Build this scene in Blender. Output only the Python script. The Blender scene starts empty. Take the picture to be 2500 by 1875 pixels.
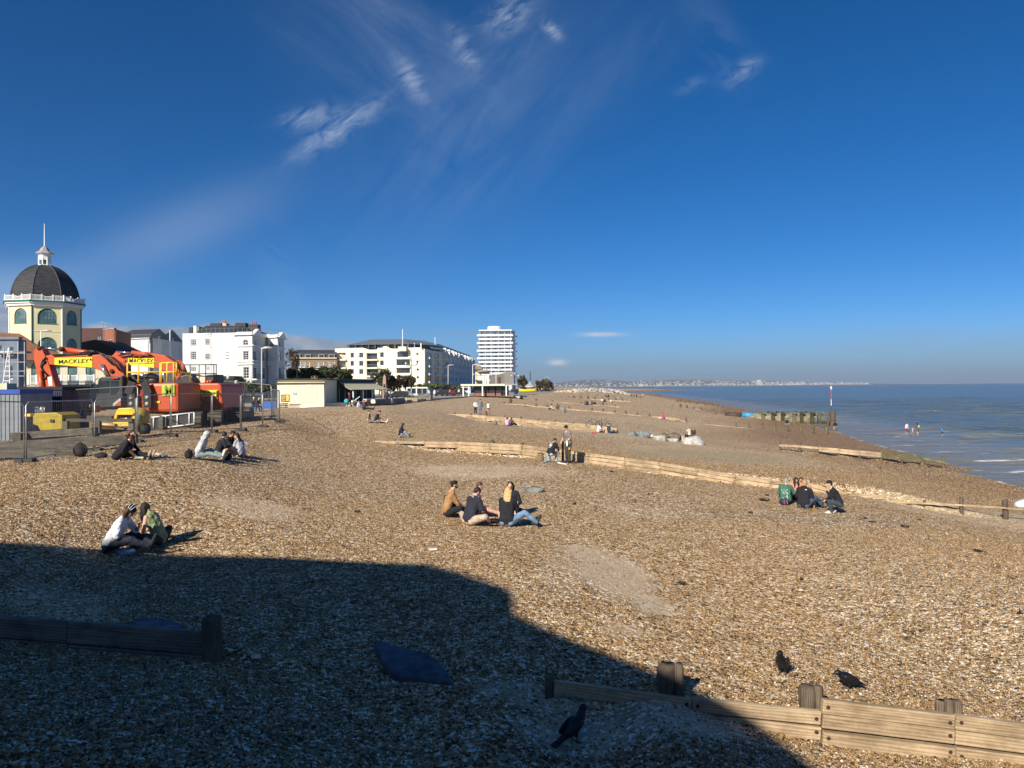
import bpy, bmesh, math, random
import numpy as np
from mathutils import Vector, Matrix
R = math.radians
random.seed(7); rng = np.random.default_rng(7)
sc = bpy.context.scene
C = sc.collection
# ---------------------------------------------------------------- camera
F = 1800.0                                   # focal length in photo pixels (photo 2500 x 1875)
CAMZ = 7.5
cd = bpy.data.cameras.new('camera'); cam = bpy.data.objects.new('camera', cd); C.objects.link(cam)
cd.sensor_width = 36; cd.lens = 36*F/2500; cd.clip_start = .1; cd.clip_end = 200000
CM = Matrix.Rotation(R(90+.262), 4, 'X') @ Matrix.Rotation(R(-.5), 4, 'Z')
cam.matrix_world = Matrix.Translation((0, 0, CAMZ)) @ CM
sc.camera = cam
R3 = np.array(CM.to_3x3())
# ---------------------------------------------------------------- sun, sky, exposure
SUN_EL, SUN_AZ = 31.0, 30.0                  # elevation; shadows run this many degrees right of +Y
sv = Vector((-math.cos(R(SUN_EL))*math.sin(R(SUN_AZ)), -math.cos(R(SUN_EL))*math.cos(R(SUN_AZ)), math.sin(R(SUN_EL))))
sl = bpy.data.lights.new('sun', 'SUN'); sl.energy = 5.0; sl.angle = R(.53); sl.color = (1, .905, .76)
so = bpy.data.objects.new('sun', sl); C.objects.link(so); so.rotation_euler = sv.to_track_quat('Z', 'Y').to_euler(); so.location = (-20, -30, 60)
sc.view_settings.view_transform = 'Standard'; sc.view_settings.look = 'None'
sc.view_settings.exposure = 0.42; sc.view_settings.gamma = 1
sc.render.resolution_x = 1024; sc.render.resolution_y = 768
W = bpy.data.worlds.new('World'); sc.world = W; W.use_nodes = True
def sky():
    nt = W.node_tree; N = nt.nodes; L = nt.links; N.clear()
    out = N.new('ShaderNodeOutputWorld'); bg = N.new('ShaderNodeBackground'); bg.inputs[1].default_value = .068
    st = N.new('ShaderNodeTexSky'); st.sky_type = 'NISHITA'; st.sun_disc = False
    st.sun_elevation = R(SUN_EL); st.sun_rotation = math.atan2(sv.x, sv.y)
    st.air_density = .62; st.dust_density = .4; st.ozone_density = 6.5
    hs = N.new('ShaderNodeHueSaturation'); hs.inputs['Saturation'].default_value = 1.22; hs.inputs['Value'].default_value = 1.12
    L.new(st.outputs[0], hs.inputs['Color'])
    tc = N.new('ShaderNodeTexCoord'); sep = N.new('ShaderNodeSeparateXYZ'); L.new(tc.outputs['Generated'], sep.inputs[0])
    def m(op, a, b=None, clamp=False):
        n = N.new('ShaderNodeMath'); n.operation = op; n.use_clamp = clamp
        for i, v in enumerate((a, b)):
            if v is None: continue
            if isinstance(v, (int, float)): n.inputs[i].default_value = v
            else: L.new(v, n.inputs[i])
        return n.outputs[0]
    ysafe = m('MAXIMUM', sep.outputs[1], .05)
    u = m('DIVIDE', sep.outputs[0], ysafe); v = m('DIVIDE', sep.outputs[2], ysafe)
    cmb = N.new('ShaderNodeCombineXYZ'); L.new(u, cmb.inputs[0]); L.new(v, cmb.inputs[1])
    def noise(ang, sx, sy, scale, detail=8, rough=.62, dist=.6):
        mr_ = N.new('ShaderNodeMapping'); mr_.inputs['Rotation'].default_value = (0, 0, R(-ang)); L.new(cmb.outputs[0], mr_.inputs[0])
        mp = N.new('ShaderNodeMapping'); mp.inputs['Scale'].default_value = (sx, sy, 1)
        L.new(mr_.outputs[0], mp.inputs[0]); n = N.new('ShaderNodeTexNoise'); n.inputs['Scale'].default_value = scale
        n.inputs['Detail'].default_value = detail; n.inputs['Roughness'].default_value = rough; n.inputs['Distortion'].default_value = dist
        L.new(mp.outputs[0], n.inputs[0]); return n.outputs[0]
    def blob(px, py, ang, su, sw):                       # soft patch of sky, centre given as a direction
        cu, cv = (px-1250)/F, (945.7-py)/F; su /= F; sw /= F
        ca, sa = math.cos(R(ang)), math.sin(R(ang))
        du, dv = m('SUBTRACT', u, cu), m('SUBTRACT', v, cv)
        a = m('DIVIDE', m('ADD', m('MULTIPLY', du, ca), m('MULTIPLY', dv, sa)), su)
        b = m('DIVIDE', m('SUBTRACT', m('MULTIPLY', dv, ca), m('MULTIPLY', du, sa)), sw)
        return m('POWER', 2.718, m('MULTIPLY', m('ADD', m('MULTIPLY', a, a), m('MULTIPLY', b, b)), -1.0))
    def sub(n, lo, hi): return m('DIVIDE', m('SUBTRACT', n, lo), hi-lo, True)
    def addall(*xs):
        r = xs[0]
        for x in xs[1:]: r = m('ADD', r, x)
        return r
    nA = sub(noise(50, 1.0, 3.6, 3.6, 10, .68), .36, .80)       # long streaks
    nB = sub(noise(28, 1.6, 4.2, 14, 10, .7, .9), .38, .74)       # fine combed wisps
    nC = sub(noise(-40, 1, 3.4, 3.2, 10, .68), .36, .80)
    nP = sub(noise(0, 1, 2.2, 7, 9, .62, .3), .26, .50)      # puffs
    nS = sub(noise(1, 1, 5, 4.5, 6, .55, .3), .3, .68)
    K = m('MULTIPLY', nA, addall(m('MULTIPLY', blob(1150, 260, 55, 420, 130), .17), m('MULTIPLY', blob(1450, 230, 48, 420, 90), .10)))
    K2 = m('MULTIPLY', nC, addall(m('MULTIPLY', blob(900, 160, -48, 330, 130), .15), m('MULTIPLY', blob(1780, 130, -60, 110, 45), .30), m('MULTIPLY', blob(680, 640, -70, 110, 50), .22), m('MULTIPLY', blob(1000, 60, -40, 260, 60), .2)))
    K3 = m('MULTIPLY', nB, addall(m('MULTIPLY', blob(830, 312, 32, 120, 26), .7), m('MULTIPLY', blob(1250, 35, 40, 60, 40), .6), m('MULTIPLY', blob(1010, 190, -58, 55, 22), .7), m('MULTIPLY', blob(1355, 72, -50, 28, 14), .8), m('MULTIPLY', blob(1820, 178, 30, 45, 20), .55), m('MULTIPLY', blob(1690, 212, 20, 35, 14), .35), m('MULTIPLY', blob(1140, 120, -60, 60, 22), .5), m('MULTIPLY', blob(760, 280, 10, 70, 26), .5)))
    K4 = m('MULTIPLY', blob(430, 560, 22, 260, 70), .17)
    K4b = addall(m('MULTIPLY', blob(20, 690, 0, 160, 60), .25), m('MULTIPLY', blob(0, 790, 0, 90, 60), .45))
    nE = noise(0, 1, 2.4, 5.5, 9, .6, .2)      # ragged edge of the low cloud bank
    bank = addall(blob(400, 862, 0, 300, 86), m('MULTIPLY', blob(790, 880, -3, 210, 44), .9), m('MULTIPLY', blob(15, 830, 0, 90, 110), .9))
    K5 = m('DIVIDE', m('SUBTRACT', m('ADD', bank, m('MULTIPLY', m('SUBTRACT', nE, .5), .9)), .33), .10, True)
    K5h = m('MULTIPLY', K5, sub(noise(6, 1, 1.8, 16, 8, .62, .4), .46, .68))
    K6 = m('MULTIPLY', nP, addall(m('MULTIPLY', blob(1475, 818, 0, 45, 5), 1.2), m('MULTIPLY', blob(1362, 886, 0, 20, 7), 1.3)))
    K7 = m('MULTIPLY', nS, addall(m('MULTIPLY', blob(1400, 905, 0, 260, 14), .35), m('MULTIPLY', blob(1130, 812, 0, 110, 7), .45), m('MULTIPLY', blob(2300, 850, 3, 420, 40), .35), m('MULTIPLY', blob(2000, 905, 0, 600, 24), .30)))
    cir = addall(K, K2, K3, K4, K4b)
    def mixc(fac, a, col):
        x = N.new('ShaderNodeMix'); x.data_type = 'RGBA'; x.clamp_factor = True
        L.new(fac, x.inputs['Factor']); L.new(a, x.inputs['A']); x.inputs['B'].default_value = (*col, 1); return x.outputs['Result']
    vh = m('DIVIDE', v, .055); hz_ = m('MULTIPLY', m('POWER', 2.718, m('MULTIPLY', m('MULTIPLY', vh, vh), -1.0)), .72)
    c = mixc(hz_, hs.outputs[0], (2.0, 3.3, 4.7))
    c = mixc(cir, c, (6.2, 7.2, 8.6))
    c = mixc(m('MULTIPLY', K5, .88), c, (2.9, 3.5, 4.5)); c = mixc(m('MULTIPLY', K5h, .75), c, (5.6, 6.1, 6.9)); c = mixc(K7, c, (3.0, 3.6, 4.6)); c = mixc(K6, c, (6.6, 7.2, 8.2))
    L.new(c, bg.inputs[0]); L.new(bg.outputs[0], out.inputs[0])
sky()
# ---------------------------------------------------------------- picture geometry
def ray(px, py):
    d = R3 @ np.array(((px-1250)/F, -(py-937.5)/F, -1.0)); return d
def P(px, py, Y):                            # world point seen at a photo pixel, Y metres ahead
    d = ray(px, py); t = Y/d[1]
    return Vector((d[0]*t, Y, CAMZ+d[2]*t))
def XZ(px, py, Y): p = P(px, py, Y); return p.x, p.z
# ---------------------------------------------------------------- beach heightfield
GA = {'near': (9.6, -.04), 'mid': (41.25, -.5), 'g3': (82.4, -.5), 'g4': (133.5, -.55), 'g5': (175, -.55), 'g6': (220, -.55), 'g7': (265, -.55), 'g8': (315, -.55)}
def gy(k, X): return GA[k][0]+GA[k][1]*X
def gpx(k, px, py=None):                     # point on a groyne line at photo column px
    c, s = GA[k]; t = (px-1250)/F; Y = c/(1-s*t); return t*Y, Y
# step across each groyne: (key, x0, x1, drop on our side, decay)
STEPS = [('near', 3.6, 30, .5, 2.2), ('near', -30, -4.2, .22, 1.5), ('mid', -5.5, 19, .5, 7), ('g3', -5, 10, .75, 9), ('g3', 26, 40, .35, 6), ('g4', 2, 24, .3, 7), ('g5', 2, 40, .2, 8), ('g6', 2, 40, .2, 8)]
def sstep(a, b, x):
    t = np.clip((x-a)/(b-a), 0, 1); return t*t*(3-2*t)
def steps(X, Y):
    z = 0*X
    for k, x0, x1, dr, L in STEPS:
        c, s = GA[k]; d = (Y-c-s*X)/math.sqrt(1+s*s)
        w = sstep(x0-2.5, x0+1.5, X)*(1-sstep(x1-1.5, x1+2.5, X))
        soft = .16+.012*c/3
        side = sstep(.02, soft, d)
        z = z + w*dr*(side*np.exp(-np.maximum(d, 0)/L*.9)*.5 - (1-side)*np.exp(np.minimum(d, 0)/L)*.5)
    return z
CT = [(1383,1130,38),(1183,1014,86.5),(1000,1285,20),(300,1348,15.6),(480,1122,26),(300,1122,24),(2040,1255,27),(1400,1815,8.7),
 (0,1328,14.3),(0,1500,10.5),(0,1640,8.3),(0,1875,6.2),(515,1578,9.9),(700,1400,14.2),(700,1875,7.2),(1250,1450,13),(1050,1378,15.3),
 (960,1672,9.8),(960,1875,7.7),(1300,1660,9.9),(2000,1815,9.4),(2500,1875,8.9),(2500,1760,9.9),(1500,1875,8.25),(2300,1715,10.2),(1700,1692,9.8),(1620,1740,8.9),(1200,1730,9.0),
 (1700,1450,15.5),(2200,1450,15),(2500,1450,14.2),(2500,1300,28),(2200,1300,23),(1400,1200,28),(1100,1180,30),(800,1180,27),(700,1100,36),(800,1060,50),
 (60,1130,24.6),(230,1101,29),(330,1081,31.5),(417,1066,34.3),(517,1055,38.3),(640,1044,43),(682,1032,45.6),(975,1072,47.5),(905,1036,56),(882,1002,64),(860,990,85),
 (750,1000,100),(870,993,108),(960,989,118),(1060,977,140),(1150,969,172),(1290,963,195),(1335,961,209),
 (1240,1040,78),(1460,1057,75),(1690,1085,73),(1618,1022,119),(1560,1100,58),(1750,1110,58),(1900,1101,69),(2150,1150,54),(2380,1235,36),(2500,1255,33),(2100,1218,32),
 (1640,1030,117),(1225,987,134),(1311,979,171),(1511,995,161),(1400,972,210),(1537,982,202),(1436,963,251),(1514,972,247),(1656,981,236),(1711,1001,193),(1750,1013,151),(1850,1022,147),
 (1400,952,430),(1520,962,440),(1300,955,330),(1350,950,600),(1380,948,1200)]
ZT = [(-60,60,5.4),(-30,42,5.3),(-18,42,5.3),(-60,100,5.3),(-90,130,5.35),(-40,130,5.3),(-60,200,5.35),(-40,270,5.35),(-200,200,5.4),(-300,400,5.4),(-120,500,5.4),(-20,400,5.4),(0,600,5.4),(-500,900,5.4),(-200,1500,5.4),
 (-30,25,5.2),(-22,14,5.0),(-14,7,4.7),(30,6,-.3),(24,12,.8),(-1000,3000,5.4),(0,3000,5.4),(0,5000,5.4),(-2500,5000,5.4),
 (60,53,-1.5),(80,80,-1.6),(110,120,-1.8),(110,200,-1.8),(150,300,-1.8),(300,400,-1.8),(400,700,-2),(600,1200,-2),(45,30,-1.2),(400,3000,-1),(800,5000,-1),(60,10,-2.5)]
SH = [(2500,1190),(2400,1160),(2290,1128),(2210,1105),(2130,1085),(2050,1058),(1990,1043),(1900,1020),(1850,1008),(1780,992),(1700,978),(1620,967),(1570,961),(1530,957)]
def shore(px, py):
    d = ray(px, py); t = -CAMZ/d[2]; return d[0]*t, d[1]*t, 0.0
pts = []
for a, b, c in CT:
    p = P(a, b, c); pts.append((p.x, p.y, p.z - float(steps(np.array(p.x), np.array(p.y)))))
pts += ZT + [shore(*s) for s in SH]
pts = np.array(pts)
def warp(X, Y): Y = np.maximum(Y, -6.0); return X/(Y+8)*2.2, np.log(Y+8)
PU, PV = warp(pts[:, 0], pts[:, 1])
def tk(r2): return r2*np.log(r2+1e-9)
n_ = len(pts); A_ = np.zeros((n_+3, n_+3))
A_[:n_, :n_] = tk((PU[:, None]-PU)**2+(PV[:, None]-PV)**2)+np.eye(n_)*.004
A_[:n_, n_:] = np.stack([np.ones(n_), PU, PV], 1); A_[n_:, :n_] = A_[:n_, n_:].T
WT = np.linalg.solve(A_, np.concatenate([pts[:, 2], np.zeros(3)]))
def H(X, Y):
    X = np.asarray(X, float); Y = np.asarray(Y, float); sh = X.shape; x = X.ravel(); y = Y.ravel(); o = np.empty_like(x)
    for i in range(0, len(x), 20000):
        u, v = warp(x[i:i+20000], y[i:i+20000])
        k = tk((u[:, None]-PU)**2+(v[:, None]-PV)**2)
        o[i:i+20000] = k@WT[:n_]+WT[n_]+WT[n_+1]*u+WT[n_+2]*v
    o = np.minimum(o, 5.45) + steps(x, y)
    o += .035*np.sin(x*.9+1.3*np.sin(y*.35))*np.sin(y*.55+x*.2)*np.clip(o/2, 0, 1)
    return o.reshape(sh)
def Hf(x, y): return float(H(np.array([x]), np.array([y]))[0])
_T = np.exp(np.linspace(math.log(5), math.log(2500), 2600))
def G(px, py, off=0):                        # where the pixel's ray meets the beach
    d = ray(px, py); t = _T/d[1]; X = d[0]*t; Z = CAMZ+d[2]*t; h = H(X, _T)
    i = np.argmax(Z < h)
    if not (Z < h).any(): i = len(_T)-1
    y = _T[i]; return Vector((float(X[i]), float(y), float(h[i])+off))
# ---------------------------------------------------------------- object helpers
def tag(o, label=None, cat=None, group=None, kind=None):
    if label: o['label'] = label
    if cat: o['category'] = cat
    if group: o['group'] = group
    if kind: o['kind'] = kind
    return o
def thing(name, label, cat, loc=(0, 0, 0), rz=0, group=None):
    o = bpy.data.objects.new(name, None); o.empty_display_size = .2; C.objects.link(o)
    o.location = loc; o.rotation_euler = (0, 0, rz); return tag(o, label, cat, group)
def link(name, me, mat, parent=None, smooth=False):
    if mat: me.materials.clear(); me.materials.append(mat)
    if smooth: me.polygons.foreach_set('use_smooth', [True]*len(me.polygons))
    o = bpy.data.objects.new(name, me); C.objects.link(o)
    if parent: o.parent = parent
    return o
def copy_tree(o, parent=None):
    c = o.copy(); C.objects.link(c)
    if parent: c.parent = parent
    for ch in [x for x in o.children]: copy_tree(ch, c)
    return c
def ico(sub=1):
    bm = bmesh.new(); bmesh.ops.create_icosphere(bm, subdivisions=sub, radius=1)
    v = [tuple(x.co) for x in bm.verts]; f = [[q.index for q in p.verts] for p in bm.faces]; bm.free(); return v, f
ICO = {k: ico(k) for k in (1, 2, 3)}
class MB:
    def __init__(s, org=(0, 0, 0)): s.v = []; s.f = []; s.o = Vector(org)
    def add(s, vs, fs):
        n = len(s.v); s.v += [tuple(Vector(p)-s.o) for p in vs]; s.f += [[n+i for i in f] for f in fs]; return s
    def box(s, c, d, rz=0, rx=0, ry=0):
        M = Matrix.Rotation(rz, 3, 'Z') @ Matrix.Rotation(ry, 3, 'Y') @ Matrix.Rotation(rx, 3, 'X')
        vs = [Vector(c)+M @ Vector((x*d[0]/2, y*d[1]/2, z*d[2]/2)) for x in (-1, 1) for y in (-1, 1) for z in (-1, 1)]
        return s.add(vs, [(0, 1, 3, 2), (4, 6, 7, 5), (0, 4, 5, 1), (2, 3, 7, 6), (0, 2, 6, 4), (1, 5, 7, 3)])
    def bb(s, x0, x1, y0, y1, z0, z1): return s.box(((x0+x1)/2, (y0+y1)/2, (z0+z1)/2), (abs(x1-x0), abs(y1-y0), abs(z1-z0)))
    def beam(s, a, b, w, h, up=(0, 0, 1)):
        a, b = Vector(a), Vector(b); t = (b-a).normalized(); sd = t.cross(Vector(up))
        if sd.length < 1e-4: sd = t.cross(Vector((0, 1, 0)))
        sd.normalize(); u = sd.cross(t)
        vs = [p+sd*w/2*i+u*h/2*j for p in (a, b) for i, j in ((-1, -1), (1, -1), (1, 1), (-1, 1))]
        return s.add(vs, [(0, 3, 2, 1), (4, 5, 6, 7), (0, 1, 5, 4), (1, 2, 6, 5), (2, 3, 7, 6), (3, 0, 4, 7)])
    def tube(s, pts, r, n=8, r1=None, cap=True):
        pts = [Vector(p) for p in pts]; k = len(pts); rr = r if isinstance(r, (list, tuple)) else [r+((r1 if r1 is not None else r)-r)*i/(k-1) for i in range(k)]
        vs = []; a0 = None
        for i, p in enumerate(pts):
            t = (pts[min(i+1, k-1)]-pts[max(i-1, 0)]).normalized()
            a = Vector((0, 0, 1)) if a0 is None else a0
            if abs(t.dot(a)) > .95: a = Vector((1, 0, 0)) if abs(t.x) < .9 else Vector((0, 1, 0))
            x = (a-t*a.dot(t)).normalized(); a0 = x; y = t.cross(x)
            vs += [p+(x*math.cos(2*math.pi*j/n)+y*math.sin(2*math.pi*j/n))*rr[i] for j in range(n)]
        fs = [(i*n+j, i*n+(j+1) % n, (i+1)*n+(j+1) % n, (i+1)*n+j) for i in range(k-1) for j in range(n)]
        if cap: fs += [list(range(n))[::-1], list(range((k-1)*n, k*n))]
        return s.add(vs, fs)
    def ell(s, c, r, sub=2, M=None, jit=0):
        v, f = ICO[sub]; c = Vector(c); r = (r, r, r) if isinstance(r, (int, float)) else r
        vs = []
        for p in v:
            q = Vector((p[0]*r[0], p[1]*r[1], p[2]*r[2]))*(1+(random.random()-.5)*jit)
            if M: q = M @ q
            vs.append(c+q)
        return s.add(vs, f)
    def prism(s, poly, d):                   # poly of 3-D points, extruded by vector d
        n = len(poly); d = Vector(d); vs = [Vector(p) for p in poly]+[Vector(p)+d for p in poly]
        return s.add(vs, [list(range(n))[::-1], list(range(n, 2*n))]+[(i, (i+1) % n, n+(i+1) % n, n+i) for i in range(n)])
    def pxp(s, poly, Y0, Y1): return s.prism([P(a, b, Y0) for a, b in poly], (0, Y1-Y0, 0))
    def lathe(s, prof, c=(0, 0, 0), n=24, rot=0):
        c = Vector(c); vs = []; k = len(prof)
        for r, z in prof: vs += [c+Vector((r*math.cos(rot+2*math.pi*j/n), r*math.sin(rot+2*math.pi*j/n), z)) for j in range(n)]
        fs = [(i*n+j, i*n+(j+1) % n, (i+1)*n+(j+1) % n, (i+1)*n+j) for i in range(k-1) for j in range(n)]
        fs += [list(range(n))[::-1], list(range((k-1)*n, k*n))]
        return s.add(vs, fs)
    def mesh(s, name='m', fix=True):
        me = bpy.data.meshes.new(name); me.from_pydata(s.v, [], s.f)
        if fix:
            bm = bmesh.new(); bm.from_mesh(me); bmesh.ops.recalc_face_normals(bm, faces=bm.faces); bm.to_mesh(me); bm.free()
        me.update(); return me
    def build(s, name, mat, parent=None, smooth=False): return link(name, s.mesh(name), mat, parent, smooth)
def soften(o, w=.02, seg=2):
    b = o.modifiers.new('bevel', 'BEVEL'); b.width = w; b.segments = seg; b.limit_method = 'ANGLE'; b.angle_limit = R(35); return o
# ---------------------------------------------------------------- materials
MATS = {}
def mat(name, col, rough=.7, var=.18, scale=4.0, bump=0.0, bscale=30.0, metal=0.0, spec=.5, col2=None, emit=None, alpha=None):
    if name in MATS: return MATS[name]
    m = bpy.data.materials.new(name); m.use_nodes = True; nt = m.node_tree; N = nt.nodes; L = nt.links; b = N['Principled BSDF']
    b.inputs['Roughness'].default_value = rough; b.inputs['Metallic'].default_value = metal
    b.inputs['Specular IOR Level'].default_value = spec
    tc = N.new('ShaderNodeTexCoord'); n = N.new('ShaderNodeTexNoise'); n.inputs['Scale'].default_value = scale; n.inputs['Detail'].default_value = 5
    L.new(tc.outputs['Object'], n.inputs[0])
    mx = N.new('ShaderNodeMix'); mx.data_type = 'RGBA'
    a = tuple(c*(1-var) for c in col); d = col2 if col2 else tuple(min(1, c*(1+var)) for c in col)
    mr = N.new('ShaderNodeMapRange'); mr.inputs[1].default_value = .32; mr.inputs[2].default_value = .68; L.new(n.outputs[0], mr.inputs[0])
    L.new(mr.outputs[0], mx.inputs['Factor']); mx.inputs['A'].default_value = (*a, 1); mx.inputs['B'].default_value = (*d, 1)
    L.new(mx.outputs['Result'], b.inputs['Base Color'])
    if bump:
        n2 = N.new('ShaderNodeTexNoise'); n2.inputs['Scale'].default_value = bscale; n2.inputs['Detail'].default_value = 6; L.new(tc.outputs['Object'], n2.inputs[0])
        bp = N.new('ShaderNodeBump'); bp.inputs['Strength'].default_value = bump; bp.inputs['Distance'].default_value = .05
        L.new(n2.outputs[0], bp.inputs['Height']); L.new(bp.outputs[0], b.inputs['Normal'])
    MATS[name] = m; return m
def brickmat(name, c1, c2, mortar, scale=1.0, rough=.85, bw=.22, bh=.075):
    m = bpy.data.materials.new(name); m.use_nodes = True; nt = m.node_tree; N = nt.nodes; L = nt.links; b = N['Principled BSDF']; b.inputs['Roughness'].default_value = rough
    g = N.new('ShaderNodeNewGeometry'); sp = N.new('ShaderNodeSeparateXYZ'); L.new(g.outputs['Position'], sp.inputs[0])
    ad = N.new('ShaderNodeMath'); ad.operation = 'ADD'; L.new(sp.outputs[0], ad.inputs[0]); L.new(sp.outputs[1], ad.inputs[1])
    cm = N.new('ShaderNodeCombineXYZ'); L.new(ad.outputs[0], cm.inputs[0]); L.new(sp.outputs[2], cm.inputs[1])
    t = N.new('ShaderNodeTexBrick'); t.inputs['Scale'].default_value = scale; t.inputs['Brick Width'].default_value = bw; t.inputs['Row Height'].default_value = bh; t.inputs['Mortar Size'].default_value = .008
    t.inputs['Color1'].default_value = (*c1, 1); t.inputs['Color2'].default_value = (*c2, 1); t.inputs['Mortar'].default_value = (*mortar, 1)
    L.new(cm.outputs[0], t.inputs[0]); L.new(t.outputs[0], b.inputs['Base Color']); return m
def woodmat(name, c1, c2, rough=.8, along='X', sc_=1.0):
    m = bpy.data.materials.new(name); m.use_nodes = True; nt = m.node_tree; N = nt.nodes; L = nt.links; b = N['Principled BSDF']; b.inputs['Roughness'].default_value = rough; b.inputs['Specular IOR Level'].default_value = .25
    tc = N.new('ShaderNodeTexCoord'); oi = N.new('ShaderNodeObjectInfo'); mp = N.new('ShaderNodeMapping')
    s = {'X': (.45, 5, 5), 'Z': (9, 9, .5)}[along]; mp.inputs['Scale'].default_value = tuple(x*sc_ for x in s)
    L.new(tc.outputs['Object'], mp.inputs[0])
    cm = N.new('ShaderNodeCombineXYZ'); mu = N.new('ShaderNodeMath'); mu.operation = 'MULTIPLY'; mu.inputs[1].default_value = 37; L.new(oi.outputs['Random'], mu.inputs[0])
    for i in range(3): L.new(mu.outputs[0], cm.inputs[i])
    L.new(cm.outputs[0], mp.inputs['Location'])
    w = N.new('ShaderNodeTexWave'); w.wave_type = 'BANDS'; w.bands_direction = 'Z' if along == 'X' else 'X'; w.inputs['Scale'].default_value = 1.6; w.inputs['Distortion'].default_value = 11; w.inputs['Detail'].default_value = 4; w.inputs['Detail Scale'].default_value = .35; w.inputs['Detail Roughness'].default_value = .6
    L.new(mp.outputs[0], w.inputs[0])
    n = N.new('ShaderNodeTexNoise'); n.inputs['Scale'].default_value = 4; n.inputs['Detail'].default_value = 8; n.inputs['Roughness'].default_value = .7; L.new(mp.outputs[0], n.inputs[0])
    a0 = N.new('ShaderNodeMath'); a0.operation = 'MULTIPLY_ADD'; L.new(w.outputs['Fac'], a0.inputs[0]); a0.inputs[1].default_value = .26; a0.inputs[2].default_value = .48; a = N.new('ShaderNodeMath'); a.operation = 'MULTIPLY'; L.new(a0.outputs[0], a.inputs[0]); L.new(n.outputs[0], a.inputs[1])
    rp = N.new('ShaderNodeValToRGB'); rp.color_ramp.elements[0].position = .14; rp.color_ramp.elements[1].position = .40
    rp.color_ramp.elements[0].color = (*c1, 1); rp.color_ramp.elements[1].color = (*c2, 1); L.new(a.outputs[0], rp.inputs[0])
    hv = N.new('ShaderNodeHueSaturation'); mr = N.new('ShaderNodeMapRange'); mr.inputs[3].default_value = .82; mr.inputs[4].default_value = 1.12; L.new(oi.outputs['Random'], mr.inputs[0])
    L.new(mr.outputs[0], hv.inputs['Value']); st = N.new('ShaderNodeTexNoise'); st.inputs['Scale'].default_value = 1.7; st.inputs['Detail'].default_value = 7; st.inputs['Roughness'].default_value = .7; g_ = N.new('ShaderNodeNewGeometry'); L.new(g_.outputs['Position'], st.inputs[0]); sm = N.new('ShaderNodeMapRange'); sm.inputs[1].default_value = .35; sm.inputs[2].default_value = .62; sm.inputs[3].default_value = .62; sm.inputs[4].default_value = 1.08; L.new(st.outputs[0], sm.inputs[0]); mm_ = N.new('ShaderNodeMix'); mm_.data_type = 'RGBA'; mm_.blend_type = 'MULTIPLY'; mm_.inputs['Factor'].default_value = 1; L.new(rp.outputs[0], mm_.inputs['A']); L.new(sm.outputs[0], mm_.inputs['B']); L.new(mm_.outputs['Result'], hv.inputs['Color']); L.new(hv.outputs[0], b.inputs['Base Color'])
    bp = N.new('ShaderNodeBump'); bp.inputs['Strength'].default_value = .35; bp.inputs['Distance'].default_value = .012; L.new(a.outputs[0], bp.inputs['Height']); L.new(bp.outputs[0], b.inputs['Normal'])
    return m
WOOD = woodmat('sunbleached_timber', (.24, .165, .09), (.60, .46, .30))
WOODZ = woodmat('weathered_post', (.045, .034, .025), (.19, .15, .11), along='Z')
WOODD = woodmat('dark_wet_timber', (.03, .026, .018), (.11, .095, .06))
WOODG = woodmat('algae_timber', (.05, .052, .026), (.20, .19, .10))
WOODGR = woodmat('grey_timber', (.10, .09, .075), (.26, .24, .20))
glass = mat('dark_glass', (.03, .04, .05), rough=.12, var=.5, scale=.6, spec=.8)
white = mat('white_render', (.62, .62, .59), rough=.75, var=.08, scale=.5, col2=(.72, .72, .69), bump=.15, bscale=3)
whitep = mat('white_paint', (.80, .80, .78), rough=.5, var=.05)
steel = mat('galvanised_steel', (.42, .43, .44), rough=.42, var=.2, metal=.7)
black = mat('black_paint', (.015, .015, .017), rough=.45, var=.3)
rubber = mat('black_rubber', (.02, .02, .02), rough=.8, var=.3)
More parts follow.
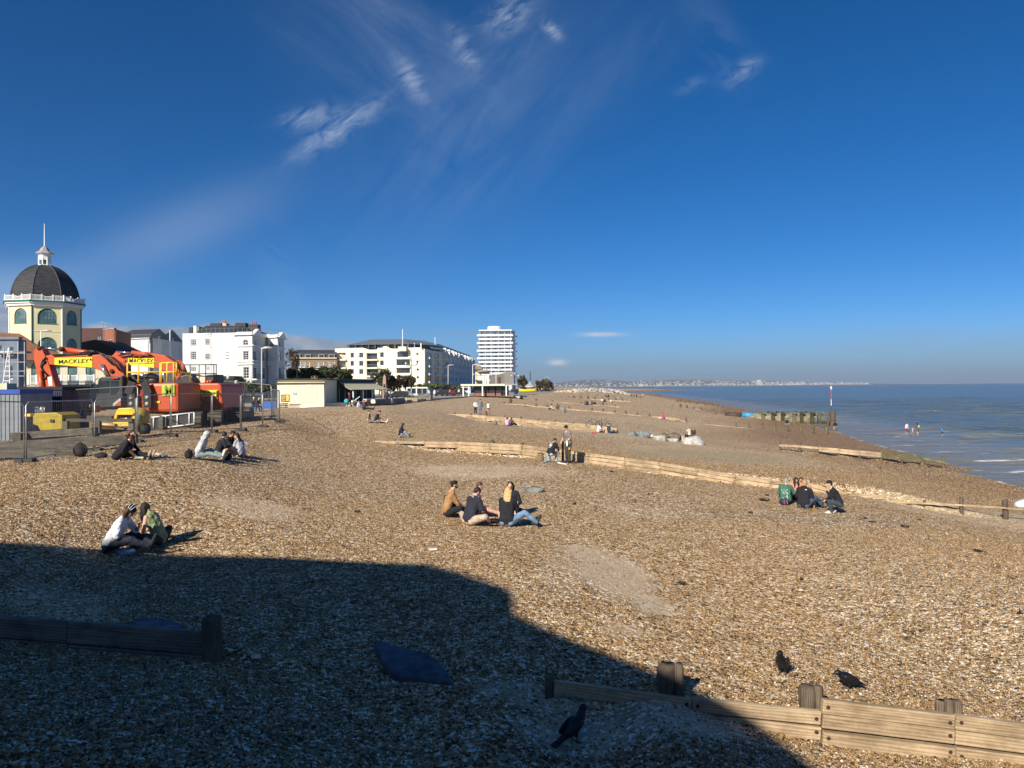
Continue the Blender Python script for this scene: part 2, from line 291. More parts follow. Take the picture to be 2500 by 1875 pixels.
# ================================================================ beach
def shingle_material():
    m = bpy.data.materials.new('shingle_and_sand'); m.use_nodes = True; nt = m.node_tree; N = nt.nodes; L = nt.links; b = N['Principled BSDF']
    g = N.new('ShaderNodeNewGeometry'); pos = g.outputs['Position']
    def vor(s, rnd=1.0, feat='F1'):
        v = N.new('ShaderNodeTexVoronoi'); v.inputs['Scale'].default_value = s; v.inputs['Randomness'].default_value = rnd; v.feature = feat; L.new(pos, v.inputs[0]); return v
    def noi(s, d=6, r=.6):
        n = N.new('ShaderNodeTexNoise'); n.inputs['Scale'].default_value = s; n.inputs['Detail'].default_value = d; n.inputs['Roughness'].default_value = r; L.new(pos, n.inputs[0]); return n.outputs[0]
    def att(a): n = N.new('ShaderNodeAttribute'); n.attribute_name = a; return n.outputs['Fac']
    def ramp(x, st):
        r = N.new('ShaderNodeValToRGB'); e = r.color_ramp.elements
        while len(e) < len(st): e.new(.5)
        for i, (p, c) in enumerate(st): e[i].position = p; e[i].color = (*c, 1)
        L.new(x, r.inputs[0]); return r.outputs[0]
    def mix(f, a, c, bl='MIX'):
        x = N.new('ShaderNodeMix'); x.data_type = 'RGBA'; x.blend_type = bl
        for s, v in (('Factor', f), ('A', a), ('B', c)):
            if isinstance(v, (int, float)): x.inputs[s].default_value = v
            elif isinstance(v, tuple): x.inputs[s].default_value = (*v, 1)
            else: L.new(v, x.inputs[s])
        return x.outputs['Result']
    def m(op, a, c=0.0, clamp=False):
        n = N.new('ShaderNodeMath'); n.operation = op; n.use_clamp = clamp
        for i, v in enumerate((a, c)):
            if isinstance(v, (int, float)): n.inputs[i].default_value = v
            else: L.new(v, n.inputs[i])
        return n.outputs[0]
    pal = [(0, (.07, .045, .026)), (.12, (.20, .123, .06)), (.32, (.37, .237, .12)), (.60, (.49, .33, .175)), (.80, (.62, .465, .29)), (.93, (.80, .68, .50)), (1, (.86, .80, .68))]
    greyp = [(0, (.06, .055, .05)), (.2, (.19, .155, .115)), (.5, (.37, .30, .215)), (.75, (.55, .47, .36)), (.93, (.82, .76, .65)), (1, (.88, .85, .78))]
    v1, v2, v3 = vor(22), vor(9), vor(4.2)
    def rnd(v): s = N.new('ShaderNodeSeparateColor'); L.new(v.outputs['Color'], s.inputs[0]); return s.outputs[0]
    r1, r2, r3 = rnd(v1), rnd(v2), rnd(v3)
    mixr = m('ADD', m('MULTIPLY', r1, .62), m('ADD', m('MULTIPLY', r2, .27), m('MULTIPLY', r3, .11)))
    mixr = m('ADD', m('MULTIPLY', m('SUBTRACT', mixr, .5), 2.0), .5, True)
    peb = ramp(mixr, pal); gre = ramp(mixr, greyp)
    big = noi(.32, 5, .65); fine = noi(1.7, 6, .7)
    coarse = m('ADD', att('coarse'), m('MULTIPLY', m('SUBTRACT', big, .52), 1.6), True)
    col = mix(coarse, peb, gre)
    tint = ramp(big, [(.3, (.92, .82, .68)), (.5, (1, .98, .94)), (.72, (1.0, .88, .70))]); col = mix(.75, col, tint, 'MULTIPLY')
    sandn = noi(60, 4, .8); sandc = ramp(sandn, [(.3, (.47, .355, .23)), (.7, (.66, .52, .36))])
    greys = ramp(sandn, [(.3, (.27, .215, .13)), (.7, (.39, .31, .19))])
    sandf = m('ADD', m('MULTIPLY', att('sand'), m('ADD', fine, .62)), m('MULTIPLY', m('SUBTRACT', noi(.55, 6, .7), .60), 2.2))
    sandf = m('SUBTRACT', sandf, m('MULTIPLY', m('GREATER_THAN', r1, .78), .55), True); 
    sandf = m('MULTIPLY', sandf, .85, True)
    sc_ = mix(m('MULTIPLY', att('grey'), 1.0, True), sandc, greys)
    col = mix(m('MAXIMUM', sandf, m('MULTIPLY', att('grey'), m('SUBTRACT', 1.25, m('MULTIPLY', m('GREATER_THAN', r2, .72), .8)), True)), col, sc_)
    wet = att('wet')
    wcol = mix(1.0, col, (.56, .45, .35), 'MULTIPLY'); col = mix(m('MULTIPLY', wet, m('SUBTRACT', 1.15, m('MULTIPLY', m('GREATER_THAN', r2, .8), .8)), True), col, wcol)
    L.new(col, b.inputs['Base Color'])
    b.inputs['Roughness'].default_value = .78; b.inputs['Specular IOR Level'].default_value = .15
    rg = m('SUBTRACT', .85, m('MULTIPLY', wet, .22)); L.new(rg, b.inputs['Roughness'])
    nosand = m('SUBTRACT', 1.0, m('MULTIPLY', m('MAXIMUM', sandf, att('grey')), .8), True)
    h = m('ADD', m('MULTIPLY', m('SUBTRACT', 1, v1.outputs['Distance']), .020), m('MULTIPLY', m('SUBTRACT', 1, v2.outputs['Distance']), .036))
    h = m('ADD', h, m('MULTIPLY', r1, .012)); h = m('ADD', h, m('MULTIPLY', m('SUBTRACT', 1, v3.outputs['Distance']), .022))
    h = m('ADD', m('MULTIPLY', h, nosand), m('MULTIPLY', sandn, .004)); h = m('ADD', h, m('MULTIPLY', fine, .02))
    bp = N.new('ShaderNodeBump'); bp.inputs['Strength'].default_value = .85; bp.inputs['Distance'].default_value = 1.0; L.new(h, bp.inputs['Height']); L.new(bp.outputs[0], b.inputs['Normal'])
    return bpy.data.materials["shingle_and_sand"]
SHM = shingle_material()
def ellmask(X, Y, specs):                    # soft elliptical patches given by photo column/row centre and half sizes
    o = 0*X
    for (px, py, hw, hh, a, pw) in specs:
        c = G(px, py); e1 = G(px+hw, py); e2 = G(px, py-hh); e3 = G(px, py+hh)
        sx = max(.2, abs(e1.x-c.x)); sy = max(.2, abs(e2.y-e3.y)/2)
        tx, ty = X-c.x-(Y-c.y)*c.x/c.y, Y-c.y
        sl_ = a
        d = (tx/sx)**2+((ty+sl_*tx)/sy)**2
        o = np.maximum(o, np.clip(1.35-d, 0, 1)*pw)
    return o
SAND = [(1500, 1400, 90, 60, .3, 1.2), (1440, 1352, 70, 22, .0, 1.1), (1590, 1475, 50, 26, .0, 1.1), (1520, 1540, 60, 20, 0, .7), (620, 1240, 170, 28, .0, .8), (1370, 1395, 60, 60, .4, .6), (1180, 1150, 220, 18, .15, .85), (1560, 1250, 110, 16, .2, .6), (150, 1480, 200, 50, 0, .7), (2350, 1265, 190, 16, .2, .8),
        (1650, 1740, 200, 60, 0, .95), (1450, 1800, 220, 60, 0, .9), (1300, 1700, 180, 40, 0, .8), (700, 1125, 130, 12, 0, .5), (1670, 1620, 90, 30, 0, .5), (1250, 1240, 120, 10, 0, .4)]
GREY = [(1740, 1112, 190, 18, -.05, .95), (1600, 1065, 150, 12, 0, .8), (1620, 1035, 120, 5, 0, .7), (2400, 1250, 160, 14, .1, .6), (1850, 1045, 120, 7, 0, .35)]
COARSE = [(2350, 1420, 300, 140, .2, .85), (2100, 1270, 260, 22, 0, .7), (2420, 1650, 220, 110, 0, .8), (2250, 1150, 120, 12, 0, .9), (1850, 1130, 150, 14, 0, .6), (400, 1780, 600, 200, 0, .9), (1900, 1850, 500, 60, 0, .7), (150, 1100, 150, 30, 0, .6), (1300, 1080, 150, 12, 0, .5), (2200, 1690, 300, 60, 0, .6)]
def attrs(X, Y, Z):
    wet = np.clip((1.55-Z)/1.0, 0, 1)
    wet = np.maximum(wet*.95, np.clip(1-np.abs(Z-1.35-.1*np.sin(X*.4))/.28, 0, 1)*.35)
    return {'sand': ellmask(X, Y, SAND), 'grey': ellmask(X, Y, GREY), 'coarse': ellmask(X, Y, COARSE), 'wet': wet}
def setattrs(me, d):
    for k, v in d.items():
        a = me.attributes.new(k, 'FLOAT', 'POINT'); a.data.foreach_set('value', np.asarray(v, np.float32).ravel())
def grid_mesh(name, X, Y, Z):
    nr, nc = X.shape; me = bpy.data.meshes.new(name)
    co = np.stack([X, Y, Z], -1).reshape(-1, 3).astype(np.float32)
    i = np.arange((nr-1)*(nc-1)); r, c = i//(nc-1), i % (nc-1); a = r*nc+c
    q = np.stack([a, a+1, a+nc+1, a+nc], 1).astype(np.int32)
    me.vertices.add(len(co)); me.vertices.foreach_set('co', co.ravel())
    me.loops.add(q.size); me.loops.foreach_set('vertex_index', q.ravel())
    me.polygons.add(len(q)); me.polygons.foreach_set('loop_start', np.arange(0, q.size, 4, dtype=np.int32)); me.polygons.foreach_set('loop_total', np.full(len(q), 4, np.int32))
    me.polygons.foreach_set('use_smooth', np.ones(len(q), bool)); me.update(calc_edges=True); return me
def make_beach():
    v = np.concatenate([np.linspace(math.log(1), math.log(60), 620), np.linspace(math.log(60), math.log(7000), 260)[1:]])
    Yr = np.exp(v)+4.0-1-6; Yr = np.sort(Yr); u = np.linspace(-1.35, 1.15, 560)
    Y, U = np.meshgrid(Yr, u, indexing='ij'); X = U*(Y+9)*1.0
    Z = H(X, Y); me = grid_mesh('beach', X, Y, Z); setattrs(me, attrs(X, Y, Z))
    tag(link('beach', me, SHM), kind='structure')
make_beach()
def make_pebbles(n, yf, sc0, dfun, octa, nm):
    y = yf(rng.uniform(0, 1, n)); x = rng.uniform(-.74, .74, n)*(y+.6)
    z = H(x, y); at = attrs(x, y, z); keep = rng.uniform(0, 1, n) > np.clip(at['sand']*.9+at['grey'], 0, .86)
    keep &= rng.uniform(0, 1, n) < dfun(y)
    x, y, z = x[keep], y[keep], z[keep]; co = at['coarse'][keep]; n = len(x)
    v, f = ICO[1] if not octa else ([(1, 0, 0), (0, 1, 0), (-1, 0, 0), (0, -1, 0), (0, 0, 1)], [(0, 1, 4), (1, 2, 4), (2, 3, 4), (3, 0, 4)]); v = np.array(v, np.float32); f = np.array(f, np.int32)
    s = (.0044+.0056*rng.gamma(2.0, .5, n)+.007*co*rng.uniform(0, 1, n))
    s *= 1+.8*(rng.uniform(0, 1, n) > .99)
    s *= sc0(y); fl = rng.uniform(.55, .85, n)*(1.35 if octa else 1); el = rng.uniform(.7, 1.0, n); th = rng.uniform(0, 6.28, n)
    V = v[None]*np.stack([s, s*el, s*fl], 1)[:, None, :]
    V *= 1+rng.uniform(-.16, .16, (n, len(v), 1))
    ti = rng.uniform(-.5, .5, n); Vx, Vy, Vz = V[..., 0], V[..., 1], V[..., 2]
    c, sn = np.cos(ti)[:, None], np.sin(ti)[:, None]; Vx, Vz = Vx*c+Vz*sn, -Vx*sn+Vz*c
    c, sn = np.cos(th)[:, None], np.sin(th)[:, None]; Vx, Vy = Vx*c-Vy*sn, Vx*sn+Vy*c
    V = np.stack([Vx+x[:, None], Vy+y[:, None], Vz+(z+s*fl*.55)[:, None]], -1).reshape(-1, 3).astype(np.float32)
    q = (f[None]+(np.arange(n)*len(v))[:, None, None]).reshape(-1, 3).astype(np.int32)
    me = bpy.data.meshes.new('pebbles'); me.vertices.add(len(V)); me.vertices.foreach_set('co', V.ravel())
    me.loops.add(q.size); me.loops.foreach_set('vertex_index', q.ravel()); me.polygons.add(len(q))
    me.polygons.foreach_set('loop_start', np.arange(0, q.size, 3, dtype=np.int32)); me.polygons.foreach_set('loop_total', np.full(len(q), 3, np.int32))
    me.polygons.foreach_set('use_smooth', np.ones(len(q), bool)); me.update(calc_edges=True)
    if 'pebble_stone' in bpy.data.materials:
        tag(link('shingle', me, bpy.data.materials['pebble_stone']), 'small tan and brown pebbles over the middle of the beach', 'shingle', kind='stuff'); return
    m = bpy.data.materials.new('pebble_stone'); m.use_nodes = True; N = m.node_tree.nodes; L = m.node_tree.links; b = N['Principled BSDF']; b.inputs['Roughness'].default_value = .6; b.inputs['Specular IOR Level'].default_value = .155
    g = N.new('ShaderNodeNewGeometry'); r = N.new('ShaderNodeValToRGB'); r.color_ramp.interpolation = 'LINEAR'; e = r.color_ramp.elements
    st = [(0, (.06, .05, .04)), (.10, (.16, .11, .065)), (.30, (.31, .19, .088)), (.60, (.43, .28, .135)), (.84, (.53, .375, .21)), (.955, (.66, .53, .37)), (.99, (.84, .78, .68)), (1, (.34, .35, .36))]
    while len(e) < len(st): e.new(.5)
    for i, (p, c_) in enumerate(st): e[i].position = p; e[i].color = (*c_, 1)
    L.new(g.outputs['Random Per Island'], r.inputs[0])
    tc = N.new('ShaderNodeTexNoise'); tc.inputs['Scale'].default_value = 45; L.new(g.outputs['Position'], tc.inputs[0])
    mx = N.new('ShaderNodeMix'); mx.data_type = 'RGBA'; mx.blend_type = 'MULTIPLY'; mx.inputs['Factor'].default_value = .6; L.new(r.outputs[0], mx.inputs['A']); L.new(tc.outputs[0], mx.inputs['B'])
    hs = N.new('ShaderNodeHueSaturation'); hs.inputs['Value'].default_value = 1.16; hs.inputs['Saturation'].default_value = 1.04; L.new(mx.outputs['Result'], hs.inputs['Color']); L.new(hs.outputs[0], b.inputs['Base Color'])
    tag(link('shingle', me, m), 'loose tan, brown and white pebbles covering the near beach', 'shingle', kind='stuff')
make_pebbles(520000, lambda q: q**.75*19+5.2, lambda y: 1.0, lambda y: np.clip(1.15-(y-5)/26, .2, 1)*.78, False, 'near')
make_pebbles(900000, lambda q: 16+q**.8*52, lambda y: 1.0+(y-16)*.020, lambda y: np.clip((y-15)/10, 0, 1)*np.clip((70-y)/30, 0, 1)*.8, True, 'mid')
# ================================================================ sea
def make_sea():
    m = bpy.data.materials.new('sea_water'); m.use_nodes = True; nt = m.node_tree; N = nt.nodes; L = nt.links; b = N['Principled BSDF']
    g = N.new('ShaderNodeNewGeometry')
    a = N.new('ShaderNodeAttribute'); a.attribute_name = 'shallow'
    n0 = N.new('ShaderNodeTexNoise'); n0.inputs['Scale'].default_value = .05; n0.inputs['Detail'].default_value = 4
    mp = N.new('ShaderNodeMapping'); mp.inputs['Rotation'].default_value = (0, 0, R(-14)); mp.inputs['Scale'].default_value = (.35, 1, 1); L.new(g.outputs['Position'], mp.inputs[0]); L.new(mp.outputs[0], n0.inputs[0])
    ad = N.new('ShaderNodeMath'); ad.operation = 'MULTIPLY_ADD'; L.new(n0.outputs[0], ad.inputs[0]); ad.inputs[1].default_value = .5; ad.inputs[2].default_value = -.25
    a2 = N.new('ShaderNodeMath'); a2.operation = 'ADD'; a2.use_clamp = True; L.new(ad.outputs[0], a2.inputs[0]); L.new(a.outputs['Fac'], a2.inputs[1])
    r = N.new('ShaderNodeValToRGB'); e = r.color_ramp.elements; e[0].position = 0; e[0].color = (.10, .135, .155, 1); e[1].position = 1; e[1].color = (.19, .155, .10, 1)
    x = e.new(.45); x.color = (.18, .185, .175, 1); L.new(a2.outputs[0], r.inputs[0])
    # foam
    vf = N.new('ShaderNodeTexNoise'); vf.inputs['Scale'].default_value = .55; vf.inputs['Detail'].default_value = 9; vf.inputs['Roughness'].default_value = .68
    mp2 = N.new('ShaderNodeMapping'); mp2.inputs['Rotation'].default_value = (0, 0, R(12)); mp2.inputs['Scale'].default_value = (.28, 1.6, 1); L.new(g.outputs['Position'], mp2.inputs[0]); L.new(mp2.outputs[0], vf.inputs[0])
    at = N.new('ShaderNodeAttribute'); at.attribute_name = 'foam'
    fm = N.new('ShaderNodeMath'); fm.operation = 'MULTIPLY_ADD'; L.new(at.outputs['Fac'], fm.inputs[0]); fm.inputs[1].default_value = .19; L.new(vf.outputs[0], fm.inputs[2])
    fr = N.new('ShaderNodeMapRange'); fr.inputs[1].default_value = .665; fr.inputs[2].default_value = .73; L.new(fm.outputs[0], fr.inputs[0])
    mx = N.new('ShaderNodeMix'); mx.data_type = 'RGBA'; L.new(fr.outputs[0], mx.inputs['Factor']); L.new(r.outputs[0], mx.inputs['A']); mx.inputs['B'].default_value = (.75, .77, .77, 1)
    L.new(mx.outputs['Result'], b.inputs['Base Color']); b.inputs['IOR'].default_value = 1.33; b.inputs['Specular IOR Level'].default_value = .36
    rr = N.new('ShaderNodeMath'); rr.operation = 'MULTIPLY_ADD'; L.new(fr.outputs[0], rr.inputs[0]); rr.inputs[1].default_value = .5; rr.inputs[2].default_value = .24; L.new(rr.outputs[0], b.inputs['Roughness'])
    hs = None
    for s, sx, sy, w, ang in ((.10, .35, 1.0, 2.2, 12), (.45, .35, 1.2, .9, 16), (1.6, .5, 1.2, .30, 8), (6, .8, 1.1, .06, 0)):
        q0 = N.new('ShaderNodeMapping'); q0.inputs['Rotation'].default_value = (0, 0, R(ang)); L.new(g.outputs['Position'], q0.inputs[0]); q = N.new('ShaderNodeMapping'); q.inputs['Scale'].default_value = (sx, sy, 1); L.new(q0.outputs[0], q.inputs[0])
        t = N.new('ShaderNodeTexNoise'); t.inputs['Scale'].default_value = s; t.inputs['Detail'].default_value = 4; t.inputs['Distortion'].default_value = .4; L.new(q.outputs[0], t.inputs[0])
        k = N.new('ShaderNodeMath'); k.operation = 'MULTIPLY'; k.inputs[1].default_value = w; L.new(t.outputs[0], k.inputs[0])
        if hs is None: hs = k.outputs[0]
        else:
            j = N.new('ShaderNodeMath'); L.new(hs, j.inputs[0]); L.new(k.outputs[0], j.inputs[1]); hs = j.outputs[0]
    bp = N.new('ShaderNodeBump'); bp.inputs['Strength'].default_value = .75; bp.inputs['Distance'].default_value = 1.0; L.new(hs, bp.inputs['Height']); L.new(bp.outputs[0], b.inputs['Normal'])
    Yr = np.exp(np.concatenate([np.linspace(math.log(20), math.log(400), 520), np.linspace(math.log(400), math.log(30000), 120)[1:]])); u = np.linspace(0, 1.9, 420)
    Y, U = np.meshgrid(Yr, u, indexing='ij'); X = U*Y*1.0+3
    hb = H(X, np.minimum(Y, 5000)); far = np.clip((Y-700)/600, 0, 1); hb = np.where(Y > 1500, -2, hb)
    dp = np.clip(-hb, 0, 3); sh = np.clip(1.0-dp/1.25, 0, 1)
    ph = (Y*.55+X*.12)*2*np.pi/5.2+1.5*np.sin(X*.08+Y*.02)+.9*np.sin(X*.23)
    amp = np.clip(dp/.25, 0, 1)*np.exp(-np.maximum(Y-60, 0)/160)
    crest = np.maximum(np.sin(ph), 0)**3
    r2 = np.random.default_rng(3); Z = .06*amp*crest*(.6+.4*np.sin(X*.11+2)); A2 = np.clip(dp/1.2, 0, 1)
    for _ in range(26):                      # choppy wind waves of many lengths, crests roughly parallel to the shore
        lam = 1.6*2.0**r2.uniform(0, 3.6); th = R(r2.normal(20, 30)); kx, ky = 2*np.pi/lam*np.sin(th), 2*np.pi/lam*np.cos(th)
        vis = np.clip(1.3-(np.hypot(X, Y)*.0058*3/lam), 0, 1); Z += A2*vis*.0125*lam**.82*np.sin(kx*X+ky*Y+r2.uniform(0, 6.28)+.6*np.sin(X*.03+Y*.017))
    foam = amp*crest*np.clip(1.3-dp/1.0, 0, 1)+np.clip(1-dp/.06, 0, 1)*.9
    me = grid_mesh('sea', X, Y, Z); setattrs(me, {'shallow': sh, 'foam': foam}); tag(link('sea', me, m), kind='structure')
make_sea()
# ================================================================ promenade, road, town ground
asph = mat('asphalt', (.055, .055, .058), rough=.9, var=.25, bump=.2, bscale=40)
pavm = mat('pavement_slabs', (.30, .28, .25), rough=.85, var=.15, scale=.7)
conc = mat('sea_wall_concrete', (.42, .40, .34), rough=.85, var=.15, scale=1.2)
creamw = mat('cream_render', (.78, .72, .52), rough=.75, var=.05, scale=.6)
EDGE = [(-95, 92), (-62, 97)] + [(P(a, b, d).x, d) for a, b, d in ((600, 990, 101), (715, 990, 103), (870, 985, 110), (960, 985, 119), (1060, 975, 141), (1150, 966, 172.5), (1300, 960, 203), (1340, 955, 260), (1365, 950, 400), (1375, 948, 800))]
def prom():
    b = MB(); poly = [(x, y, 5.52) for x, y in EDGE]+[(-20, 1500, 5.52), (-800, 1500, 5.52), (-400, 92, 5.52)]
    b.prism(poly, (0, 0, -1.4)); tag(b.build('promenade', pavm), kind='structure')
    b = MB(); L = [(-100, 108), (-63, 112), (-42, 124), (-30, 146), (-25, 190), (-19, 260), (-10, 420), (6, 800)]; Rr = [(x-10, y+7) for x, y in L]
    n = len(L); b.add([(x, y, 5.526) for x, y in L]+[(x, y, 5.526) for x, y in Rr], [(i, i+1, n+i+1, n+i) for i in range(n-1)]); tag(b.build('road', asph), kind='structure')
prom()
# ================================================================ pier behind the viewer (its shadow lies over the near beach)
def pier():
    t = thing('shadow_pavilion', 'unseen cream theatre on the pier behind the viewer, roof shaped to cast the beach shadow', 'pavilion', (-14, -12, 5.9))
    edge = [(0, 1326), (300, 1344), (480, 1357), (800, 1368), (1050, 1378), (1130, 1400), (1200, 1424), (1243, 1438), (1256, 1452), (1250, 1468), (1234, 1486), (1300, 1520), (1400, 1562), (1550, 1620), (1700, 1684), (1840, 1762), (1990, 1875)]
    prof = []                                # roof line shaped from the beach shadow's edge, so the unseen building casts it
    for e in edge:
        g = G(*e); prof.append((g.x-(g.y+4)*math.tan(R(SUN_AZ)), g.z+(g.y+4)/math.cos(R(SUN_AZ))*math.tan(R(SUN_EL))))
    x0, z0 = prof[0]; prof = [(-75, 5.9), (-75, z0), (x0-.5, z0)]+prof; x1, z1 = prof[-1]; prof += [(x1+2.2, z1-1.6), (x1+2.2, 5.9)]
    b = MB(t.location); b.prism([(x, -4, z) for x, z in prof], (0, -22, 0)); b.build('wall', creamw, t)
    b = MB(t.location); b.prism([(x, -4.25, z-.2) for x, z in prof[1:8]]+[(x, -4.25, z-.5) for x, z in prof[1:8][::-1]], (0, .3, 0)); b.build('cornice', whitep, t)
    for x in range(-70, -14, 6):
        b = MB(t.location); b.bb(x, x+2.4, -4.02, -3.96, 8, 12); f = b.build('window', whitep, t); b = MB(t.location); b.bb(x+.15, x+2.25, -3.97, -3.93, 8.15, 11.85); b.build('pane', glass, f)
    b = MB(); b.bb(-80, 70, -40, .35, 5.6, 5.9); tag(b.build('pier_deck', WOODGR), kind='structure')
pier()
# ================================================================ groynes
def lerp(pr, x):
    if x <= pr[0][0]: return pr[0][1]
    for (a, b), (c, d) in zip(pr, pr[1:]):
        if x <= c: return b+(d-b)*(x-a)/(c-a)
    return pr[-1][1]
rust = mat('rusty_iron', (.05, .022, .012), rough=.9, var=.4)
BOLT = [None]
def groyne(key, prof, joints, posts, label, courses=3, h=.21, mats_=None, th=.09, pr=.13, bolts=True, group=None, boards=True, gap=.02):
    mid = joints[len(joints)//2]; ox, oy = gpx(key, mid); oz = P(mid, lerp(prof, mid), oy).z
    t = thing('timber_groyne', label, 'groyne', (ox, oy, oz), 0, 'timber groynes running down the beach to the sea')
    def pt(px):
        x, y = gpx(key, px); return Vector((x, y, P(px, lerp(prof, px), y).z))
    nb = [0]; s = GA[key][1]; nx, ny = s/math.sqrt(1+s*s), -1/math.sqrt(1+s*s)   # towards the viewer
    for i, (a, b_) in enumerate(zip(joints, joints[1:])):
        A, B = pt(a+.01), pt(b_-.01); mm = mats_(i, (a+b_)/2) if mats_ else WOOD
        for k in range(courses if isinstance(courses, int) else courses[i]):
            jz = random.uniform(-.012, .012); d = Vector((0, 0, -h*k-h/2+jz))
            off = Vector((nx, ny, 0))*random.uniform(0, .012); t1 = (B-A).normalized()*.006
            L = (B-A).length; o = MB((A+B)/2+d+off); m = o.beam(A+d+off+t1, B+d+off-t1, th, h-gap)
            # local x along the plank so that the grain runs with it
            me = m.mesh('plank'); ang = math.atan2(B.y-A.y, B.x-A.x); tilt = math.atan2(B.z-A.z, math.hypot(B.x-A.x, B.y-A.y))
            Mx = Matrix.Rotation(ang, 4, 'Z') @ Matrix.Rotation(-tilt, 4, 'Y'); me.transform(Mx.inverted())
            ob = link('plank', me, mm, t); ob.matrix_local = Matrix.Translation((A+B)/2+d+off-t.location) @ Mx
            if oy < 50: soften(ob, .012, 2)
        if bolts:
            for (E, w_) in ((A, .07), (B, -.07)):
                for k in range(courses if isinstance(courses, int) else courses[i]):
                    nb[0] += 1
                    if random.random() < .2 or nb[0] > 95: continue
                    c = E+(B-A).normalized()*w_+Vector((nx, ny, 0))*(th/2+.012)+Vector((0, 0, -h*k-h*random.uniform(.3, .7)))
                    if BOLT[0] is None: BOLT[0] = MB().ell((0, 0, 0), (.028, .02, .028), 1).mesh('bolt')
                    o_ = link('bolt', BOLT[0], rust, t) if not BOLT[0].materials else link('bolt', BOLT[0], None, t); o_.location = c-t.location
    for pspec in posts:
        px, ptop, w = pspec[:3]; back = pspec[3] if len(pspec) > 3 else 1
        x, y = gpx(key, px); r = w/2*y/F; r = max(r, .06); y2 = y+(th/2+r)*back*1.05; x += (th/2+r)*back*(-nx)*.9
        top = P(px, ptop, y2); zb = min(Hf(x, y2), top.z-.3)-.5; q = MB(t.location)
        vs = [(x, y2, zb), (x+r*.05, y2, (zb+top.z)/2), (x, y2, top.z-r*.5), (x, y2, top.z)]
        q.tube(vs, [r, r*1.02, r*.98, r*.86], 14)
        for v_i in range(len(q.v)):
            v = q.v[v_i]; q.v[v_i] = (v[0]+random.uniform(-.08, .08)*r, v[1]+random.uniform(-.08, .08)*r, v[2]+(random.uniform(-.35, .1)*r if v[2] > top.z-t.location.z-r*.2 else 0))
        q.build('post', WOODZ if y < 60 or px < 1750 else WOODG, t, True)
    return t
g1a = groyne('near', [(-60, 1496), (190, 1516), (515, 1542)], [-60, 165, 498], [(517, 1503, 46, -.2)], 'low grey plank groyne in shade at the lower left ending at a stubby post', courses=[2, 2], h=.30, mats_=lambda i, x: WOODGR, bolts=False)
g1b = groyne('near', [(955, 1668), (1340, 1697)], [955, 1150, 1340], [(1334, 1648, 14, .2), (1046, 1646, 16)], 'mostly buried plank in shade beside the dark blue rock slab', courses=1, h=.09, mats_=lambda i, x: WOODGR)
g1c = groyne('near', [(1345, 1657), (1400, 1664), (1580, 1690), (1700, 1705), (1995, 1734)], [1345, 1680, 1994], [(1625, 1620, 46), (1655, 1619, 20), (1976, 1673, 44), (1998, 1673, 22)], 'sunlit near groyne boards running from the shadow to the post, two planks high', courses=[1, 2], h=.19)
g1d = groyne('near', [(1995, 1702), (2290, 1737), (2330, 1742), (2600, 1782)], [1996, 2318, 2640], [(2297, 1708, 18), (2320, 1706, 26), (2340, 1709, 16)], 'pale wavy grained three plank groyne in the lower right corner', courses=3, h=.2)
MP = [(840, 1076), (950, 1076), (1113, 1078), (1270, 1085), (1406, 1102), (1523, 1117), (1609, 1128), (1750, 1151), (1840, 1168), (1972, 1179), (1973, 1191), (2058, 1202), (2160, 1210), (2161, 1222), (2345, 1231), (2453, 1238), (2580, 1244)]
g2 = groyne('mid', MP, [915, 970, 1036, 1115, 1195, 1272, 1354, 1437, 1523, 1609, 1700, 1794, 1882, 1972, 2065, 2160],
            [(1197, 1075, 12), (960, 1072, 6), (1355, 1098, 8), (1609, 1124, 5), (1273, 1081, 6), (1115, 1075, 5)],
            'long pale plank groyne crossing the middle of the beach behind the standing man', courses=[1, 1, 2, 3, 3, 4, 4, 4, 4, 3, 3, 3, 2, 2, 1], h=.19)
groyne('mid', MP, [2161, 2250, 2345, 2453, 2580], [(2255, 1221, 6), (2345, 1214, 9), (2453, 1219, 13)], 'buried tail of the long groyne with three stubby posts at the right edge', courses=1, h=.10, bolts=False, th=.07)
groyne('g3', [(1050, 1009), (1148, 1012), (1235, 1018), (1313, 1026), (1396, 1033), (1445, 1037), (1505, 1046)], [1050, 1100, 1148, 1187, 1230, 1270, 1313, 1355, 1398, 1440, 1505],
       [(1108, 1007, 4), (1148, 1009, 4), (1187, 1010, 4), (1230, 1014, 5), (1270, 1017, 5), (1313, 1022, 4), (1355, 1025, 4), (1398, 1031, 6), (1440, 1034, 4)], 'pale three plank groyne with dark post tops behind the two girls in pink', courses=[1, 2, 3, 3, 4, 4, 4, 4, 4, 4], h=.2)
groyne('g3', [(1895, 1084), (1950, 1087), (2047, 1095), (2180, 1108), (2250, 1115), (2252, 1122), (2308, 1127)], [1900, 1951, 1997, 2047, 2097, 2150, 2200, 2250, 2307],
       [(1903, 1078, 5), (1951, 1082, 6), (1997, 1087, 4), (2047, 1090, 6), (2097, 1094, 5), (2150, 1099, 5), (2200, 1104, 5), (2250, 1110, 9), (2302, 1114, 7)], 'groyne boards turning green with algae at the water, nearest the waders', courses=[1, 1, 2, 2, 2, 2, 2, 1], h=.22, mats_=lambda i, x: WOODG if i >= 5 else WOOD)
